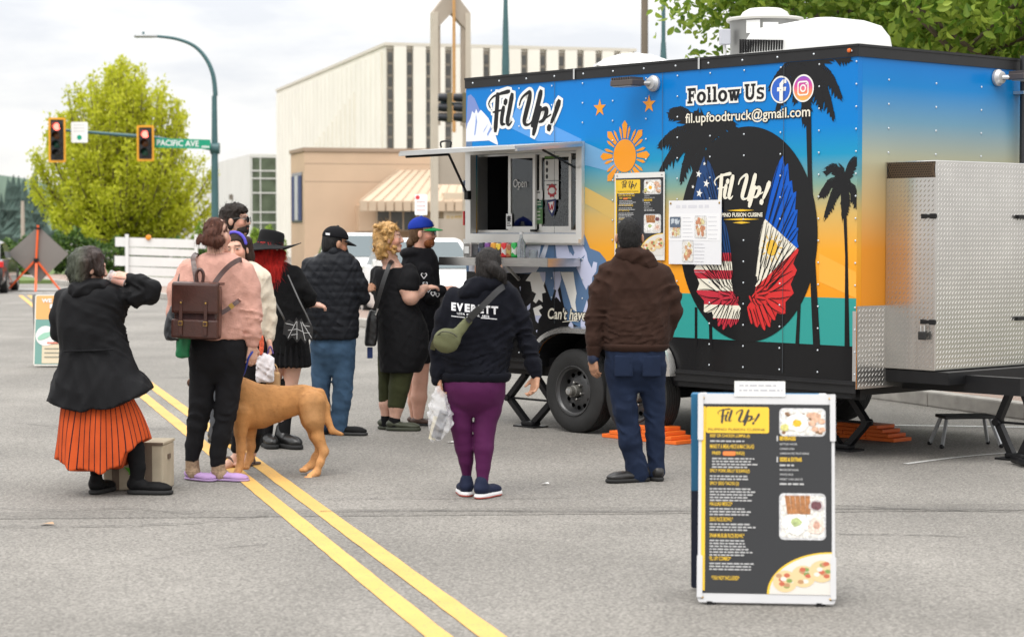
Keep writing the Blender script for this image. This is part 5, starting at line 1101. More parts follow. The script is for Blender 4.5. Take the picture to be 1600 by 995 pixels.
class Fld:
    def __init__(s, fig, h=.009): s.fig = fig; s.h = h; s.ops = []; s.post = []
    def op(s, lo, hi, f, k, mode='add'): s.ops.append((np.array(lo, float), np.array(hi, float), f, k, mode)); return s
    def cone(s, a, b, ra, rb, k=.02, sq=1.0, mode='add'):
        a, b = np.array(a, float), np.array(b, float); R_ = max(ra, rb); d = b - a; L2 = max(float(d @ d), 1e-9)
        def f(x, y, z):
            X, Y, Z = x - a[0], y - a[1], z - a[2]; t = np.clip((X * d[0] + Y * d[1] + Z * d[2]) / L2, 0, 1)
            return np.sqrt((X - t * d[0]) ** 2 + ((Y - t * d[1]) / sq) ** 2 + (Z - t * d[2]) ** 2) - (ra + (rb - ra) * t)
        return s.op(np.minimum(a, b) - R_ * max(1, sq), np.maximum(a, b) + R_ * max(1, sq), f, k, mode)
    def chain(s, nodes, k=.02, sq=1.0, mode='add'):
        """nodes: (px, py, depth offset m, radius px)"""
        q = [(s.fig.q(n[0], n[1], n[2]), s.fig.m(n[3])) for n in nodes]
        for (a, ra), (b, rb) in zip(q[:-1], q[1:]): s.cone(a, b, ra, rb, k, sq, mode)
        return s
    def ell(s, c, r, rot=None, k=.02, mode='add'):
        c, r = np.array(c, float), np.array(r, float); M_ = np.eye(3) if rot is None else np.array(rot); R_ = r.max() if rot is not None else r
        def f(x, y, z):
            X, Y, Z = x - c[0], y - c[1], z - c[2]; p = [M_[0, i] * X + M_[1, i] * Y + M_[2, i] * Z for i in range(3)]
            k0 = np.sqrt(sum((p[i] / r[i]) ** 2 for i in range(3))); k1 = np.sqrt(sum((p[i] / r[i] ** 2) ** 2 for i in range(3))) + 1e-9
            return k0 * (k0 - 1) / k1
        return s.op(c - R_, c + R_, f, k, mode)
    def pell(s, px, py, dy, rx, ry, rz, rot=None, k=.02, mode='add'): return s.ell(s.fig.q(px, py, dy), (s.fig.m(rx), ry, s.fig.m(rz)), rot, k, mode)
    def box(s, c, r, rot=None, rad=.01, k=.01, mode='add'):
        c, r = np.array(c, float), np.array(r, float) - rad; M_ = np.eye(3) if rot is None else np.array(rot)
        def f(x, y, z):
            X, Y, Z = x - c[0], y - c[1], z - c[2]; q = [np.abs(M_[0, i] * X + M_[1, i] * Y + M_[2, i] * Z) - r[i] for i in range(3)]
            return np.sqrt(sum(np.maximum(v, 0) ** 2 for v in q)) + np.minimum(np.maximum(np.maximum(q[0], q[1]), q[2]), 0) - rad
        e = np.linalg.norm(r + rad) if rot is not None else r + rad
        return s.op(c - e, c + e, f, k, mode)
    def loft(s, rows, k=.02, n=2.2, rnd=.012):
        """rows: (py, x left, x right, depth radius m, depth centre m) from top to bottom"""
        q = []
        for r in rows:
            a, b = s.fig.q(r[1], r[0]), s.fig.q(r[2], r[0]); q.append((a[2], (a[0] + b[0]) / 2, r[4] if len(r) > 4 else 0., (b[0] - a[0]) / 2, r[3]))
        q = np.array(spline(q, 6)); q = q[np.argsort(q[:, 0])]
        zb, zt = q[0, 0], q[-1, 0]
        def f(x, y, z):
            zc = np.clip(z, zb, zt); cx, cy, rx, ry = [np.interp(zc, q[:, 0], q[:, i]).astype(np.float32) for i in (1, 2, 3, 4)]
            d = ((np.abs(x - cx) / rx) ** n + (np.abs(y - cy) / ry) ** n) ** (1 / n); d = (d - 1) * np.minimum(rx, ry); e = np.maximum(z - zt, zb - z) + rnd
            d = d + rnd; return np.minimum(np.maximum(d, e), 0) + np.sqrt(np.maximum(d, 0) ** 2 + np.maximum(e, 0) ** 2) - rnd
        return s.op((min(q[:, 1] - q[:, 3]), min(q[:, 2] - q[:, 4]), zb), (max(q[:, 1] + q[:, 3]), max(q[:, 2] + q[:, 4]), zt), f, k)
    def hem(s, pts, k=.006):
        """cut everything below a line given in picture columns and rows"""
        q = np.array([s.fig.q(*p)[[0, 2]] for p in pts]); q = q[np.argsort(q[:, 0])]
        s.post.append(lambda D, x, y, z: np.maximum(D, np.interp(x, q[:, 0], q[:, 1]) - z)); return s
    def disp(s, f): s.post.append(lambda D, x, y, z: D + f(x, y, z)); return s
    def folds(s, amp, freq, seed, dirs=None, at=None, rad=None):
        """cloth creases; dirs: main crease normals; at: local centre (m) with radius"""
        r = np.random.RandomState(seed); dd = [np.array(d, float) / np.linalg.norm(d) for d in (dirs or [r.normal(size=3) for _ in range(3)])]
        ph = r.uniform(0, 6.28, (len(dd), 3)); wv = r.normal(size=(len(dd), 2, 3))
        def f(x, y, z):
            t = 0
            for i, d in enumerate(dd):
                w1 = np.sin(freq * .45 * (wv[i, 0, 0] * x + wv[i, 0, 1] * y + wv[i, 0, 2] * z) + ph[i, 1]); w2 = np.sin(freq * .9 * (wv[i, 1, 0] * x + wv[i, 1, 1] * y + wv[i, 1, 2] * z) + ph[i, 2])
                t = t + (1 - 2 * np.abs(np.sin(.5 * freq * (d[0] * x + d[1] * y + d[2] * z) + 1.3 * w1 + ph[i, 0])) ** .8) * (.6 + .4 * w2)
            t = -t * amp * FOLD / len(dd)
            if at is not None: t = t * np.exp(-((x - at[0]) ** 2 + (y - at[1]) ** 2 + (z - at[2]) ** 2) / rad ** 2)
            return t
        return s.disp(f)
    def mesh(s):
        lo = np.min([o[0] for o in s.ops if o[4] == 'add'], 0) - .03; hi = np.max([o[1] for o in s.ops if o[4] == 'add'], 0) + .03; h = s.h
        n = np.ceil((hi - lo) / h).astype(int) + 1; ax = [(lo[i] + h * np.arange(n[i])).astype(np.float32) for i in range(3)]; D = np.full(n, .2, np.float32)
        for (a, b, f, k, mode) in s.ops:
            mg = k + 4 * h; i0 = np.clip(np.floor((a - mg - lo) / h).astype(int), 0, n); i1 = np.clip(np.ceil((b + mg - lo) / h).astype(int) + 1, 0, n)
            if (i1 <= i0).any(): continue
            sl = tuple(slice(i0[i], i1[i]) for i in range(3)); d = f(ax[0][sl[0]][:, None, None], ax[1][sl[1]][None, :, None], ax[2][sl[2]][None, None, :])
            D[sl] = smin(D[sl], d, k) if mode == 'add' else -smin(-D[sl], d, k)
        for p in s.post: D = p(D, ax[0][:, None, None], ax[1][None, :, None], ax[2][None, None, :])
        D = D.copy(); D[0] = D[-1] = .2; D[:, 0] = D[:, -1] = .2; D[:, :, 0] = D[:, :, -1] = .2
        return surfnet(D, lo, h)
    def done(s, name, m, parent=None, col=None, zmin=None, **kw):
        V, Q = s.mesh()
        if zmin is not None: V[:, 2] = np.maximum(V[:, 2], zmin)
        off = WLOC[parent.name] - WLOC[s.fig.root.name] if (parent is not None and parent is not s.fig.root) else 0
        return link(name, quadmesh(name, V - off, Q, m, None if col is None else col(V)), parent or s.fig.root, **kw)
class Fig:
    def __init__(s, name, label, cat, px, d, group=None):
        s.d = d; s.o = P(px, 600, d); s.o[2] = 0; s.root = empty(name, s.o, label, cat, group)
    def q(s, px, py, dy=0.0): return P(px, py, s.d) + np.array([0, dy, 0]) - s.o
    def m(s, px): return px * s.d / FPX
    def F(s, h=.009): return Fld(s, h)

# ---- heads, hands and shoes
def head_frame(fig, px, top, dy, yaw, pitch=0, sc=1.0, roll=0):
    M_ = rotz(R(yaw), R(pitch), R(roll)); c = fig.q(px, top, dy) + np.array([0, 0, -.118 * sc]); return c, M_, sc
def hp(H, p): return H[0] + H[1] @ (np.array(p, float) * H[2])
def head_ops(F, H):
    c, M_, s = H; e = lambda p, r, k=.02, mode='add': F.ell(hp(H, p), np.array(r) * s, M_, k, mode); cn = lambda a, b, ra, rb, k=.012: F.cone(hp(H, a), hp(H, b), ra * s, rb * s, k)
    e((0, .014, .028), (.074, .094, .088)); e((0, -.018, -.03), (.060, .072, .085), .03); cn((-.022, -.072, -.098), (.022, -.072, -.098), .020, .020, .03)
    cn((0, -.088, .014), (0, -.108, -.026), .009, .013, .012); e((0, -.098, -.032), (.019, .014, .010), .01); cn((-.036, -.078, .026), (.036, -.078, .026), .013, .013, .02)
    for x in (-1, 1):
        e((x * .042, -.058, -.028), (.026, .026, .028), .02); e((x * .080, .010, -.012), (.011, .021, .032), .008); e((x * .032, -.094, .004), (.016, .014, .011), .012, 'cut')
        e((x * .032, -.080, .004), (.013, .013, .012), .003)
    e((0, -.088, -.060), (.024, .012, .007), .005); e((0, -.086, -.071), (.021, .012, .008), .005)
def face_col(H, skin, lip=None, brow=None):
    skin = np.array(skin); lip = np.array(lip or (skin[0] * .8, skin[1] * .45, skin[2] * .45)); brow = np.array(brow or (.03, .02, .015))
    def f(V):
        C = np.tile(skin, (len(V), 1)); p = ((V - H[0]) @ H[1]) / H[2]; inh = np.abs(p).max(1) < .17
        m = inh & (((p[:, 0] / .026) ** 2 + ((p[:, 2] + .065) / .012) ** 2) < 1) & (p[:, 1] < -.07); C[m] = lip
        for x in (-1, 1):
            m = inh & ((((p[:, 0] - x * .032) / .015) ** 2 + ((p[:, 2] - .004) / .0065) ** 2) < 1) & (p[:, 1] < -.06); C[m] = (.45, .42, .4)
            m = inh & ((((p[:, 0] - x * .032) / .0065) ** 2 + ((p[:, 2] - .004) / .007) ** 2) < 1) & (p[:, 1] < -.06); C[m] = (.02, .015, .01)
            m = inh & ((((p[:, 0] - x * .034) / .022) ** 2 + ((p[:, 2] - .027) / .0055) ** 2) < 1) & (p[:, 1] < -.06); C[m] = brow
        m = inh & (p[:, 1] < -.03) & (p[:, 2] < .0) & (np.abs(p[:, 0]) > .02) & (p[:, 2] > -.05); C[m] = C[m] * np.array([1.06, .9, .88])
        return C
    return f
def hand_ops(F, wrist, dirv, pn, side, curl=.5, sc=1.0):
    """palm and five fingers; dirv: along the fingers, pn: the way the palm faces, side: which way the thumb lies"""
    d = np.array(dirv, float); d /= np.linalg.norm(d); n = np.array(pn, float); n -= d * (n @ d); n /= np.linalg.norm(n); l = np.cross(d, n) * side; w = np.array(wrist, float)
    kn = []
    for i in range(4):
        a = (i - 1.5) * .0195 * sc; p0 = w + l * -a * .6 + d * .012 * sc; p1 = w + l * -a + d * (.086 - abs(i - 1) * .005) * sc; F.cone(p0, p1, .0145 * sc, .0125 * sc, .014); kn.append(p1)
    for i, L_ in enumerate((.07, .078, .073, .056)):
        p = kn[i]; a = curl * .35
        for seg, rr in ((.46, .0098), (.30, .0088), (.24, .0078)):
            v = d * math.cos(a) + n * math.sin(a); q = p + v * L_ * seg * sc; F.cone(p, q, rr * sc, rr * .9 * sc, .003); p = q; a += curl * .85
    p = w + l * .022 * sc + d * .022 * sc; v = l * .72 + d * .62 + n * .28; q = p + v / np.linalg.norm(v) * .042 * sc; F.cone(p, q, .0155 * sc, .0115 * sc, .01)
    v = d * .86 + l * .22 + n * (.25 + .4 * curl); F.cone(q, q + v / np.linalg.norm(v) * .034 * sc, .011 * sc, .0085 * sc, .003)
def hand_at(F, fig, px, py, dy, d, pn, side, curl=.5, sc=1.0): hand_ops(F, fig.q(px, py, dy), d, pn, side, curl, sc)
def shoe(fig, px, py, dy, yaw, L_, m_up, m_sole, w=.048, h=.075, sole=.028, name='shoe', pitch=0.0, hollow=False, parent=None):
    """px, py: point on the ground under the heel-ankle; yaw: the way the toe points"""
    g = fig.q(px, py, dy); g[2] = 0; M_ = rotz(R(yaw)); p = lambda x, y, z: g + M_ @ np.array([x, y, z])
    F = fig.F(.006); t = -L_ * .72
    F.ell(p(0, .01, sole + h * .42), (w * .92, .062, h * .62), M_, .02); F.ell(p(0, t * .45, sole + h * .22), (w, L_ * .33, h * .42), M_, .03); F.ell(p(0, t * .78, sole + h * .12), (w * .98, L_ * .23, h * .36), M_, .03)
    if not hollow: F.cone(p(0, .012, sole + h * .5), p(0, .016, sole + h), .042, .038, .02)
    F.post.append(lambda D, x, y, z: np.maximum(D, (sole - .004) - z))
    F.folds(.002, 90, 3)
    up = F.done(name, m_up, parent)
    S = fig.F(.006); S.ell(p(0, .0, sole * .5), (w * .98, .072, sole), M_, .03); S.ell(p(0, t * .45, sole * .5), (w * 1.06, L_ * .36, sole), M_, .03); S.ell(p(0, t * .8, sole * .5), (w * 1.02, L_ * .24, sole), M_, .03)
    S.post.append(lambda D, x, y, z: np.maximum(np.maximum(D, z - sole), .003 - z)); S.done('sole', m_sole, up)
    return up
def cloth(name, c, rough=.85, sheen=.02, bump=.25, bs=260, noise=.12, ns=9, **k):
    if max(c) < .035: c = tuple(v * .6 for v in c)
    return mat(name, c, rough, noise=noise, nscale=ns, bump=bump, bscale=bs, sheen=sheen * .08, spec=.12, **k)
M_SKIN = mat('skin', (.6, .36, .26), .5, attr='Col', noise=.06, nscale=30, spec=.35)
for m_ in (M_SKIN,): m_.node_tree.nodes['Principled BSDF'].inputs['Subsurface Weight'].default_value = .12; m_.node_tree.nodes['Principled BSDF'].inputs['Subsurface Radius'].default_value = (.012, .005, .003)
def hairmat(name, c, n=.35, **k): return mat(name, c, .6, noise=n, nscale=60, bump=.9, bscale=160, stretch=(1, 1, .25), spec=.25, **k)
def strands(F, amp, f, seed):
    r = np.random.RandomState(seed); a = r.uniform(0, 6.28, 4)
    F.disp(lambda x, y, z: amp * (np.sin(f * x + 3 * np.sin(22 * z + a[0]) + a[1]) * .5 + np.sin(f * .8 * y + 2.5 * np.sin(26 * z + a[2]) + a[3]) * .5)); return F
def hair_cap(F, H, front=-.045, grow=0.0, nape=-.09):
    s = H[2]; F.ell(hp(H, (0, .018, .032)), np.array([.080 + grow, .101 + grow, .095 + grow]) * s, H[1], .02); F.ell(hp(H, (0, .05, -.03)), np.array([.070 + grow, .060 + grow, .075 + grow]) * s, H[1], .03)
    F.box(hp(H, (0, front - .10, -.07)), np.array([.14, .10, .13]) * s, H[1], .02, .012, 'cut'); F.box(hp(H, (0, 0, nape - .15)), np.array([.2, .25, .15]) * s, H[1], .01, .012, 'cut')
def strand_coat(ob, n, length, width, seed, flow=(0, 0, -1), lift=.25, wild=.35, m=None, name='hair_strands'):
    """loose fibres standing just off the surface of a hair or fur mesh"""
    me = ob.data; N_ = len(me.vertices); co = np.empty(N_ * 3, np.float32); no = np.empty(N_ * 3, np.float32); me.vertices.foreach_get('co', co); me.vertices.foreach_get('normal', no); co = co.reshape(-1, 3); no = no.reshape(-1, 3)
    r = np.random.RandomState(seed); i = r.randint(0, N_, n); p, nn = co[i].astype(float), no[i].astype(float); t = np.array(flow, float) + r.normal(size=(n, 3)) * wild; t -= nn * (t * nn).sum(1)[:, None]; t /= np.linalg.norm(t, axis=1)[:, None] + 1e-9
    L_ = length * r.uniform(.5, 1.3, (n, 1)); sd = np.cross(t, nn); cur = r.normal(size=(n, 3)) * wild * .4; pts = [p + t * L_ * k / 3 + nn * L_ * (lift * (k / 3) * (1.2 - .8 * k / 3)) + cur * L_ * (k / 3) ** 2 for k in range(4)]; V = []; w = width / 2
    V = np.stack([q + sd * w * (1 - k / 3.3) * sg for k, q in enumerate(pts) for sg in (-1, 1)], 1).reshape(-1, 3); Q = (np.array([(0, 1, 3, 2), (2, 3, 5, 4), (4, 5, 7, 6)])[None] + 8 * np.arange(n)[:, None, None]).reshape(-1, 4)
    if 'Col' in me.color_attributes:
        c = np.empty(N_ * 4, np.float32); me.color_attributes['Col'].data.foreach_get('color', c); col = np.repeat(c.reshape(-1, 4)[i, :3] * r.uniform(.7, 1.25, (n, 1)), 8, 0)
    else: col = None
    return link(name, quadmesh(name, V, Q, m or me.materials[0], col), ob, kind='stuff')
def limb_body(F, J):
    """trunk and limbs from a dict of joints (px, py, depth, radius px)"""
    for i, ch in enumerate(J):
        bare = isinstance(ch, tuple); k = 1.0 if bare else (.70 if i == 0 else .60)
        F.chain([(n[0], n[1], n[2], n[3] * k) for n in ch], .02, .78 if i == 0 else 1.0)
# ================================================================== THE QUEUE
PALE, FAIR, WARM, TANS = (.62, .37, .28), (.58, .34, .25), (.46, .25, .16), (.40, .21, .13)
BLACKC = cloth('black_cotton', (.016, .016, .018)); BLACKJ = cloth('black_shell', (.014, .014, .016), .6, .05, .12, 120)
def Bd(f, J, H, col, hands=(), h=.0075, name='body', neck=.052):
    F = f.F(h); limb_body(F, J); head_ops(F, H)
    F.cone(hp(H, (0, .022, -.05)), hp(H, (0, .022, -.17)), neck * H[2], (neck + .004) * H[2], .02)
    for a in hands: hand_at(F, f, *a)
    return F.done(name, M_SKIN, f.root, col=face_col(H, col))

# ---- brown hoodie
f = Fig('person', 'person in brown hoodie and dark jeans reading the wall menu', 'person', 990, 13.3)
H = head_frame(f, 983.5, 341, 0, 178, 6, 1.03)
Bd(f, [[(984, 405, .02, 14), (990, 440, 0, 30), (992, 500, 0, 34), (992, 560, 0, 36)], [(945, 432, 0, 13), (930, 490, 0, 11), (927, 555, -.02, 7.5)], [(1040, 435, 0, 13), (1054, 482, 0, 11), (1038, 525, .10, 8)], [(972, 570, 0, 18), (984, 640, 0, 15), (994, 735, 0, 9)], [(1012, 570, 0, 18), (1020, 640, .02, 15), (1024, 735, .03, 9)]],
   H, TANS, [(926.5, 557, -.02, (.08, .0, -1), (.7, .6, 0), -1, .75, 1.0)])
F = f.F(); hair_cap(F, H, -.045, -.004, -.085); [F.ell(hp(H, (x * .088, -.005, -.028)), (.022, .034, .042), H[1], .008, 'cut') for x in (-1, 1)]; F.folds(.003, 60, 2); strand_coat(strands(F, .0022, 420, 1).done('hair', hairmat('hair_black', (.012, .011, .011))), 1500, .018, .002, 1, lift=.7, wild=.6)
m_ = cloth('brown_fleece', (.036, .0185, .0135), .9, .3, .3, 200)
F = f.F(.0085); F.loft([(392, 962, 1008, .07, .02), (402, 956, 1018, .10), (418, 943, 1038, .125), (440, 934, 1052, .14), (480, 936, 1052, .145), (520, 940, 1048, .15), (538, 941, 1045, .15), (547, 945, 1040, .14)], .03)
F.chain([(948, 426, 0, 17), (937, 455, 0, 17), (929, 492, -.01, 15.5), (927, 530, -.02, 12.5), (927.5, 547, -.02, 11.5)], .03).chain([(1034, 428, 0, 17), (1048, 460, 0, 16), (1052, 488, .02, 15), (1040, 522, .10, 13), (1020, 535, .2, 11)], .03)
F.folds(.014, 40, 4, [(.3, .2, 1), (.8, .1, .6), (-.6, .2, .8)]).folds(.016, 70, 5, [(.1, 0, 1)], f.q(932, 495), .12).folds(.018, 85, 6, [(.25, 0, 1)], f.q(990, 532), .2).folds(.018, 62, 26, [(.7, 0, .7)], f.q(945, 450), .14).folds(.018, 62, 27, [(-.7, 0, .7)], f.q(1045, 470), .14).done('hoodie', m_)
F = f.F(.008); F.loft([(536, 940, 1046, .152), (541, 940, 1046, .152), (546, 943, 1042, .142), (549, 946, 1039, .13)], .01); F.chain([(927.5, 543, -.02, 12), (927.5, 554, -.02, 9.5)], .005).disp(lambda x, y, z: .0012 * np.sin(700 * x)).done('ribbed_hem', m_)
F = f.F(.0085); F.pell(984, 392, -.015, 24, .085, 13); F.pell(992, 402, -.06, 30, .075, 15, rotz(0, R(-20))); F.pell(1004, 410, -.07, 24, .05, 14, rotz(0, 0, R(20))); F.pell(984, 378, .03, 17, .04, 14, None, .02, 'cut'); F.folds(.015, 58, 7, [(.5, .2, .8), (-.4, .3, .7)]).done('hood', m_)
DEN = cloth('dark_denim', (.013, .021, .046), .8, .1, .35, 300, .3, 6)
F = f.F(.0085); F.loft([(538, 945, 1040, .125), (560, 945, 1040, .135), (582, 949, 1038, .12), (598, 958, 1032, .085), (612, 972, 1022, .05)], .05); F.chain([(968, 575, 0, 24), (977, 640, 0, 19.5), (985, 690, .0, 17.5), (995, 730, .0, 17), (996, 741, .0, 17.5)], .025).chain([(1017, 575, 0, 24), (1023, 640, .03, 17), (1025, 700, .05, 14.5), (1026, 738, .05, 14)], .018)
F.folds(.005, 34, 8, [(.5, .1, .8)]).folds(.012, 80, 9, [(.1, .3, 1)], f.q(1000, 725), .1).folds(.012, 70, 10, [(.3, 0, 1)], f.q(985, 655), .14).done('jeans', DEN)
for x0_, sk in ((963, 0), (1006, 1)):   # back pockets
    F = f.F(.006); c = f.q(x0_ + 10, 570, -.117); F.box(c, (.06, .012, .068), rotz(R(6 if sk else -6)), .006).done('pocket', DEN)
SH = mat('black_leather', (.016, .015, .015), .38, noise=.2, nscale=30, bump=.2, bscale=60); SO = mat('rubber_sole', (.012, .012, .012), .8)
shoe(f, 1000, 749, .0, -68, .30, SH, SO, .05, .07); shoe(f, 1026, 746, .05, 200, .27, SH, SO, .048, .07)
F = f.F(.006); F.chain([(927, 555, -.02, 9.2), (926.8, 560, -.02, 9.2)], .004).done('watch', mat('watch_navy', (.012, .02, .05), .4))

# ---- navy EVERETT hoodie
f = Fig('person', 'person in navy lettered hoodie and plum leggings walking to the trailer', 'person', 742, 12.5)
H = head_frame(f, 764, 389, 0, 168, 4, .95)
Bd(f, [[(764, 440, .02, 13), (752, 480, 0, 32), (745, 540, 0, 36), (742, 585, 0, 38)], [(705, 475, 0, 14), (688, 535, 0, 12), (686, 592, -.05, 8)], [(800, 475, 0, 14), (822, 530, 0, 12), (838, 588, -.03, 7.5)], [(720, 600, 0, 22), (722, 670, 0, 15), (729, 748, .05, 7.6)], [(762, 600, 0, 22), (756, 670, 0, 15), (754, 766, -.05, 7.6)]],
   H, WARM, [(838, 585, -.03, (-.15, -.2, -1), (-.8, -.5, 0), 1, .8, .98), (685, 590, -.05, (.15, -.1, -1), (.9, .3, 0), -1, 1.1, .95)])
HB = hairmat('hair_greying_black', (.022, .019, .018), .6)
F = f.F(.007); hair_cap(F, H, -.04, .002, -.10); F.chain([(770, 418, -.10, 11), (782, 428, -.09, 9), (786, 440, -.06, 6), (784, 448, -.04, 3)], .012); F.folds(.004, 50, 2); strand_coat(strands(F, .003, 300, 5).done('hair', HB), 900, .05, .002, 2)
m_ = cloth('navy_fleece', (.010, .011, .018), .9, .25, .3, 220)
F = f.F(.0085); F.loft([(436, 738, 792, .08, .02), (448, 722, 806, .115), (462, 704, 812, .135), (490, 692, 816, .15), (530, 687, 806, .155), (566, 686, 798, .16), (585, 687, 797, .165), (595, 690, 794, .155)], .03)
F.chain([(712, 468, 0, 20), (697, 500, 0, 18), (685, 545, 0, 15.5), (684, 578, -.04, 12), (684, 592, -.05, 10)], .03).chain([(796, 468, 0, 19), (812, 500, 0, 17.5), (825, 540, 0, 15.5), (834, 568, -.02, 13), (838, 583, -.03, 10.5)], .03)
F.folds(.015, 42, 4, [(.35, .2, 1), (.7, .1, .7), (-.6, .1, .8)]).folds(.02, 75, 5, [(-.2, 0, 1)], f.q(826, 540), .14).folds(.02, 80, 6, [(.1, 0, 1)], f.q(744, 575), .22).folds(.02, 66, 16, [(-.6, 0, .8)], f.q(795, 500), .15).done('hoodie', m_)
F = f.F(.008); F.loft([(581, 685, 799, .166), (588, 685, 799, .166), (594, 688, 796, .155), (597, 691, 793, .14)], .01).disp(lambda x, y, z: .0012 * np.sin(700 * x)).done('ribbed_hem', m_)
F = f.F(.0085); F.pell(758, 444, -.03, 34, .11, 15); F.pell(744, 454, -.08, 30, .07, 16, rotz(0, R(-25), R(-10))); F.pell(770, 432, .02, 18, .06, 14, None, .02, 'cut'); F.folds(.016, 52, 7, [(.5, .2, .8), (-.4, .3, .7)]).done('hood', m_)
m2 = cloth('plum_stretch', (.075, .012, .06), .6, .25, .12, 300, .1)
F = f.F(.0085); F.loft([(586, 692, 790, .145), (606, 692, 790, .16), (628, 700, 783, .13), (642, 712, 770, .08), (650, 722, 760, .05)], .05); F.chain([(716, 615, 0, 24), (719, 640, 0, 20.5), (721, 665, 0, 17.5), (726, 700, .02, 15), (728, 720, .03, 11.5), (729, 742, .05, 8)], .012).chain([(766, 615, 0, 24), (762, 640, 0, 21), (757, 668, -.01, 17.5), (756, 700, -.03, 15.5), (755, 728, -.04, 11.5), (754, 754, -.05, 8.5)], .012)
F.folds(.002, 34, 8, [(.5, .1, .8)]).folds(.005, 80, 9, [(.2, .2, 1)], f.q(740, 650), .12).done('leggings', m2)
SN = cloth('navy_mesh', (.015, .02, .045), .7, .1, .3, 200); SNS = mat('sole_coral_white', (.6, .6, .6), .6, ramp=(2, 0, .03, [(0, (.62, .10, .07)), (.4, (.62, .12, .09)), (.5, (.66, .66, .66)), (1, (.7, .7, .7))]))
shoe(f, 728, 768, .06, 188, .25, SN, SNS, .045, .07, .032); shoe(f, 754, 778, -.05, 152, .26, SN, SNS, .045, .07, .032)
def on_back(fig, name, F_tgt, pts): pass
def chest_text(fig, obj_name, txt, u0, v0, u1, v1, m_, bold, arc=0.0, parent=None, lift=.006, dy=-.25):
    """lettering laid on the cloth: every vertex is dropped onto the garment along the depth axis"""
    from mathutils.bvhtree import BVHTree
    ob = [o for o in fig.root.children if o.name.split('.')[0] == obj_name][0]; me = ob.data; tree = BVHTree.FromPolygons([v.co[:] for v in me.vertices], [p.vertices[:] for p in me.polygons])
    a, b_ = fig.q(u0, v1), fig.q(u1, v0); V, Fc = fit_text(txt, a[0], b_[0], a[2], b_[2], bold) if isinstance(txt, str) else txt
    b = MB(); W = []
    for (x, z) in V:
        t_ = (x - a[0]) / (b_[0] - a[0]); zz_ = z - arc * (2 * t_ - 1) ** 2 + (t_ - .5) * 0; hit = tree.ray_cast(Vector((x, dy - .4, zz_)), Vector((0, 1, 0))); W.append((x, (hit[0].y if hit[0] else dy) - lift, zz_))
    return link('lettering', meshdata('lettering', W, Fc, m_), ob, kind='stuff' if len(W) > 150 else None)
PW = mat('screen_print_white', (.72, .72, .74), .8)
def bent(txt, u0, v0, u1, v1, bold, dv):   # text rising to the right by dv px
    V, Fc = None, None
    a, b_ = f.q(u0, v1), f.q(u1, v0); V, Fc = fit_text(txt, a[0], b_[0], a[2], b_[2], bold); V = V.copy(); V[:, 1] += -(V[:, 0] - a[0]) / (b_[0] - a[0]) * f.m(dv); return V, Fc
for i, (ch, x0_, x1_) in enumerate((('E', 706, 713), ('V', 714, 724.5), ('E', 727, 735), ('R', 736.5, 746), ('E', 748, 756.5), ('T', 757.5, 766.5), ('T', 768, 778.5))): chest_text(f, 'hoodie', bent(ch, x0_, 471.5 + i * .9 + (0 if i < 6 else 0), x1_, 484 + i * .9, .05, .5), x0_, 470, x1_, 490, PW, .05)
chest_text(f, 'hoodie', bent('USTA  MARTIAL  ARTS', 715, 486.5, 765, 490, .02, 5), 715, 480, 765, 495, PW, .02); chest_text(f, 'hoodie', bent('EST', 730, 493, 738, 496.5, .02, 1), 730, 490, 749, 497, PW, .02)
for x0_, x1_, y in ((706, 727, 492.5), (752, 777, 495)): p0, p1 = f.q(x0_, y), f.q(x1_, y + 2); n_ = 10; V = np.array([(p0[0] + (p1[0] - p0[0]) * k / n_, p0[2] + (p1[2] - p0[2]) * k / n_ + s_ * .0022) for k in range(n_ + 1) for s_ in (-1, 1)]); chest_text(f, 'hoodie', (V, [(2 * k, 2 * k + 2, 2 * k + 3, 2 * k + 1) for k in range(n_)]), x0_, 490, x1_, 497, PW, .0)

# ---- black hooded coat and orange skirt
f = Fig('person', 'person in black hooded coat and orange striped skirt drinking from a cup', 'person', 160, 12.65)
H = head_frame(f, 140, 389, 0, 118, 8, .98)
Bd(f, [[(140, 440, .02, 13), (146, 480, 0, 36), (152, 545, 0, 42), (158, 600, 0, 42)], [(98, 470, .02, 14), (90, 515, .06, 12), (120, 545, .18, 8)], [(185, 465, 0, 14), (236, 460, .0, 12), (207, 436, -.02, 8)], [(146, 620, 0, 24), (148, 690, 0, 14), (150, 752, .02, 8)], [(186, 620, 0, 24), (205, 690, 0, 15), (214, 752, 0, 9)]],
   H, PALE, [(205, 434, -.02, (-1, -.1, .25), (.1, .5, -1), -1, .8, .95)])
HG = mat('hair_green_brown', (.05, .035, .025), .5, noise=.5, nscale=30, bump=.9, bscale=140, stretch=(1, 1, .25), ramp=(0, -.2, .05, [(0, (.028, .036, .02)), (.3, (.05, .056, .034)), (.55, (.03, .017, .012)), (1, (.03, .014, .011))]))
F = f.F(.007); hair_cap(F, H, -.035, .012, -.12); F.chain([(118, 408, -.03, 11), (113, 426, -.02, 9), (114, 438, 0, 6)], .015).chain([(134, 410, -.09, 12), (132, 432, -.08, 10), (136, 442, -.06, 6)], .015).chain([(152, 402, -.06, 12), (158, 424, -.05, 9)], .015); F.folds(.010, 55, 3); strand_coat(strands(F, .004, 230, 8).done('hair', HG), 1100, .05, .0024, 3, wild=.5)
m_ = BLACKJ
F = f.F(.009); F.loft([(440, 120, 176, .10, 0), (452, 102, 192, .14), (470, 90, 198, .165), (505, 88, 196, .175), (545, 92, 204, .18), (580, 86, 222, .20), (612, 77, 246, .225), (645, 69, 262, .24)], .03)
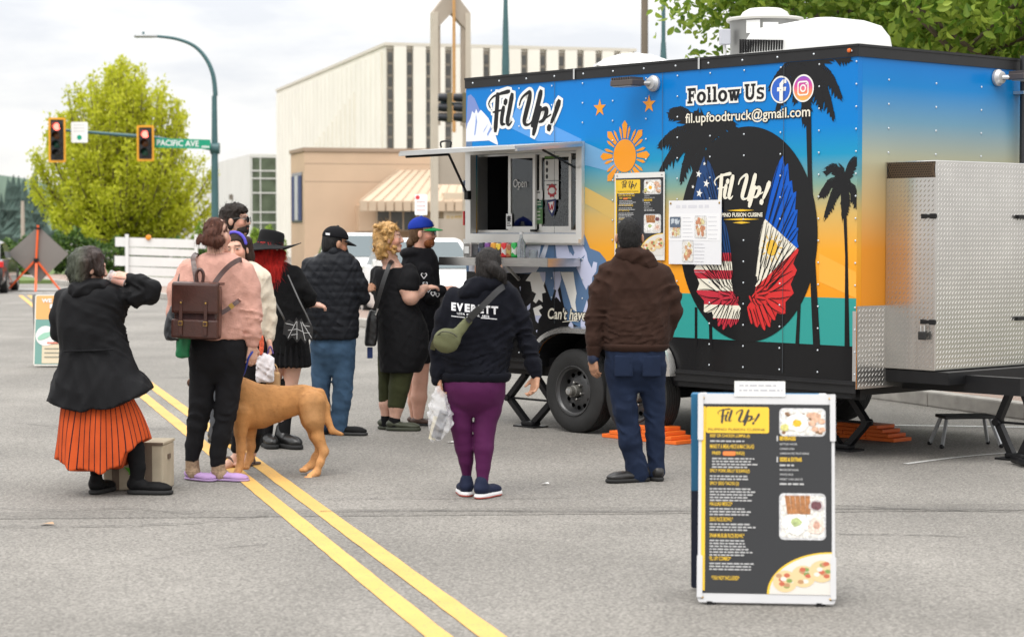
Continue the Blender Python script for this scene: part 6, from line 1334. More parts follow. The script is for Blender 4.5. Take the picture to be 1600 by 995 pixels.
F.chain([(182, 464, 0, 19), (210, 462, 0, 19), (233, 460, .0, 16), (238, 450, -.01, 14), (222, 440, -.02, 13), (208, 437, -.02, 12)], .02).chain([(100, 466, .02, 17), (91, 495, .04, 15), (90, 520, .06, 14), (104, 538, .12, 12)], .03)
F.hem([(60, 624), (76, 626), (100, 634), (135, 641), (190, 633), (225, 615), (249, 600), (260, 596)])
F.folds(.015, 30, 4, [(.8, .3, .3), (-.7, .3, .4), (.2, .2, 1)]).folds(.016, 75, 5, [(1, 0, .2)], f.q(215, 458), .12).folds(.02, 34, 9, [(1, .3, .12)], f.q(165, 600), .26).folds(.02, 60, 29, [(.6, 0, .8)], f.q(190, 500), .16).done('coat', m_)
F = f.F(.009); F.pell(146, 448, -.02, 34, .13, 17, rotz(0, 0, R(-8))); F.pell(134, 455, -.08, 26, .09, 18); F.pell(148, 432, .03, 22, .08, 14, None, .02, 'cut'); F.folds(.02, 55, 7, [(.5, .2, .8), (-.4, .3, .7)]).done('hood', m_)
F = f.F(.008); c = f.q(140, 515, -.165); F.box(f.q(148, 545, -.178), (.155, .012, .005), rotz(0, 0, R(-2)), .004).done('back_flap_edge', m_)
sm_ = cloth('orange_skirt_cloth', (.50, .078, .020), .85, .02, .2, 260, .14, 9); t = sm_.node_tree; lk = t.links.new; bb = t.nodes['Principled BSDF']; prev = bb.inputs['Base Color'].links[0].from_socket
tcn = t.nodes.new('ShaderNodeTexCoord'); mpn = t.nodes.new('ShaderNodeMapping'); mpn.inputs['Location'].default_value = (-float(f.q(163, 650)[0]), 0, 0); lk(tcn.outputs['Object'], mpn.inputs[0]); gr = t.nodes.new('ShaderNodeTexGradient'); gr.gradient_type = 'RADIAL'; lk(mpn.outputs[0], gr.inputs[0])
m1 = t.nodes.new('ShaderNodeMath'); m1.operation = 'MULTIPLY'; lk(gr.outputs['Fac'], m1.inputs[0]); m1.inputs[1].default_value = 38; m2_ = t.nodes.new('ShaderNodeMath'); m2_.operation = 'PINGPONG'; lk(m1.outputs[0], m2_.inputs[0]); m2_.inputs[1].default_value = .5
m3 = t.nodes.new('ShaderNodeMath'); m3.operation = 'LESS_THAN'; lk(m2_.outputs[0], m3.inputs[0]); m3.inputs[1].default_value = .085; mxn = t.nodes.new('ShaderNodeMix'); mxn.data_type = 'RGBA'; lk(m3.outputs[0], mxn.inputs['Factor']); lk(prev, mxn.inputs['A']); mxn.inputs['B'].default_value = (.035, .012, .016, 1); lk(mxn.outputs['Result'], bb.inputs['Base Color'])
F = f.F(.0085); F.loft([(590, 104, 190, .13), (622, 97, 208, .16), (650, 92, 222, .185), (690, 89, 235, .21), (745, 86, 244, .23)], .02, 2.0); F.hem([(80, 714), (90, 716), (110, 724), (154, 732), (185, 728), (197, 724), (204, 702), (222, 690), (240, 682), (250, 680)])
cx = f.q(163, 650)[0]
F.disp(lambda x, y, z: (.011 * np.sin(6 * np.arctan2(y, x - cx) + 5 * z + 1.5 * np.sin(5 * x)) + .005 * np.sin(15 * np.arctan2(y, x - cx) + 1 + 4 * z)) * np.clip((.62 - z) * 2.4, .1, 1.2)).done('skirt', sm_)
F = f.F(.0075); F.chain([(147, 690, .02, 12), (149, 730, .02, 10), (150, 756, .02, 8.5)], .01).chain([(196, 660, 0, 17), (210, 700, 0, 16), (215, 730, 0, 12.5), (214, 757, 0, 10)], .01).folds(.003, 80, 3).done('leggings', BLACKC)
TRN = cloth('black_trainer', (.012, .012, .013), .6, .05, .3, 160)
shoe(f, 151, 768, .02, 165, .25, TRN, SO, .05, .07, .03); shoe(f, 216, 765, .0, 84, .27, TRN, SO, .05, .075, .03)

# ---- pink sweater
f = Fig('person', 'person in pink sweater and lilac slippers holding the dog leash', 'person', 338, 13.4)
H = head_frame(f, 339, 340, 0, 155, 0, .97)
Bd(f, [[(338, 395, .02, 13), (336, 440, 0, 32), (338, 500, 0, 36), (340, 535, 0, 38)], [(290, 430, 0, 13), (276, 480, 0, 11), (282, 525, .08, 8)], [(382, 430, 0, 13), (395, 490, 0, 11), (395, 543, -.02, 7.5)], [(318, 550, 0, 20), (314, 640, 0, 15), (301, 725, .0, 8.5)], [(360, 550, 0, 20), (352, 640, -.02, 15), (342, 728, -.04, 8.5)]],
   H, PALE, [(395, 540, -.02, (-.05, .1, -1), (-.6, .8, 0), 1, .8, 1.0)])
HR = hairmat('hair_auburn', (.085, .032, .02), .45)
F = f.F(.007); hair_cap(F, H, -.04, -.003, -.07); F.chain([(333, 366, -.10, 11), (326, 374, -.11, 9), (336, 377, -.12, 8)], .008).chain([(318, 372, -.09, 6), (313, 380, -.09, 4)], .008).chain([(346, 376, -.10, 9), (342, 384, -.1, 6)], .01); F.folds(.012, 75, 3); strand_coat(strands(F, .004, 260, 8).done('hair', HR), 1000, .05, .002, 4, wild=.7)
m_ = cloth('pink_knit', (.57, .315, .255), .95, .4, .5, 140, .1, 30)
F = f.F(.0085); F.loft([(394, 320, 364, .075, .02), (402, 305, 374, .105), (416, 288, 390, .13), (440, 276, 398, .145), (480, 274, 397, .15), (515, 280, 392, .155), (530, 290, 388, .15)], .03)
F.chain([(294, 424, 0, 18), (280, 455, 0, 17), (275, 490, .02, 16), (282, 522, .08, 12)], .03).chain([(380, 424, 0, 18), (390, 455, 0, 17), (394, 490, -.01, 16), (396, 520, -.02, 13), (396, 536, -.02, 10)], .03)
F.folds(.013, 42, 4, [(.3, .2, 1), (.8, .1, .6), (-.6, .2, .8)]).folds(.016, 70, 5, [(.1, 0, 1)], f.q(394, 500), .13).disp(lambda x, y, z: .0012 * np.sin(330 * (z + .35 * np.abs(x)))).done('sweater', m_)
m_ = cloth('charcoal_denim', (.018, .018, .021), .8, .1, .3, 260, .25, 6)
F = f.F(.0085); F.loft([(520, 297, 384, .125), (545, 295, 386, .14), (568, 298, 382, .12), (585, 308, 374, .085), (600, 322, 360, .05)], .05); F.chain([(318, 562, 0, 22.5), (314, 630, 0, 19), (308, 665, .0, 16), (303, 695, 0, 13), (300, 716, 0, 11.5)], .018).chain([(361, 562, 0, 23), (354, 640, -.02, 18), (347, 680, -.03, 15), (342, 705, -.04, 13), (341, 721, -.04, 12)], .018)
F.folds(.004, 34, 8, [(.4, .1, .9)]).folds(.010, 70, 9, [(.15, .2, 1)], f.q(310, 650), .12).folds(.013, 80, 10, [(.15, .2, 1)], f.q(352, 655), .12).done('trousers', m_)
m_ = cloth('oat_sock', (.30, .21, .14), .95, .3, .5, 120, .3, 60)
F = f.F(.007); F.chain([(300, 714, 0, 10.5), (301, 735, 0, 11), (305, 740, -.03, 10)], .01).chain([(342, 719, -.04, 11), (343, 736, -.04, 11), (349, 742, -.06, 10)], .01).disp(lambda x, y, z: .002 * np.sin(500 * z)).done('socks', m_)
LI = cloth('lilac_felt', (.42, .27, .50), .95, .4, .4, 160); LS = mat('lilac_sole', (.36, .24, .43), .7)
shoe(f, 302, 747, .0, 52, .25, LI, LS, .05, .052, .018, 'slipper', hollow=True); shoe(f, 345, 749, -.04, 70, .26, LI, LS, .05, .052, .018, 'slipper', hollow=True)

# ---- tall bearded person with sunglasses
f = Fig('person', 'tall dark haired bearded person with sunglasses behind the pink sweater', 'person', 366, 15.75)
H = head_frame(f, 368, 320, 0, 78, -2, 1.0)
Bd(f, [[(365, 385, .02, 11), (362, 420, 0, 26), (360, 480, 0, 28), (356, 530, 0, 30)], [(342, 410, .05, 11), (336, 455, .1, 9), (350, 490, -.1, 7)], [(384, 412, -.05, 11), (388, 455, -.1, 9), (392, 480, -.25, 7)], [(345, 540, .04, 16), (340, 610, .04, 12), (336, 680, .04, 8)], [(368, 540, -.04, 16), (362, 610, -.04, 12), (356, 684, -.04, 8)]], H, FAIR, [(350, 490, -.1, (.9, -.5, 0), (0, 0, -1), 1, .6), (392, 480, -.25, (.9, -.5, 0), (0, 0, -1), 1, .6)])
HD = hairmat('hair_dark_brown', (.022, .016, .013), .5)
F = f.F(.007); hair_cap(F, H, -.055, .010, -.08); F.pell(372, 328, 0, 15, .09, 10); F.folds(.016, 95, 3); strand_coat(strands(F, .003, 200, 8).done('hair', HD), 900, .03, .0024, 7, wild=1.4, lift=.5)
F = f.F(.006); e = lambda p, r, mode='add': F.ell(hp(H, p), r, H[1], .015, mode)
e((0, -.05, -.078), (.060, .052, .052)); e((0, -.096, -.049), (.030, .012, .008)); F.ell(hp(H, (0, -.05, -.012)), (.09, .06, .042), H[1], .01, 'cut'); F.ell(hp(H, (0, -.100, -.066)), (.020, .014, .009), H[1], .004, 'cut'); strands(F, .002, 420, 3).done('beard', HD)
def glasses(f, H, m_l, m_f):
    g = MB()
    for x in (-1, 1):
        g.tube([hp(H, (x * .058, -.094, .012)) + f.o, hp(H, (x * .078, -.06, .014)) + f.o, hp(H, (x * .083, .015, .008)) + f.o], .0032, 6)
    g.tube([hp(H, (-.058, -.096, .014)) + f.o, hp(H, (0, -.112, .012)) + f.o, hp(H, (.058, -.096, .014)) + f.o], .003, 6); fr_ = g.build('glasses', m_f, f.root)
    for x in (-1, 1):
        b = MB(); c = hp(H, (x * .033, -.108, .002)) + f.o; b.lathe(c, H[1] @ np.array([x * .2, -1, .05]), [(0, .024), (.003, .023), (.004, .004)], 16); b.build('lens', m_l, fr_)
glasses(f, H, mat('dark_lens', (.01, .01, .012), .08), mat('glasses_black', (.01, .01, .01), .3))
F = f.F(.009); F.loft([(378, 355, 384, .09), (390, 342, 390, .13), (410, 334, 394, .17), (450, 334, 394, .18), (500, 336, 392, .18), (535, 338, 390, .18)], .03); F.chain([(382, 408, -.08, 12), (389, 450, -.14, 11), (392, 478, -.25, 9)], .02).chain([(342, 408, .06, 12), (337, 450, .1, 11), (350, 488, -.08, 9)], .02); F.folds(.01, 40, 4).done('jacket', cloth('charcoal_jacket', (.03, .032, .036), .8))
F = f.F(.009); F.loft([(525, 340, 386, .15), (560, 338, 384, .15), (585, 338, 380, .14)], .03); F.chain([(346, 575, .05, 15), (341, 620, .05, 13), (336, 684, .05, 11)], .015).chain([(368, 575, -.04, 15), (362, 620, -.04, 13), (356, 686, -.04, 11)], .015); F.folds(.008, 55, 8).done('trousers', cloth('grey_denim', (.07, .075, .085), .85))
shoe(f, 334, 689, .06, 40, .29, SH, SO, .05, .07); shoe(f, 357, 691, -.02, 70, .29, SH, SO, .05, .07)

# ---- person in cream jacket, face turned to the camera
f = Fig('person', 'person in cream jacket with purple headband peering past the pink sweater', 'person', 392, 14.2)
H = head_frame(f, 369, 364, 0, -8, 2, .96, -6)
Bd(f, [[(372, 415, .02, 11), (388, 450, 0, 26), (394, 510, 0, 28), (395, 560, 0, 30)], [(362, 445, .02, 11), (360, 490, .05, 9), (370, 520, .02, 7)], [(412, 445, 0, 12), (420, 495, 0, 10), (421, 530, -.06, 7)], [(382, 570, 0, 16), (378, 640, 0, 12), (370, 715, 0, 8)], [(408, 570, 0, 16), (402, 640, 0, 12), (392, 712, .05, 8)], ((370, 712, 0, 7), (362, 722, -.12, 7), (356, 726, -.2, 5)), ((392, 709, .05, 7), (382, 719, -.06, 7), (376, 723, -.14, 5))],
   H, FAIR, [(421, 530, -.06, (.1, -.1, -1), (-.8, -.5, 0), 1, 1.0), (370, 518, .02, (0, -.2, -1), (.9, .3, 0), -1, .8)], .007)
F = f.F(.007); hair_cap(F, H, -.05, .004, -.11); F.chain([(385, 378, .02, 9), (389, 400, .03, 8), (390, 425, .02, 6)], .015).chain([(353, 380, .02, 8), (350, 405, .03, 7)], .015); strands(F, .003, 300, 8).done('hair', hairmat('hair_chestnut', (.03, .017, .012)))
F = f.F(.006); b = [hp(H, (.084 * math.cos(R(a)), .0, .035 + .09 * math.sin(R(a)))) + H[1] @ np.array([0, -.03, 0]) for a in range(0, 181, 20)]
for a_, b_ in zip(b[:-1], b[1:]): F.cone(a_, b_, .011, .011, .003)
F.done('headband', cloth('violet_band', (.12, .10, .55), .7))
m_ = cloth('cream_fleece', (.62, .55, .44), .95, .3, .5, 120)
F = f.F(.009); F.loft([(408, 358, 396, .08), (420, 350, 414, .12), (440, 348, 424, .15), (490, 350, 424, .155), (525, 352, 422, .155)], .03); F.chain([(408, 436, 0, 15), (417, 470, 0, 14), (421, 500, -.02, 12.5), (421, 526, -.05, 10)], .02).chain([(362, 440, .02, 13), (359, 490, .05, 12), (369, 514, .02, 9)], .02); F.folds(.015, 46, 4).done('jacket', m_)
F = f.F(.009); F.loft([(518, 362, 420, .13), (560, 366, 424, .145), (620, 366, 420, .14), (680, 370, 412, .12)], .03); F.chain([(380, 640, 0, 15), (371, 700, 0, 11)], .02).chain([(402, 640, .02, 15), (394, 700, .05, 11)], .02).folds(.01, 50, 5).done('wide_trousers', BLACKC)
SD = mat('sandal_brown', (.08, .05, .04), .6)
for sx, sy, dy in ((366, 726, -.07), (386, 723, 0.0)):
    F = f.F(.006); g = f.q(sx, sy, dy); g[2] = .012; M_ = rotz(R(-38)); F.ell(g, (.048, .13, .02), M_, .01); F.post.append(lambda D, x, y, z: np.maximum(np.maximum(D, z - .022), .003 - z)); so = F.done('sandal', SD)
    for oy in (-.045, .03): c = g + M_ @ np.array([0, oy, .0]); MB().tube([c + f.o + M_ @ np.array([.045 * math.cos(R(a)), 0, .052 * math.sin(R(a)) + .008]) for a in range(0, 181, 20)], .009, 6).build('strap', SD, so)

# ---- wide brimmed hat
f = Fig('person', 'person with bright red hair under a wide black hat', 'person', 440, 15.45)
H = head_frame(f, 423, 366, 0, 140, 4, .97)
Bd(f, [[(422, 415, .02, 11), (440, 450, 0, 26), (448, 510, 0, 28), (450, 545, 0, 32)], [(408, 432, .02, 11), (404, 470, .06, 9), (420, 500, .1, 7)], [(462, 430, -.02, 12), (484, 466, -.04, 10), (482, 478, .12, 7)], ((432, 560, 0, 14), (424, 620, .02, 10.5), (416, 650, .03, 10.5), (414, 685, .03, 7)), ((460, 560, 0, 14), (452, 610, 0, 11), (446, 640, -.02, 11), (443, 685, -.03, 7))],
   H, PALE, [(484, 476, .08, (.85, .4, -.1), (-.3, .3, -1), 1, .7, .95), (420, 500, .1, (.5, .6, 0), (0, 0, -1), 1, .6)])
HRD = hairmat('hair_red', (.42, .014, .010), .5)
F = f.F(.007); hair_cap(F, H, -.03, .004, -.11); F.box(hp(H, (0, 0, .165)), (.2, .2, .11), H[1], .01, .006, 'cut')
for k in range(11): x = 394 + k * 4.4; F.chain([(x + 4, 396, -.09 + .004 * k, 6), (x, 418, -.12, 5), (x - 3 + (k % 3) * 3, 432 + (k * 7) % 12, -.13, 2)], .005)
strand_coat(strands(F, .003, 260, 8).done('hair', HRD), 1600, .085, .003, 5, wild=.22)
m_ = cloth('black_wool_felt', (.016, .016, .017), .9, .5, .3, 180)
hat = MB(); c = hp(H, (0, .01, .035)) + f.o; Mh = rotz(0, R(-8), R(10)); rings = []
for (r_, z_) in ((.072, .105), (.088, .10), (.095, .085), (.098, .03), (.102, .0), (.135, -.006), (.18, -.012), (.225, -.018)):
    rings.append([c + Mh @ np.array([r_ * math.cos(a) * 1.0, r_ * math.sin(a), z_ + (0 if r_ < .105 else (r_ - .1) * (.62 * max(0, math.cos(a - .2)) ** 1.5 - .38 * max(0, math.cos(a - 3.3)) - .34 * max(0, math.cos(a - 4.6)) ** 2 + .06 * math.sin(3 * a)))]) for a in [2 * math.pi * k / 36 for k in range(36)]])
lower = [[p - np.array([0, 0, .006]) for p in r_] for r_ in reversed(rings[4:])]
hat.loft(rings + lower).build('hat', m_, f.root, smooth=60)
F = f.F(.0085); F.loft([(408, 410, 444, .08), (418, 404, 462, .12), (440, 405, 474, .14), (480, 414, 478, .145), (520, 418, 482, .15), (548, 420, 484, .155), (560, 422, 484, .15)], .03); F.chain([(460, 428, -.02, 14), (474, 450, -.04, 13), (484, 464, -.03, 11.5), (484, 472, .05, 9.5)], .02).chain([(410, 432, .02, 12), (404, 470, .06, 11), (418, 498, .1, 9)], .02); F.hem([(400, 540), (425, 548), (455, 556), (490, 558)]); F.folds(.011, 42, 4).done('cardigan', cloth('black_knit', (.012, .012, .013), .95, .25, .5, 150))
cx = f.q(452, 550)[0]
F = f.F(.0085); F.loft([(525, 424, 480, .13), (550, 424, 483, .155), (572, 424, 485, .165)], .02).disp(lambda x, y, z: .01 * np.sin(24 * np.arctan2(y, x - cx))).done('pleated_skirt', BLACKC)
F = f.F(.0075); F.chain([(418, 655, .02, 10), (414, 690, .03, 10)], .01).chain([(447, 598, 0, 9), (446, 650, -.02, 10), (443, 690, -.03, 10)], .01).done('socks', BLACKC)
BT = mat('boot_leather', (.012, .012, .012), .32, noise=.2, nscale=30)
shoe(f, 416, 696, .04, 20, .29, BT, SO, .05, .11, .036, 'boot'); shoe(f, 442, 697, -.03, 42, .29, BT, SO, .05, .11, .036, 'boot')

# ---- quilted jacket and black cap
f = Fig('person', 'person in dark quilted jacket, black cap and blue jeans looking down', 'person', 525, 16.4)
H = head_frame(f, 524, 357, 0, 122, 14, 1.0)
Bd(f, [[(522, 405, .02, 11), (520, 440, 0, 28), (520, 490, 0, 30), (520, 530, 0, 32)], [(486, 420, .02, 12), (478, 470, .04, 10), (500, 495, .2, 7)], [(552, 425, 0, 12), (562, 465, .02, 10), (560, 458, .2, 7)], [(504, 545, 0, 17), (500, 610, 0, 12), (505, 668, .05, 8)], [(536, 545, 0, 17), (534, 610, 0, 13), (530, 668, -.02, 8)]],
   H, TANS, [(562, 456, .18, (.7, .3, .3), (-.3, .6, -.6), 1, .8), (500, 495, .2, (.9, .5, 0), (0, 0, -1), 1, .6)])
F = f.F(.006); hair_cap(F, H, -.02, -.002, -.09); F.box(hp(H, (0, 0, .125)), (.2, .2, .075), H[1], .01, .004, 'cut'); strands(F, .002, 420, 1).done('hair', MATS['hair_black'])
F = f.F(.006); e = lambda p, r, mode='add': F.ell(hp(H, p), r, H[1], .015, mode); e((0, -.05, -.078), (.058, .05, .05)); F.ell(hp(H, (0, -.05, -.012)), (.09, .06, .045), H[1], .01, 'cut'); F.ell(hp(H, (0, -.100, -.066)), (.024, .014, .011), H[1], .004, 'cut'); strands(F, .002, 420, 3).done('beard', MATS['hair_black'])
def cap(f, H, m_c, m_b, col_tilt=0, bl=.085):
    F = f.F(.006); F.ell(hp(H, (0, .012, .045)), np.array([.089, .110, .092]) * H[2], H[1], .01); F.box(hp(H, (0, 0, -.06)), (.2, .2, .10), rotz(0) @ H[1] @ rotz(0, R(-6)), .01, .006, 'cut'); F.ell(hp(H, (0, .01, .14)), np.array([.011, .011, .006]), H[1], .004); o = F.done('cap', m_c)
    V = []; n = 14
    for t_ in (0, 1):
        for k in range(n): a = R(-78 + 156 * k / (n - 1)); r0 = .092 * H[2]; x = math.sin(a) * r0 * (1 + .02 * t_); y = .008 - math.cos(a) * .104 * H[2] - t_ * bl * math.cos(a) ** .7; V.append(hp((H[0], H[1], 1), (x, y, .046 * H[2] - t_ * .020 * math.cos(a) - .018 * abs(math.sin(a)) ** 2)) + f.o)
    W = V + [v - (H[1] @ np.array([0, 0, .006])) for v in V]; q = 2 * n; Fc = [(k, k + 1, n + k + 1, n + k) for k in range(n - 1)] + [(q + k + 1, q + k, q + n + k, q + n + k + 1) for k in range(n - 1)] + [(n + k, n + k + 1, q + n + k + 1, q + n + k) for k in range(n - 1)]
    MB().add(W, Fc).build('cap_brim', m_b, o, smooth=40); return o
co = cap(f, H, cloth('black_cap', (.014, .014, .017), .8), cloth('black_cap_brim', (.014, .014, .017), .8))
p = hp(H, (-.055, .085, .045)) + f.o
MB().add([p + H[1] @ np.array(q_) for q_ in ((-.02, .016, -.005), (.025, .030, -.005), (.025, .034, .012), (-.02, .018, .012))], [(0, 1, 2, 3)]).build('cap_logo', PW, co, fixn=False)
m_ = cloth('charcoal_nylon', (.022, .024, .03), .5, .05, .15, 90)
F = f.F(.0085); F.loft([(392, 506, 540, .08), (400, 494, 552, .115), (416, 478, 560, .14), (450, 471, 562, .155), (490, 476, 560, .16), (515, 480, 560, .16), (530, 482, 558, .155)], .03); F.chain([(486, 416, .02, 15), (478, 445, .03, 14), (477, 475, .06, 13), (500, 492, .18, 10)], .03).chain([(550, 420, 0, 15), (560, 445, 0, 14), (565, 464, .03, 12.5), (562, 462, .15, 10)], .02)
F.disp(lambda x, y, z: -.0045 * np.abs(np.sin(58 * z)) ** .5).folds(.012, 45, 4).folds(.012, 80, 5, [(1, 0, .2)], f.q(560, 455), .1).done('quilted_jacket', m_)
F = f.F(.008); F.chain([(510, 397, .03, 9), (522, 394, -.06, 9), (536, 396, .02, 9)], .01).done('collar', m_)
m_ = cloth('mid_denim', (.05, .095, .16), .85, .1, .4, 300, .45, 7)
F = f.F(.0085); F.loft([(522, 485, 556, .125), (545, 485, 556, .135), (562, 488, 552, .11), (576, 496, 544, .08), (586, 506, 534, .05)], .05); F.chain([(503, 556, .01, 18), (501, 620, .02, 14), (506, 664, .05, 12)], .015).chain([(537, 556, -.01, 19), (535, 620, -.01, 15.5), (530, 655, -.02, 14), (529, 668, -.02, 14.5)], .015); F.folds(.005, 34, 8, [(.5, .1, .8)]).folds(.013, 80, 9, [(.1, .3, 1)], f.q(528, 655), .09).folds(.012, 75, 19, [(.3, .1, 1)], f.q(535, 610), .12).done('jeans', m_)
m2 = cloth('dark_trainer', (.02, .02, .021), .7, .1, .4, 160)
shoe(f, 505, 674, .07, 150, .27, m2, mat('dark_sole', (.03, .03, .03), .7), .048, .07, .028); shoe(f, 531, 677, -.01, 74, .29, m2, MATS['dark_sole'], .05, .07, .028)

# ---- curly blonde in black dress
f = Fig('person', 'person with curly blonde hair, black dress and olive leggings', 'person', 622, 16.8)
H = head_frame(f, 608, 350, 0, 92, -4, 1.0)
Bd(f, [[(608, 395, .02, 11), (615, 430, 0, 28), (622, 490, 0, 32), (630, 545, 0, 36)], [(590, 430, .08, 12), (592, 470, .12, 10), (620, 480, .22, 7)], ((636, 432, -.1, 10), (639, 450, -.13, 14), (643, 463, -.14, 12.5), (655, 456, -.05, 9), (664, 450, .06, 6)), ((608, 560, .05, 13), (604, 610, .05, 10), (603, 632, .05, 11), (603, 655, .05, 7.5)), ((632, 560, -.05, 14), (622, 610, -.05, 11.5), (620, 632, -.05, 12.2), (617, 657, -.05, 7.5))],
   H, PALE, [(663, 450, .06, (.9, .5, .1), (0, .3, -1), 1, .6, .95), (620, 480, .22, (.9, .3, 0), (0, 0, -1), 1, .6)])
HY = mat('hair_blonde', (.52, .30, .10), .45, noise=.55, nscale=26, bump=.9, bscale=90, spec=.5)
F = f.F(.007); hair_cap(F, H, -.045, .016, -.10)
r = random.Random(4)
for k in range(60): a = r.uniform(0, 6.28); x, y = 600 + 19 * math.cos(a) * r.uniform(.3, 1), r.uniform(352, 402); F.pell(x, y, r.uniform(-.10, .08), r.uniform(3, 5), .022, r.uniform(3, 6), None, .012)
F.chain([(598, 385, -.06, 10), (594, 402, -.04, 6)], .01); F.folds(.01, 120, 3); strand_coat(strands(F, .003, 210, 8).done('hair', HY), 1500, .035, .0024, 6, wild=1.4, lift=.5)
m_ = cloth('black_jersey', (.0125, .0125, .0145), .8, .2, .15, 260)
F = f.F(.0085); F.loft([(418, 586, 646, .12), (430, 582, 650, .14), (452, 582, 645, .155), (480, 586, 655, .17), (510, 588, 668, .185), (545, 590, 671, .19), (565, 592, 665, .185), (581, 594, 658, .175)], .03); F.chain([(640, 424, -.08, 13), (641, 436, -.12, 16), (640, 446, -.13, 17)], .015).chain([(590, 428, .06, 13), (589, 450, .1, 14)], .02); F.pell(602, 413, -.08, 15, .1, 8, None, .015, 'cut'); F.folds(.008, 42, 4).folds(.01, 60, 5, [(.4, 0, 1)], f.q(630, 470), .15).done('dress', m_)
m_ = cloth('olive_stretch', (.038, .042, .018), .7, .2, .15, 260)
F = f.F(.008); F.chain([(606, 560, .05, 17), (603, 605, .05, 12.5), (602, 624, .05, 11.5)], .01).chain([(632, 560, -.05, 20), (624, 605, -.05, 16.5), (620, 630, -.05, 14)], .01).folds(.004, 70, 4).done('leggings', m_)
F = f.F(.007); F.chain([(603, 652, .05, 8.5), (603, 664, .05, 8.5)], .01).chain([(617, 654, -.05, 9), (618, 666, -.05, 9)], .01).done('socks', BLACKC)
CR = mat('olive_clog', (.045, .05, .03), .6); CS = mat('olive_clog_sole', (.04, .045, .028), .7)
shoe(f, 602, 667, .06, 70, .25, CR, CS, .05, .06, .03, 'clog', hollow=True); shoe(f, 617, 671, -.05, 82, .27, CR, CS, .052, .062, .03, 'clog', hollow=True)

# ---- blue cap with green peak
f = Fig('person', 'person in blue cap with green peak and black heart sleeve hoodie', 'person', 655, 17.25)
H = head_frame(f, 660, 342, 0, 86, 0, 1.0)
Bd(f, [[(657, 395, .02, 11), (658, 430, 0, 26), (655, 490, 0, 28), (655, 540, 0, 32)], [(636, 425, .1, 12), (640, 470, .12, 10), (665, 480, .2, 7)], [(664, 430, -.1, 12), (668, 462, -.12, 10), (692, 452, -.1, 7)], ((644, 545, .05, 14), (647, 600, .05, 11), (648, 628, .05, 11), (648, 656, .05, 6.5)), ((660, 545, -.05, 15), (657, 592, -.05, 12), (655, 620, -.05, 12.5), (654, 656, -.05, 7))],
   H, (.62, .34, .25), [(692, 451, -.1, (1, .1, .1), (0, .3, -1), 1, .6), (665, 480, .2, (.9, .2, 0), (0, 0, -1), 1, .6)])
HGN = hairmat('hair_ginger', (.22, .075, .025), .4)
F = f.F(.006); hair_cap(F, H, -.02, -.002, -.09); F.box(hp(H, (0, 0, .125)), (.2, .2, .08), H[1], .01, .004, 'cut'); F.chain([(645, 372, .0, 6), (641, 380, -.01, 6.5), (638, 386, 0, 3)], .008); strands(F, .002, 300, 1).done('hair', hairmat('hair_sandy', (.10, .055, .028)))
F = f.F(.006); F.ell(hp(H, (0, -.05, -.078)), (.060, .054, .052), H[1], .015); F.ell(hp(H, (0, -.096, -.049)), (.030, .012, .008), H[1], .01); F.ell(hp(H, (0, -.05, -.012)), (.09, .06, .042), H[1], .01, 'cut'); F.ell(hp(H, (0, -.100, -.066)), (.020, .014, .009), H[1], .004, 'cut'); strands(F, .002, 420, 3).done('beard', HGN)
glasses(f, H, MATS['dark_lens'], MATS['glasses_black'])
co = cap(f, H, cloth('royal_blue_cap', (.012, .035, .30), .75), cloth('green_cap_peak', (.01, .32, .08), .75), bl=.075)
p = hp(H, (.0, -.102, .075)) + f.o; MB().add([p + H[1] @ np.array(q_) for q_ in ((-.02, 0, -.015), (.02, 0, -.015), (.014, .018, .025), (-.014, .018, .025))], [(0, 1, 2, 3)]).build('cap_logo', PW, co, fixn=False)
F = f.F(.0085); F.loft([(388, 642, 676, .09), (398, 632, 682, .12), (415, 626, 686, .15), (450, 628, 688, .165), (490, 630, 688, .165), (520, 632, 686, .165)], .03); F.chain([(662, 424, -.12, 15), (667, 450, -.14, 14), (674, 462, -.15, 12), (690, 453, -.12, 9.5)], .02).chain([(640, 425, .1, 14), (640, 470, .12, 12), (662, 480, .2, 9)], .02); F.pell(646, 396, .0, 22, .13, 11, None, .02); F.folds(.009, 46, 4).folds(.01, 80, 5, [(1, 0, .3)], f.q(672, 455, -.15), .1).done('hoodie', cloth('black_fleece', (.012, .012, .015), .9, .25, .3, 220))
hl = []
for (x, y, s_) in ((664, 430, 5.2), (666, 443, 4.2), (671, 452, 4.2), (678, 458, 4.0), (685, 460, 3.6)):
    pts = [(0, -1), (.55, -.35), (.95, .2), (.8, .75), (.35, .8), (0, .4), (-.35, .8), (-.8, .75), (-.95, .2), (-.55, -.35)]; lp = [f.q(x + a * s_, y - b_ * s_)[[0, 2]] for a, b_ in pts]; V = []; c = np.mean(lp, 0)
    for q_ in lp: V += [q_, c + (q_ - c) * .72]
    n_ = len(lp); Fc = [(2 * k, 2 * ((k + 1) % n_), 2 * ((k + 1) % n_) + 1, 2 * k + 1) for k in range(n_)]
    chest_text(f, 'hoodie', (np.array(V), Fc), x - 5, y - 5, x + 5, y + 5, PW, 0, lift=.004)
F = f.F(.0085); F.loft([(510, 634, 684, .14), (545, 634, 680, .16), (567, 636, 674, .165)], .03).folds(.008, 45, 4).done('shorts', BLACKC)
shoe(f, 648, 661, .06, 70, .27, mat('sandal_leather', (.06, .03, .02), .6), SO, .05, .05, .02, 'sandal', hollow=True); shoe(f, 655, 663, -.05, 82, .28, MATS['sandal_leather'], SO, .05, .05, .02, 'sandal', hollow=True)
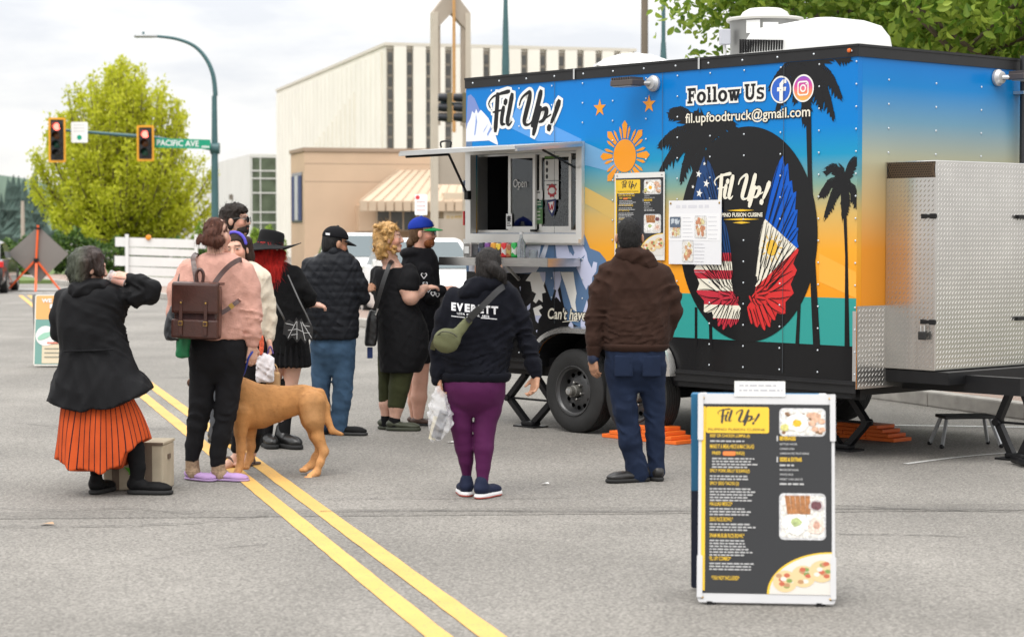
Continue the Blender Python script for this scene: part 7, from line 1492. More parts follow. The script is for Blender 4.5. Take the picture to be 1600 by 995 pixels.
# ================================================================== DOG, BAGS AND STREET THINGS
f = Fig('dog', 'large tan dog standing on the yellow lines behind dark trousers', 'dog', 440, 13.66)
F = f.F(.0075); sq = .66
F.chain([(374, 616, 0, 26), (388, 633, 0, 35), (408, 634, 0, 32), (432, 630, 0, 26.5), (456, 626, 0, 21.5), (474, 623, 0, 20), (490, 624, 0, 19)], .045, sq)
F.chain([(380, 618, 0, 24), (358, 602, .02, 18), (338, 592, .03, 15)], .04, .8).chain([(336, 590, .03, 16), (322, 592, .04, 14), (308, 597, .05, 9), (297, 599, .05, 7.5)], .03, .8)
F.pell(340, 598, -.05, 7, .012, 12, None, .01).pell(338, 597, .1, 7, .012, 12, None, .01)
F.chain([(380, 644, -.06, 18), (378, 672, -.07, 10), (379, 700, -.07, 7), (377, 726, -.07, 5.6), (373, 737, -.10, 5.6)], .02).chain([(388, 644, .06, 17), (389, 674, .07, 9), (390, 698, .07, 6.6), (388, 718, .07, 5.4), (384, 727, .05, 5.4)], .02)
F.chain([(488, 630, -.05, 22), (491, 655, -.07, 17), (498, 680, -.07, 9.5), (508, 703, -.07, 6.6), (502, 720, -.07, 5.6), (496, 736, -.07, 5.6), (487, 741, -.10, 5.6)], .025).chain([(480, 634, .06, 20), (483, 658, .07, 14), (490, 682, .07, 8.5), (499, 702, .07, 6.2), (491, 716, .07, 5.4), (485, 728, .07, 5.4), (476, 733, .05, 5.2)], .025)
F.chain([(500, 614, 0, 8), (509, 635, -.01, 6.5), (512, 656, -.02, 6), (520, 672, -.04, 5), (535, 677, -.06, 3.2)], .015)
for x0_, y0_, dy in ((370, 738, -.12), (483, 742, -.12), (381, 730, .05), (472, 734, .04)):
    for k in range(3): F.pell(x0_ - 2 + k * 3.4, y0_ + 1, dy - .012, 3.2, .022, 3.6, None, .003)
F.folds(.004, 30, 5); F.pell(478, 668, -.06, 12, .05, 16, None, .03, 'cut')
for k in range(5): F.disp((lambda a, b_: lambda x, y, z: .003 * np.exp(-(((x - a[0]) + .25 * (z - a[2])) / .006) ** 2 - ((z - a[2]) / .06) ** 2))(f.q(400 + k * 9, 640), 0))
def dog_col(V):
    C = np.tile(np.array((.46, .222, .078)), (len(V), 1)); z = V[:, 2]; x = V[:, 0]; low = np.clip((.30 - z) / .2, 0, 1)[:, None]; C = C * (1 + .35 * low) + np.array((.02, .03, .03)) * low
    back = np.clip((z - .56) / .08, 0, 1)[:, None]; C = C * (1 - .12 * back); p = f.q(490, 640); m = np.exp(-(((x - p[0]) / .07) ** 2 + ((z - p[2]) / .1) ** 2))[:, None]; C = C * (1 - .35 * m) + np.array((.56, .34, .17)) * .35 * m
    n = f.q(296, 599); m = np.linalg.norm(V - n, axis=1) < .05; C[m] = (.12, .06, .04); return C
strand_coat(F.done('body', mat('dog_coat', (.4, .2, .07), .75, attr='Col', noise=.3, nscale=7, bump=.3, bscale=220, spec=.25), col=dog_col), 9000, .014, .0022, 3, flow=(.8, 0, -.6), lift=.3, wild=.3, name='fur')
F = f.F(.006); b = [f.q(352 + 4 * math.sin(a), 598, .02) + np.array([0, .105 * math.cos(a), .105 * math.sin(a)]) for a in np.linspace(0, 2 * math.pi, 17)]
for a_, b_ in zip(b[:-1], b[1:]): F.cone(a_, b_, .009, .009, .002)
F.done('collar', mat('collar_blue', (.015, .03, .16), .6))
le = spline([P(395, 549, 13.35), P(388, 560, 13.36), P(384, 575, 13.42), P(376, 590, 13.5), P(357, 586, 13.6)], 6)
tag(MB().tube(le, .007, 6).build('leash', mat('leash_blue', (.02, .05, .35), .6), smooth=60), 'blue leash running from the hand to the tan dog', 'leash')

def frame_at(px, py, Y, yaw=0.0, pitch=0.0, roll=0.0):
    o = P(px, py, Y); M_ = rotz(R(yaw), R(pitch), R(roll)); return (lambda x, y, z: o + M_ @ np.array([x, y, z])), o
# brown leather backpack
B, o = frame_at(309, 530, 13.16, -6, 0, 1.5); s_ = 13.16 / FPX
bp = empty('backpack', o, 'brown leather satchel backpack worn over the pink sweater', 'backpack')
LB = mat('brown_leather', (.050, .016, .011), .28, noise=.25, nscale=14, bump=.15, bscale=90, coat=.15); PL = mat('plaid_cloth', (.05, .02, .02), .8, noise=.5, nscale=40, stretch=(1, 1, .08)); BRS = mat('brass', (.45, .28, .08), .3, metal=.9)
MB().box(B, -.145, .145, -.065, .065, 0, .345, bev=.03).build('main_bag', LB, bp); MB().box(B, -.125, .125, -.072, -.064, .02, .19, bev=.003).build('plaid_panel', PL, bp)
MB().box(B, -.15, .15, -.10, -.066, .01, .13, bev=.012).build('front_pocket', LB, bp)
fl = MB().box(B, -.152, .152, -.105, -.066, .165, .365, bev=.019).box(B, -.152, .152, -.066, .075, .346, .366, bev=.006).build('flap', LB, bp)
for x in (-.085, .075):
    MB().box(B, x - .011, x + .011, -.113, -.1055, .03, .25, bev=.002).build('closing_strap', LB, bp); bk = MB().box(B, x - .014, x + .014, -.118, -.1135, .09, .12, bev=.002).build('buckle', BRS, bp); MB().box(B, x - .01, x + .01, -.1215, -.1192, .095, .115).build('buckle_slot', LB, bp); MB().lathe(B(x, -.1135, .235), (0, -1, 0), [(0, .007), (.003, .006), (.004, .002)], 8).build('stud', BRS, bp)
MB().tube(spline([B(-.02, .02, .365), B(-.022, .02, .42), B(0, .02, .445), B(.022, .02, .42), B(.02, .02, .365)], 5), .011, 8).build('grab_loop', LB, bp, smooth=60)
def ribbon(name, pts, w, m_, parent, th=.006, face=(0, -1, 0)):
    q = spline(pts, 6); b = MB(); fc = np.array(face, float); rg = []
    for i, p in enumerate(q):
        d = q[min(i + 1, len(q) - 1)] - q[max(i - 1, 0)]; d /= np.linalg.norm(d); x = np.cross(d, fc); x /= np.linalg.norm(x) + 1e-9; n_ = np.cross(x, d); rg.append([p - x * w / 2, p + x * w / 2, p + x * w / 2 + n_ * th, p - x * w / 2 + n_ * th])
    return b.loft(rg).build(name, m_, parent)
ribbon('shoulder_strap', [P(308, 446, 13.18), P(304, 420, 13.22), P(302, 405, 13.26), P(306, 398, 13.35), P(312, 402, 13.48)], .032, LB, bp); ribbon('shoulder_strap', [P(333, 446, 13.18), P(346, 428, 13.22), P(360, 414, 13.24), P(374, 406, 13.3), P(376, 408, 13.42)], .032, LB, bp)
ribbon('side_strap', [P(341, 492, 13.2), P(356, 483, 13.22), P(370, 472, 13.26), P(378, 466, 13.35)], .028, LB, bp); MB().box(lambda x, y, z: P(362, 478, 13.23) + rotz(0, 0, R(-38)) @ np.array([x, y, z]), -.014, .014, -.010, -.004, -.017, .017).build('buckle', BRS, bp)
# soft bags
def softbag(name, label, px, Y, rows, m_, depth=.05, folds=.008, ff=60, handles=None, hm=None, cut=None):
    g = Fig(name, label, 'bag', px, Y); F = g.F(.007); F.loft([(py, a, b_, depth * dd, 0) for py, a, b_, dd in rows], .02, 3.0); F.folds(folds, ff, 4); F.done('bag_body', m_)
    for h_ in (handles or []): MB().tube(spline([P(x, y, Y + dy) for x, y, dy in h_], 5), .0055, 6).build('handle', hm or m_, g.root, smooth=60)
    return g
softbag('tote_bag', 'black tote bag hanging behind the brown backpack', 268, 13.3, [(476, 268, 284, .5), (490, 262, 286, .9), (515, 256, 286, 1), (528, 258, 286, 1), (532, 262, 286, .8)], mat('tote_black', (.02, .022, .026), .45, noise=.2, nscale=12), .07, handles=[[(272, 478, -.02), (276, 450, 0), (282, 425, .05), (288, 415, .12)]])
softbag('shopping_bag', 'green folded shopping bag under the backpack', 286, 13.28, [(518, 278, 300, .8), (530, 276, 298, 1), (552, 274, 296, 1), (559, 276, 296, .9)], mat('bag_green', (.01, .16, .06), .6, noise=.2, nscale=10), .04)
softbag('paper_bag', 'white crumpled paper bag held below the cream jacket', 413, 14.04, [(551, 402, 416, .4), (560, 400, 428, .8), (580, 399, 430, 1), (594, 400, 428, 1), (598, 402, 424, .9)], mat('paper_bag_white', (.70, .68, .70), .8), .05, .016, 70, handles=[[(418, 553, 0), (422, 541, -.02), (427, 552, 0)]], hm=mat('cord_purple', (.12, .08, .3), .7))
softbag('paper_bag', 'small brown paper bag beside the white paper bag', 427, 14.12, [(581, 417, 437, .9), (590, 416, 438, 1), (604, 416, 438, 1), (608, 417, 437, 1)], mat('kraft_paper', (.45, .27, .13), .85), .045, .004, 50, handles=[[(420, 583, 0), (421, 572, 0), (425, 566, 0), (432, 573, 0), (434, 583, 0)]])
softbag('coil_lanyard', 'orange and white coiled strap at the cream cuff', 408, 14.02, [(523, 405, 411, 1), (540, 405, 413, 1), (556, 404, 410, 1)], mat('coil_orange', (.7, .12, .05), .6, noise=.6, nscale=60), .02, .006, 200)
# bat wing purse
g = Fig('bat_purse', 'black bat wing purse with white web stitching', 'bag', 466, 15.2); gb = lambda u, v, t_: P(u, v, 15.2 + t_)
bat = [(444, 503), (452, 499), (459, 504), (463, 496), (467, 502), (471, 497), (475, 505), (482, 503), (489, 510), (488, 534), (481, 528), (477, 537), (470, 528), (464, 535), (457, 526), (450, 532), (447, 524), (442, 522)]
MB().prism(bat, gb, -.03, .03).build('purse_body', mat('purse_leather', (.015, .015, .016), .4), g.root)
wl = MB()
for a_, b_ in (((463, 502), (450, 528)), ((464, 502), (464, 530)), ((470, 503), (477, 532)), ((472, 503), (487, 528)), ((446, 505), (459, 508)), ((450, 516), (464, 514)), ((464, 514), (473, 518)), ((455, 523), (465, 522)), ((473, 508), (484, 510)), ((474, 520), (484, 520))): wl.bar(P(*a_, 15.165), P(*b_, 15.165), .0035, .003)
wl.build('web_stitching', mat('stitch_white', (.6, .6, .6), .7), g.root, kind='stuff')
MB().tube(spline([P(446, 503, 15.21), P(440, 490, 15.15), P(420, 455, 15.17), P(402, 430, 15.23), P(402, 424, 15.35)], 5), .008, 6).build('strap', mat('strap_grey', (.09, .09, .09), .6), g.root, smooth=60); MB().tube(spline([P(486, 508, 15.21), P(478, 490, 15.2), P(468, 470, 15.21), P(450, 430, 15.3)], 5), .006, 6).build('strap', MATS['strap_grey'], g.root, smooth=60)
# crossbody bag of the blonde person
g = softbag('crossbody_bag', 'black leather crossbody bag hanging behind the black dress', 579, 16.62, [(484, 577, 591, .6), (500, 573, 591, 1), (525, 570, 590, 1), (538, 570, 588, 1), (541, 572, 586, .8)], mat('bag_leather', (.014, .014, .015), .35, noise=.2, nscale=12), .05, .004)
ribbon('strap', [P(585, 486, 16.6), P(590, 470, 16.58), P(599, 440, 16.58), P(608, 415, 16.63), P(613, 408, 16.75)], .035, MATS['bag_leather'], g.root); MB().tube([P(586, 492, 16.58), P(590, 482, 16.58)], .010, 6).build('ring', M_ALU, g.root); MB().box(lambda x, y, z: P(578, 551, 16.62) + np.array([x, y, z]), -.022, .022, -.008, .008, -.045, .045, bev=.006).build('phone_tag', mat('tag_navy', (.01, .03, .13), .5), g.root)
# olive belt bag over the navy hoodie
g = Fig('belt_bag', 'olive green belt bag strapped across the navy hoodie', 'bag', 700, 12.5); OL = cloth('olive_nylon', (.115, .12, .062), .55, .05, .15, 90)
F = g.F(.007); F.ell(g.q(700, 529, -.235), (g.m(21), .045, g.m(20)), rotz(0, 0, R(-20)), .02); F.cone(g.q(712, 522, -.225), g.q(732, 500, -.20), .038, .028, .02, .5); F.folds(.006, 70, 5).done('pouch', OL)
MB().tube(spline([P(683, 524, 12.24), P(692, 518, 12.215), P(705, 520, 12.21), P(714, 526, 12.225)], 5), .004, 6).build('zip', mat('zip_dark', (.05, .05, .03), .5), g.root)
ribbon('strap', [P(730, 502, 12.28), P(745, 487, 12.27), P(762, 470, 12.28), P(776, 456, 12.31), P(785, 449, 12.38), P(790, 447, 12.5)], .036, cloth('strap_grey_web', (.05, .05, .052), .8), g.root, face=(.2, -1, .1)); MB().box(lambda x, y, z: P(742, 489, 12.265) + rotz(0, 0, R(-43)) @ np.array([x, y, z]), -.045, .045, -.015, 0, -.022, .022, bev=.004).build('buckle', mat('buckle_black', (.01, .01, .01), .4), g.root)
ribbon('strap', [P(682, 528, 12.27), P(678, 536, 12.34), P(676, 545, 12.44)], .03, OL, g.root)
# clear carrier bag
g = Fig('carrier_bag', 'thin white plastic carrier bag held beside plum leggings', 'bag', 688, 12.4)
mp_ = bpy.data.materials.new('thin_plastic'); mp_.use_nodes = True; t = mp_.node_tree; pb = t.nodes['Principled BSDF']; pb.inputs['Base Color'].default_value = (.85, .85, .88, 1); pb.inputs['Roughness'].default_value = .25; tr_ = t.nodes.new('ShaderNodeBsdfTransparent'); mx_ = t.nodes.new('ShaderNodeMixShader'); mx_.inputs[0].default_value = .30; t.links.new(tr_.outputs[0], mx_.inputs[1]); t.links.new(pb.outputs[0], mx_.inputs[2]); t.links.new(mx_.outputs[0], t.nodes['Material Output'].inputs[0])
F = g.F(.007); F.loft([(600, 681, 688, .015), (612, 676, 694, .03), (630, 670, 703, .05), (660, 668, 710, .06), (680, 670, 706, .05), (690, 672, 690, .02)], .02, 2.5); F.hem([(660, 678), (672, 690), (690, 688), (712, 658)]); F.folds(.02, 60, 4).done('bag_film', mp_)
MB().box(lambda x, y, z: P(689, 660, 12.4) + rotz(0, 0, R(18)) @ np.array([x, y, z]), -.03, .03, -.012, .012, -.1, .075, bev=.008).build('dark_parcel', mat('parcel_black', (.02, .02, .025), .5), g.root); MB().box(lambda x, y, z: P(679, 666, 12.41) + rotz(0, 0, R(12)) @ np.array([x, y, z]), -.02, .02, -.01, .01, -.08, .06).build('folded_paper', mat('parcel_cream', (.6, .55, .4), .8), g.root)
# insulated box on the road
c0 = G(218, 760); c0[1] = 12.95; BXF = lambda x, y, z: np.array([P(217, 700, 12.95)[0], 12.95, 0]) + rotz(R(-5)) @ np.array([x, y, z])
ib = empty('insulated_tote', BXF(0, 0, 0), 'beige insulated box tote with brown straps behind the orange skirt', 'tote box'); BG = cloth('beige_canvas', (.46, .39, .29), .85); BS_ = cloth('taupe_web', (.16, .12, .09), .85)
MB().box(BXF, -.19, .19, -.14, .14, .003, .285, bev=.01).build('box_body', BG, ib); MB().box(BXF, -.195, .195, -.145, .145, .287, .305, bev=.005).build('lid', BG, ib)
for x in (-.11, .10): MB().box(BXF, x - .022, x + .022, -.147, -.1405, .005, .30).build('strap', BS_, ib)
MB().box(BXF, -.192, .192, -.1475, -.146, .287, .303).build('zip', BS_, ib); MB().box(BXF, .191, .197, -.03, .03, .19, .22).build('side_tab', BS_, ib)
SBX = Sheet(BXF(0, -.1415, 0), rotz(R(-5)) @ np.array([1, 0, 0]), (0, 0, 1)); LG_ = mat('leaf_green_print', (.10, .42, .03), .8)
for a_, u in ((40, -.03), (100, .0), (150, .03)): SBX.decal('leaf_print', [[(u, .10), (u + .05 * math.cos(R(a_ - 20)), .10 + .05 * math.sin(R(a_ - 20))), (u + .10 * math.cos(R(a_)), .10 + .10 * math.sin(R(a_))), (u + .05 * math.cos(R(a_ + 20)), .10 + .05 * math.sin(R(a_ + 20)))]], LG_, 2 + u, ib)
# drink cup at the lips
cp = P(182, 436, 12.63); cu2 = empty('drink_cup', cp, 'clear cup of orange drink raised to the lips', 'cup'); ax = np.array([-.86, .1, .35])
MB().lathe(cp, ax, [(-.06, .030), (.0, .036), (.05, .041)], 18).build('cup_wall', mp_, cu2, smooth=50); MB().lathe(cp, ax, [(-.055, .027), (.0, .033), (.02, .035)], 18).build('orange_drink', mat('drink_orange', (.75, .18, .02), .3), cu2, smooth=50)

# ------------------------------------------------------------------ menus
def food(sheet, u0, v0, u1, v1, kind, parent, lay):
    """photograph printed on the board: dish shapes in the printed colours"""
    r = random.Random(hash(kind) % 97 if not isinstance(kind, int) else kind); w, h = u1 - u0, v1 - v0
    ink_ = lambda n, c: mat('print_' + n, c, .55, noise=.4, nscale=90)
    sheet.decal('food_photo', [rrect(u0, v0, u1, v1, w * .1)], ink_('plate_grey', (.55, .55, .56)), lay, parent); sheet.decal('food_photo', [rrect(u0 + w * .04, v0 + h * .05, u1 - w * .04, v1 - h * .05, w * .08)], ink_('plate_white', (.68, .66, .62)), lay + 1, parent)
    def blob(cx, cy, a, b_, c, n, l): sheet.decal('food_photo', [[(u0 + w * (cx + a * math.cos(t_) * r.uniform(.82, 1.15)), v0 + h * (cy + b_ * math.sin(t_) * r.uniform(.82, 1.15))) for t_ in [2 * math.pi * k / 14 for k in range(14)]]], ink_(n, c), lay + l, parent)
    if kind == 1:
        for k in range(16): blob(.08 + .84 * r.random(), .12 + .75 * r.random(), .05, .06, (.22, .12, .06), 'meat', 2 + .02 * k)
        for k in range(10): blob(.62 + .3 * r.random(), .2 + .6 * r.random(), .08, .10, (.62, .38, .26), 'shrimp', 2.5 + .02 * k)
        blob(.4, .5, .24, .32, (.80, .79, .75), 'egg', 3.2); blob(.38, .46, .10, .14, (.82, .42, .02), 'yolk', 4.2); blob(.12, .3, .09, .13, (.55, .52, .18), 'lime', 3.3)
    elif kind == 2:
        for k in range(5): sheet.decal('food_photo', [[(u0 + w * (.12 + .11 * k), v0 + h * .95), (u0 + w * (.22 + .11 * k), v0 + h * .95), (u0 + w * (.27 + .1 * k), v0 + h * .55), (u0 + w * (.17 + .1 * k), v0 + h * .55)]], ink_('fried', (.36, .15, .05)), lay + 2 + .1 * k, parent)
        blob(.8, .74, .16, .13, (.5, .45, .45), 'dip_rim', 3); blob(.8, .74, .12, .09, (.14, .05, .06), 'dip', 4); blob(.35, .34, .28, .24, (.78, .77, .74), 'rice', 3.2); blob(.36, .38, .12, .09, (.38, .45, .20), 'herb', 4); blob(.8, .3, .18, .18, (.72, .58, .50), 'salad', 3.4); blob(.8, .32, .08, .08, (.55, .32, .24), 'salad_red', 4)
    else:
        for k in range(22): blob(.2 + .6 * r.random(), .15 + .7 * r.random(), .12, .10, r.choice([(.5, .22, .12), (.62, .55, .3), (.25, .3, .12), (.6, .35, .2)]), 'mix%d' % (k % 4), 2 + .03 * k)
def bars(sheet, u0, v, n, w, parent, m_, lay, lh, dv):
    """lines of print too small to read: one dash for each word"""
    for k in range(n):
        ww = w * rng.uniform(.72, 1.0); u = u0; lp = []
        while u < u0 + ww: d = lh * rng.uniform(1.6, 5.0); lp.append(rect(u, v - dv * k, min(u + d, u0 + ww + lh), v - dv * k + lh)); u += d + lh * .8
        sheet.decal('small_print', lp, m_, lay, parent, kind='stuff')
def menu_face(S, W, H_, parent, lay=1.0, rail=.05):
    K = mat('menu_charcoal', (.036, .037, .040), .6, spec=.25); Y = mat('menu_yellow', (.78, .50, .03), .55); Wt = mat('menu_white', (.5, .5, .5), .6); OR = mat('menu_orange', (.75, .2, .04), .6); s = W / .53
    S.decal('menu_ground', [rect(.012 * s, .035 * s, W - .012 * s, H_ - rail)], K, lay, parent); S.decal('menu_band', [rect(.012 * s, .045 * s, .027 * s, H_ - rail - .012)], Y, lay + 1, parent)
    S.decal('menu_header', [rrect(.028 * s, H_ - rail - .115 * s, .275 * s, H_ - rail - .012 * s, .008 * s)], Y, lay + 1.5, parent)
    brush1(S, 'brush_lettering', .075 * s, .235 * s, H_ - rail - .082 * s, H_ - rail - .020 * s, mat('menu_ink', (.03, .03, .03), .6), lay + 3, parent, .0085 * s)
    V, Fc = fit_text('FILIPINO FUSION CUISINE', .038 * s, .258 * s, H_ - rail - .106 * s, H_ - rail - .096 * s); S.mesh('lettering', V, Fc, MATS['menu_ink'], lay + 3, parent)
    top = H_ - rail; L0 = .045 * s; sc = (H_ - rail - .035 * s) / (.79 * s)
    rows = (('BEEF OR CHICKEN LUMPIA (6)', .145, .155, 1), ('MAKE IT A MEAL+RICE & MAC SALAD', .188, .172, 0), ('FRIED           (WINGS)', .218, .127, 4), ('SPICY PORK BELLY SLIDERS(2)', .292, .155, 2), ('SPICY SISIG TACOS (2)', .345, .113, 5), ('HA-LUAU MOCO*', .428, .088, 3), ('SISIG RICE BOWL*', .492, .090, 3), ('SPAM MUSUBI RICE BOWL*', .560, .135, 6), ('FIL UP! COMBO*', .655, .083, 3), ('*TAX NOT INCLUDED*', .735, .108, 0))
    for i, (tx, y, w, n) in enumerate(rows):
        x0_ = L0 + (.008 * s if i in (2, 9) else 0); v = top - y * s * sc; V, Fc = fit_text(tx, x0_, x0_ + w * s, v, v + .0165 * s, .012); S.mesh('lettering', V, Fc, Y, lay + 2, parent); bars(S, x0_, v - .014 * s, n, .175 * s, parent, Wt, lay + 2, .0048 * s, .0112 * s)
    S.decal('orange_patch', [rrect(L0 + .05 * s, top - .218 * s * sc, L0 + .10 * s, top - .200 * s * sc, .006 * s)], OR, lay + 4, parent)
    R0 = .305 * s
    for tx, y, w, sub in (('BEVERAGES', .152, .062, ('BOTTLED WATER', 'CANNED SODA', 'CARBONATED FRUIT DRINK')), ('SIDES & EXTRAS', .240, .085, (None, 'MACARONI SALAD', 'WHITE RICE', 'SWEET CHILI SAUCE', None))):
        v = top - y * s * sc; V, Fc = fit_text(tx, R0 + .012 * s, R0 + (.012 + w) * s, v, v + .0165 * s, .03); S.mesh('lettering', V, Fc, Y, lay + 2, parent); S.decal('tick', [rect(R0, v - .003, R0 + .005 * s, v + .018 * s)], Wt, lay + 2, parent)
        for k, q_ in enumerate(sub):
            vv = v - (.019 + .0195 * k) * s * sc
            if q_ is None: bars(S, R0 + .012 * s, vv, 1, (.06 if k == 0 else .13) * s, parent, Wt, lay + 2, .0062 * s, .01); continue
            V, Fc = fit_text(q_, R0 + .012 * s, R0 + (.012 + .0052 * len(q_)) * s, vv, vv + .0072 * s, .01); S.mesh('small_print', V, Fc, Wt, lay + 2, parent)
    food(S, .315 * s, top - .125 * s, .495 * s, top - .015 * s, 1, parent, lay + 1); food(S, .315 * s, top - .565 * s * sc, .495 * s, top - .372 * s * sc, 2, parent, lay + 1)
    cx, cy, rr_ = W - .012 * s, .035 * s, .25 * s
    for q_, c, l in ((1.0, Y, 1), (.965, mat('print_plate', (.66, .63, .58), .55), 2)): S.decal('food_photo', [[(cx, cy)] + [(cx - rr_ * q_ * math.cos(a), cy + rr_ * .66 * q_ * math.sin(a)) for a in [math.pi / 2 * k / 16 for k in range(17)]]], c, lay + l, parent)
    r = random.Random(3)
    for k in range(3):
        tx_, ty_ = cx - rr_ * (.72 - .28 * k), cy + rr_ * (.2 + .08 * k); S.decal('food_photo', [ellipse(tx_, ty_, rr_ * .19, rr_ * .17, 18)], mat('print_tortilla', (.68, .52, .28), .55), lay + 3 + .4 * k, parent)
        for j in range(9): S.decal('food_photo', [ellipse(tx_ + r.uniform(-.1, .1) * rr_, ty_ + r.uniform(-.09, .12) * rr_, rr_ * .05, rr_ * .035, 7)], mat('print_fill%d' % (j % 4), ((.5, .12, .06), (.7, .66, .6), (.2, .3, .08), (.45, .25, .12))[j % 4], .55), lay + 3.2 + .4 * k + .02 * j, parent)
# menu poster on the trailer wall
(u0, v1), (u1, _) = SW.hit(963, 274), SW.hit(1041, 270); v0 = SW.hit(1000, 406)[1]; v1 = SW.hit(1000, 270)[1]
wm = empty('wall_menu', SW.at((u0 + u1) / 2, v0), 'black and yellow menu poster hanging on the trailer wall', 'menu poster')
SM = Sheet(SW.at(u0, v0, 16), TE, (0, 0, 1), .0006); MB().prism(rect(0, 0, u1 - u0, v1 - v0), lambda u, v, t_: SM.at(u, v) - SM.n * t_, .0, .004).build('board', mat('menu_board_white', (.70, .69, .66), .5), wm)
menu_face(SM, u1 - u0, v1 - v0, wm, 1.0, .04)
for u in (.03, u1 - u0 - .03): MB().lathe(SM.at(u, v1 - v0 - .018, 2), SM.n, [(0, .008), (.003, .007), (.004, .002)], 8).build('grommet', M_ALU, wm)
# white sheet of specials
(u0, _), (u1, _) = SW.hit(1048, 340), SW.hit(1130, 340); v0, v1 = SW.hit(1090, 413)[1], SW.hit(1090, 313)[1]; W, H_ = u1 - u0, v1 - v0
ws = empty('specials_sheet', SW.at((u0 + u1) / 2, v0), 'white sheet of handwritten specials pinned over the wing emblem', 'poster'); S2 = Sheet(SW.at(u0, v0, 18), TE, (0, 0, 1), .0006)
MB().prism(rect(0, 0, W, H_), lambda u, v, t_: S2.at(u, v) - S2.n * t_, 0, .003).build('board', mat('sheet_white', (.74, .74, .76), .5), ws); MB().prism([(0, .37 * H_), (W * .98, .37 * H_), (W * .98, .79 * H_), (0, .79 * H_)], lambda u, v, t_: S2.at(u, v, 1 + t_), 0, 1.0).build('paper', mat('sheet_paper', (.78, .78, .79), .7), ws)
fp = mat('faint_print', (.42, .42, .46), .8)
bars(S2, .14 * W, .88 * H_, 1, .7 * W, ws, mat('fainter_print', (.62, .62, .66), .8), 1, .022, .03)
bars(S2, .27 * W, .72 * H_, 9, .2 * W, ws, fp, 3, .0035, .028); bars(S2, .76 * W, .73 * H_, 6, .19 * W, ws, fp, 3, .0035, .032); bars(S2, .5 * W, .31 * H_, 9, .2 * W, ws, fp, 3, .0035, .026)
for (a_, b_, c_, d_, n) in ((.02, .41, .24, .75, 5), (.5, .40, .73, .76, 6), (.26, .03, .48, .38, 7)): food(S2, a_ * W, b_ * H_, c_ * W, d_ * H_, n, ws, 3)
S2.decal('photo_sky', [rect(.03 * W, .58 * H_, .23 * W, .74 * H_)], mat('print_slate', (.09, .12, .17), .6), 9, ws); brush1(S2, 'brush_lettering', .05 * W, .21 * W, .63 * H_, .71 * H_, mat('print_pale', (.5, .55, .6), .6), 10, ws, .012)
for u in (.02, W - .02): MB().lathe(S2.at(u, H_ - .022, 1), S2.n, [(0, .009), (.004, .007), (.005, .002)], 8).build('pin', BRS, ws)

# A-frame menu board in the foreground
BL, BR_ = G(1090, 944), G(1305, 948); ex = (BR_ - BL) / np.linalg.norm(BR_ - BL); AW = np.linalg.norm(BR_ - BL); bk = np.array([-ex[1], ex[0], 0]); lean = R(11); AH = .905
evv = np.array([0, 0, 1]) * math.cos(lean) + bk * math.sin(lean); SA = Sheet(BL + np.array([0, 0, .012]), ex, evv, .0009)
af = empty('sandwich_board', (BL + BR_) / 2 + bk * .2, 'charcoal and yellow menu sandwich board standing in the foreground', 'sandwich board'); PWH = mat('frame_white_plastic', (.58, .58, .59), .45, noise=.04, nscale=6)
MB().prism(rrect(0, 0, AW, AH, .012), lambda u, v, t_: SA.at(u, v) - SA.n * t_, 0, .022).build('front_panel', PWH, af)
menu_face(SA, AW, AH - .0, af, 1.0, .045)
for u in (.02, AW - .02):
    for v in (.02, AH - .02): MB().lathe(SA.at(u, v, 0), SA.n, [(0, .006), (.004, .005), (.005, .002)], 8).build('screw', BRS, af)
for u0_, u1_ in ((.0, .016), (AW - .016, AW)):
    for v0_, v1_ in ((.02, .20), (.70, AH)): MB().prism(rrect(u0_ - .004, v0_, u1_ + .004, v1_, .004), lambda u, v, t_: SA.at(u, v, 2) + SA.n * t_, 0, .006).build('edge_clip', PWH, af)
ev2 = np.array([0, 0, 1]) * math.cos(lean) - bk * math.sin(lean); topc = SA.at(0, AH) ; off = bk * (2 * AH * math.sin(lean) + .05); SB = Sheet(BL + off + np.array([0, 0, .012]) - ex * .035, ex, ev2, .0009)
MB().prism(rrect(0, 0, AW, AH, .012), lambda u, v, t_: SB.at(u, v) + SB.n * t_, 0, .022).build('rear_panel', mat('board_navy', (.012, .02, .05), .5, ramp=(2, .3, .62, [(0, (.008, .012, .03)), (.49, (.008, .012, .03)), (.5, (.02, .13, .26)), (1, (.02, .15, .30))])), af)
for u in (.02, AW - .05): MB().bar(SA.at(u, AH - .01) - SA.n * .01, SB.at(u + .035, AH - .01), .03, .02).build('hinge', PWH, af)
MB().bar(SA.at(AW - .01, .35) - SA.n * .03, SB.at(AW - .0, .35), .012, .004).build('spreader', M_BLK, af)
for u in (.06, AW - .06): MB().box(lambda x, y, z: SA.at(u, 0) + np.array([x, y, z]), -.02, .02, .0, .03, -.012, .004).build('rubber_foot', M_BLK, af)
nw_ = MB().prism(rect(.155, AH - .012, .375, AH + .055), lambda u, v, t_: SA.at(u, v, 5) + SA.n * t_, 0, .001).build('taped_note', note, af)
for k, (a_, b_, y) in enumerate(((.175, .345, .033), (.175, .36, .012))): bars(SA, a_, AH + y, 1, b_ - a_, nw_, fp, 8, .007, .01)

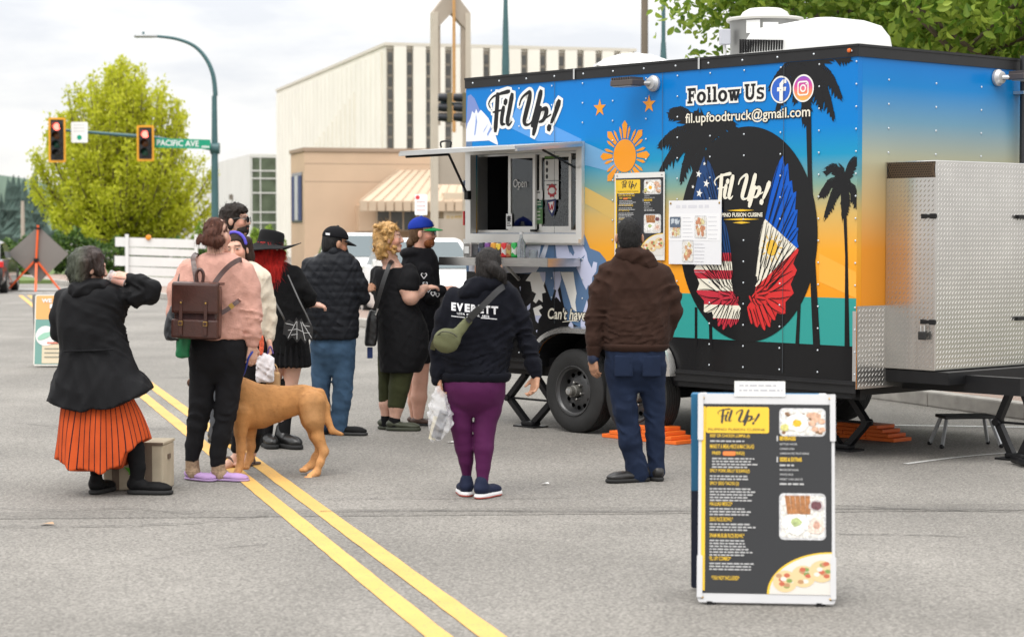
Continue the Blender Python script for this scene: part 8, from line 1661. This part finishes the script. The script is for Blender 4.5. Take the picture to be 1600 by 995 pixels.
# drinks on the serving shelf
def can(px, col, label, h=.122, r=.033, bottle=False, m2=None):
    u = SW.hit(px, 400)[0]; c = T(u - .12, -.14, sv1 + .005); o = empty('drink_can' if not bottle else 'bottle', c, label, 'can' if not bottle else 'bottle', 'drinks on the serving shelf')
    if bottle: MB().lathe(c, (0, 0, 1), [(0, r * .95), (.01, r), (.12, r), (.15, r * .5), (.17, r * .4), (.19, r * .4)], 18).build('bottle_wall', mat('clear_pet', (.75, .8, .82), .08, trans=.8), o, smooth=40); MB().lathe(c + (0, 0, .19), (0, 0, 1), [(0, r * .45), (.02, r * .45)], 12).build('bottle_cap', mat('cap_white', (.7, .7, .7), .5), o); return
    MB().lathe(c, (0, 0, 1), [(0, r * .8), (.008, r), (h - .012, r), (h - .002, r * .84)], 20).build('can_wall', mat('can_%d' % px, col, .3, metal=.25, noise=.35, nscale=45), o, smooth=35); MB().lathe(c + (0, 0, h - .002), (0, 0, 1), [(0, r * .84), (.002, r * .8), (.0005, r * .76)], 20).build('can_lid', M_ALU, o, smooth=35)
    b = MB()
    for k in range(7): a = -2.6 + .24 * k; b.add([c + (math.cos(a) * (r + .0006), math.sin(a) * (r + .0006), h * .25 + .01 * math.sin(k)), c + (math.cos(a + .24) * (r + .0006), math.sin(a + .24) * (r + .0006), h * .25 + .01 * math.sin(k + 1)), c + (math.cos(a + .24) * (r + .0006), math.sin(a + .24) * (r + .0006), h * .62 + .012 * math.cos(k + 1)), c + (math.cos(a) * (r + .0006), math.sin(a) * (r + .0006), h * .62 + .012 * math.cos(k))], [(0, 1, 2, 3)])
    b.build('can_print', mat('can_print_%d' % px, m2 or (.7, .7, .65), .4), o)
can(789, (.03, .035, .05), 'dark blue drink can at the left of the shelf row', m2=(.1, .12, .2)); can(798, (.18, .05, .26), 'purple drink can with yellow print', m2=(.6, .4, .05)); can(807.5, (.72, .32, .02), 'orange yellow drink can beside the purple can', m2=(.5, .1, .2)); can(815.5, (.72, .5, .03), 'yellow drink can with dark print', m2=(.05, .05, .05), h=.115)
can(824, (.60, .015, .02), 'bright red drink can in the middle of the row'); can(832, (.35, .10, .04), 'brown red drink can right of the red can', h=.11, m2=(.5, .35, .1)); can(840, (.01, .36, .06), 'bright green drink can', h=.124); can(850, None, 'clear water bottle at the right end of the row', bottle=True, r=.035)
c = T(SW.hit(770, 400)[0] - .1, -.16, sv1 + .005); o = empty('napkin_holder', c, 'grey steel napkin holder on the shelf beside the dark hair', 'napkin holder'); MB().box(lambda x, y, z: c + TE * x + TN * y + np.array([0, 0, z]), -.05, .05, -.04, .04, 0, .12, bev=.01).build('case', M_STEEL, o); MB().box(lambda x, y, z: c + TE * x + TN * y + np.array([0, 0, z]), -.03, .03, -.043, -.041, .03, .09).build('napkins', note, o)
c = T(SW.hit(858, 400)[0] - .08, -.10, sv1 + .005); o = empty('glass_jar', c, 'small empty glass jar beside the water bottle', 'jar'); MB().lathe(c, (0, 0, 1), [(0, .035), (.06, .038), (.062, .034), (.006, .031)], 18).build('jar_wall', MATS['clear_pet'], o, smooth=40)

# levelling blocks, step stool
ORG = mat('leveller_orange', (.82, .15, .015), .5, noise=.1, nscale=8)
def level(u0, w0, n, L0, label):
    o = empty('levelling_block', T(u0, w0, 0), label, 'levelling block', 'orange levelling blocks')
    for k in range(n):
        a_, b_ = u0 + k * .085, u0 + L0 - k * .055
        for j in range(max(1, int((b_ - a_) / .21))):
            x0_ = a_ + j * (b_ - a_) / max(1, int((b_ - a_) / .21)); x1_ = x0_ + (b_ - a_) / max(1, int((b_ - a_) / .21)) - .006
            MB().box(T, x0_, x1_, w0 - .11, w0 + .11, .002 + k * .03, .030 + k * .03, bev=.004).build('orange_plank', ORG, o)
def inv(px, py): p = G(px, py) - TR; return float(p @ TE), float(p @ TN)
ua, wa = inv(928, 684); ub, wb_ = inv(1072, 694); level(ua, (wa + wb_) / 2 + .1, 4, ub - ua, 'orange levelling blocks in front of the rear near wheel')
ua, wa = inv(1310, 684); ub, wb_ = inv(1396, 690); level(ua - .3, (wa + wb_) / 2 + .1, 4, ub - ua + .35, 'orange levelling blocks under the trailer nose')
c = G(1508, 697); SF_ = lambda x, y, z: c + rotz(R(8)) @ np.array([x, y, z]); o = empty('step_stool', c, 'low black folding step stool beside the drawbar jack', 'step stool')
MB().box(SF_, -.20, .20, -.11, .11, .215, .24, bev=.008).build('step', mat('step_black', (.02, .02, .02), .6), o)
for x in (-.17, .17):
    for y in (-.09, .09): MB().bar(SF_(x, y * .7, .215), SF_(x * 1.35, y * 1.5, .012), .022, .022).build('leg', mat('leg_grey', (.45, .46, .47), .4, metal=.5), o); MB().ball(SF_(x * 1.36, y * 1.5, .014), .018, 8, 6).build('foot', M_BLK, o)
le = spline([G(1583, 724), G(1592, 727), G(1605, 731), G(1660, 738)], 6); tag(MB().tube([p + (0, 0, .03) for p in le], .025, 8).build('power_cable', M_BLK, smooth=60), 'black cable end on the road at the right edge', 'cable')

# ------------------------------------------------------------------ street things in the distance
def sandwich_left():
    A, B_ = G(52, 574), G(118, 574); e_ = (B_ - A) / np.linalg.norm(B_ - A); w_ = .58; bk_ = np.array([-e_[1], e_[0], 0]); ln = R(9); S = Sheet(A + (0, 0, .02), e_, np.array([0, 0, math.cos(ln)]) + bk_ * math.sin(ln), .003); h_ = .86
    o = empty('sandwich_board', A + e_ * .3 + bk_ * .15, 'orange and teal market sandwich board behind the black coat', 'sandwich board'); MB().prism(rrect(0, 0, w_, h_, .03), lambda u, v, t_: S.at(u, v) - S.n * t_, 0, .03).build('front_panel', mat('board_pale', (.70, .68, .62), .5), o)
    S2_ = Sheet(A + bk_ * .32 + (0, 0, .02) - e_ * .05, e_, np.array([0, 0, math.cos(ln)]) - bk_ * math.sin(ln), .003); MB().prism(rrect(0, 0, w_, h_, .03), lambda u, v, t_: S2_.at(u, v) - S2_.n * t_, 0, .03).build('rear_panel', mat('board_grey', (.22, .22, .22), .6), o)
    S.decal('orange_field', [rrect(.015, .56, w_ - .015, h_ - .015, .02)], mat('poster_orange', (.76, .40, .14), .6), 1, o); S.decal('teal_field', [rect(.015, .02, w_ - .015, .558)], mat('poster_teal', (.16, .33, .29), .6), 1, o); S.decal('cream_field', [rect(.10, .03, w_ - .03, .26)], mat('poster_cream', (.68, .58, .42), .6), 2, o)
    S.decal('white_disc', [ellipse(.14, .36, .12, .12)], mat('poster_white', (.74, .74, .72), .6), 3, o); S.decal('blue_panel', [rect(.19, .45, .50, .68)], mat('poster_blue', (.10, .12, .36), .6), 2, o); S.decal('pale_panel', [[(.21, .64), (.34, .64), (.32, .47), (.27, .47)]], mat('poster_lilac', (.45, .5, .65), .6), 3, o); S.decal('mint_mark', stroke([(.07, .33, 1), (.13, .36, 1.4), (.21, .39, .8)], .05), mat('poster_mint', (.3, .55, .42), .6), 4, o); S.decal('coral_mark', [rect(.16, .265, .3, .285)], mat('poster_coral', (.66, .2, .14), .6), 4, o)
    for tx, a_, b_, c_, d_ in (('WE ARE', .08, .36, .76, .81), ('E', .18, .30, .69, .745)): V, Fc = fit_text(tx, a_, b_, c_, d_, .05); S.mesh('lettering', V, Fc, MATS['poster_white'], 3, o)
    for k in range(3): S.decal('small_print', [rect(.13, .20 - .05 * k, .45, .212 - .05 * k)], mat('poster_ink', (.25, .25, .2), .7), 4, o)
sandwich_left()
# back of the road-work sign on its tripod
Dg = 57.5; sg = lambda px, py, dy=0: P(px, py, Dg + dy); o = empty('roadwork_sign', (sg(60, 455)[0], Dg, 0), 'grey back of a diamond road sign on an orange tripod', 'road sign')
MB().prism([(60, 353.5), (107, 397), (62, 441), (12, 396)], lambda u, v, t_: P(u, v, Dg - .1 + t_), 0, .02).build('sign_panel', mat('sign_back_grey', (.20, .18, .165), .7, noise=.08, nscale=2), o)
MB().bar(sg(59.5, 352, -.15), sg(56.5, 408, -.15), .07, .05).build('mast', M_ORNG, o); MB().box(lambda x, y, z: sg(60, 357, -.16) + np.array([x, y, z]), -.08, .08, -.03, .03, -.03, .03).build('clamp', M_BLK, o); MB().box(lambda x, y, z: sg(56.5, 407, -.16) + np.array([x, y, z]), -.06, .06, -.05, .05, -.06, .06).build('hub', M_BLK, o)
for a_, b_ in (((54, 408), (12, 459)), ((57, 409), (64, 459)), ((59, 409), (97, 457))): e = G(*b_); e = np.array([P(b_[0], b_[1], Dg)[0], Dg - .15 - (.5 if a_[0] == 57 else 0), .0]); MB().bar(sg(*a_, -.15), e, .06, .045).build('tripod_leg', M_ORNG, o)
# white board barrier
o = empty('board_barrier', (sg(245, 455)[0], Dg, 0), 'white slatted board barrier with orange lamp across the road end', 'barrier'); WB_ = mat('barrier_white', (.72, .72, .71), .6, noise=.04, nscale=3)
for (a_, b_, c_, d_) in ((180, 370.5, 322, 385), (196, 386, 306, 398), (179, 399.5, 308, 415), (196, 416, 306, 430), (196, 431, 306, 446)): MB().prism([(a_, b_), (c_, b_ + 4.5), (c_, d_ + 3.5), (a_, d_)], lambda u, v, t_: P(u, v, Dg + t_), 0, .04).build('board', WB_, o)
for px in (199, 307): MB().box(lambda x, y, z: np.array([sg(px, 400)[0], Dg - .05, 0]) + np.array([x, y, z]), -.045, .045, -.04, .04, 0, P(px, 366, Dg)[2]).build('post', WB_, o); MB().box(lambda x, y, z: np.array([sg(px, 400)[0], Dg - .05, 0]) + np.array([x, y, z]), -.05, .05, -.5, .5, 0, .07).build('foot', mat('foot_orange', (.6, .16, .03), .6), o)
MB().lathe(sg(232, 371), (0, -1, 0), [(-.05, .075), (.05, .075), (.06, .06)], 16).build('lamp', mat('lamp_amber', (.75, .28, .02), .4), o, smooth=40)
# cars
def car(name, label, cx, Y, yaw, body, H_=1.47, L_=4.5, W_=1.82, tail=False, van=False):
    M_ = rotz(R(yaw)); base = np.array([cx, Y, 0.]); q = lambda x, y, z: base + M_ @ np.array([x, y, z]); o = empty(name, base, label, 'car', 'parked cars')
    w = W_ / 2; hood = .72 * H_ if van else .62 * H_; belt = .64 * H_
    st = [(-L_ / 2, .86, .30, .50, 0), (-L_ / 2 + .08, .95, .22, .56, 0), (-L_ / 2 + .5, 1, .2, hood - .08, 0), (-L_ / 2 + 1.15, 1, .2, hood, 0), (-L_ / 2 + 1.9, 1, .2, belt + .02, 1), (.2, 1, .2, belt + .03, 1), (L_ / 2 - 1.0, 1, .2, belt + .03, 1), (L_ / 2 - .35, .98, .22, belt + .02, .0 if not van else 1), (L_ / 2 - .06, .95, .26, belt - .1, 0), (L_ / 2, .88, .34, .62, 0)]
    rings = []
    for y, k, z0, z1, g in st: rings.append([q(x * w * k, y, z) for x, z in ((-.92, z0), (-1, z0 + .12), (-1.0, z0 + (z1 - z0) * .6), (-.94, z1 - .03), (-.78, z1), (.78, z1), (.94, z1 - .03), (1.0, z0 + (z1 - z0) * .6), (1, z0 + .12), (.92, z0))])
    MB().loft(rings).build('body', body, o, smooth=40)
    gh = []
    for y, k, z in ((-L_ / 2 + 1.2, .86, hood - .02), (-L_ / 2 + 1.95, .76, H_ - .05), (-.1, .76, H_), (L_ / 2 - 1.25, .75, H_ - .05), (L_ / 2 - .4, .84, belt)): gh.append([q(-w * k * 1.06, y, belt - .02), q(-w * k, y, z - .04 if z > belt else z), q(-w * k * .85, y, z), q(w * k * .85, y, z), q(w * k, y, z - .04 if z > belt else z), q(w * k * 1.06, y, belt - .02)])
    MB().loft(gh).build('cabin', body, o, smooth=40); gl = mat('car_glass', (.10, .13, .14), .06, spec=.6)
    def pane(nm, pts): b = MB(); c = np.mean([q(*p) for p in pts], 0); b.add([q(*p) for p in pts], [tuple(range(len(pts)))]).build(nm, gl, o)
    y0, y1 = -L_ / 2 + 1.2, -L_ / 2 + 1.95
    pane('windscreen', [(-w * .82, y0 + .03, hood + .03), (w * .82, y0 + .03, hood + .03), (w * .64, y1 - .09, H_ - .07), (-w * .64, y1 - .09, H_ - .07)])
    for s_ in (-1, 1): pane('side_window', [(s_ * w * .93, y0 + .35, belt + .04), (s_ * w * .93, L_ / 2 - 1.0, belt + .04), (s_ * w * .80, L_ / 2 - 1.35, H_ - .10), (s_ * w * .80, y1 + .0, H_ - .10)])
    pane('rear_window', [(-w * .74, L_ / 2 - .55, belt + .06), (w * .74, L_ / 2 - .55, belt + .06), (w * .62, L_ / 2 - 1.12, H_ - .09), (-w * .62, L_ / 2 - 1.12, H_ - .09)])
    for s_ in (-1, 1):
        for y in (-L_ / 2 + .85, L_ / 2 - .85):
            wh = MB().lathe(q(s_ * (w - .1), y, .32), M_ @ np.array([s_, 0, 0]), [(-.1, .30), (-.08, .32), (.08, .32), (.11, .30), (.11, .21), (.07, .2), (.07, .02)], 24).build('wheel', M_TYRE, o, smooth=40); MB().lathe(q(s_ * (w - .1), y, .32), M_ @ np.array([s_, 0, 0]), [(.075, .2), (.10, .19), (.09, .05), (.10, .02)], 20).build('rim', M_ALU, wh, smooth=40)
        MB().box(q, s_ * w * .70 - .2, s_ * w * .70 + .2, -L_ / 2 + .01, -L_ / 2 + .16, .58, .70, bev=.02).build('headlight', mat('headlamp', (.5, .52, .55), .1), o)
        MB().box(q, s_ * w * .72 - .23, s_ * w * .72 + .23, L_ / 2 - .14, L_ / 2 + .0, .70, .86, bev=.02).build('tail_light', mat('tail_lamp_red', (.6, .02, .02), .2), o); MB().box(q, s_ * w * 1.1 - .09, s_ * w * 1.1 + .09, -L_ / 2 + 1.4, -L_ / 2 + 1.52, belt + .02, belt + .16, bev=.03).build('wing_mirror', body, o)
    MB().box(q, -w * .55, w * .55, -L_ / 2 - .015, -L_ / 2 + .1, .30, .52, bev=.02).build('grille', M_BLK, o); MB().box(q, -w * .9, w * .9, -L_ / 2 + .02, -L_ / 2 + .2, .18, .27, bev=.02).build('bumper', M_BLK, o); MB().box(q, -w * .9, w * .9, L_ / 2 - .2, L_ / 2 + .01, .22, .44, bev=.02).build('bumper', M_BLK, o)
CWH = mat('white_car_paint', (.74, .74, .73), .25, coat=.5); CBK = mat('black_car_paint', (.012, .012, .014), .2, coat=.5)
car('parked_car', 'white hatchback facing the queue behind the blonde curls', P(655, 400, 37)[0], 38.5, 14, CWH, 1.52); car('parked_car', 'white car parked further back behind the white hatchback', P(562, 400, 52)[0], 52, 14, CWH, 1.62, 4.7, 1.85)
car('parked_car', 'black car cut off by the left edge of the street', P(-33, 400, 57)[0], 57, 188, CBK, 1.40)
# white festival tent top far behind the trailer
c = P(990, 90, 38); o = empty('market_tent', (c[0], 38, 0), 'white market tent whose top shows over the trailer roof', 'tent'); tw_ = mat('tent_white', (.78, .78, .77), .7)
zt = P(990, 84, 38)[2]; ze = P(990, 106, 38)[2]
rg = [[(c[0] + x * k * .75, 38 + y * k * .75, ze + (zt - ze) * t_) for x, y in rrect(-1, -1, 1, 1, .3, 3)] for k, t_ in ((1, -.6), (1, 0), (.75, .45), (.4, .85), (.08, 1))]; MB().loft(rg).build('canopy', tw_, o, smooth=60)
for x in (-.7, .7):
    for y in (-.7, .7): MB().cyl((c[0] + x, 38 + y, 0), (c[0] + x, 38 + y, ze), .025, .025, 8).build('leg', M_ALU, o)
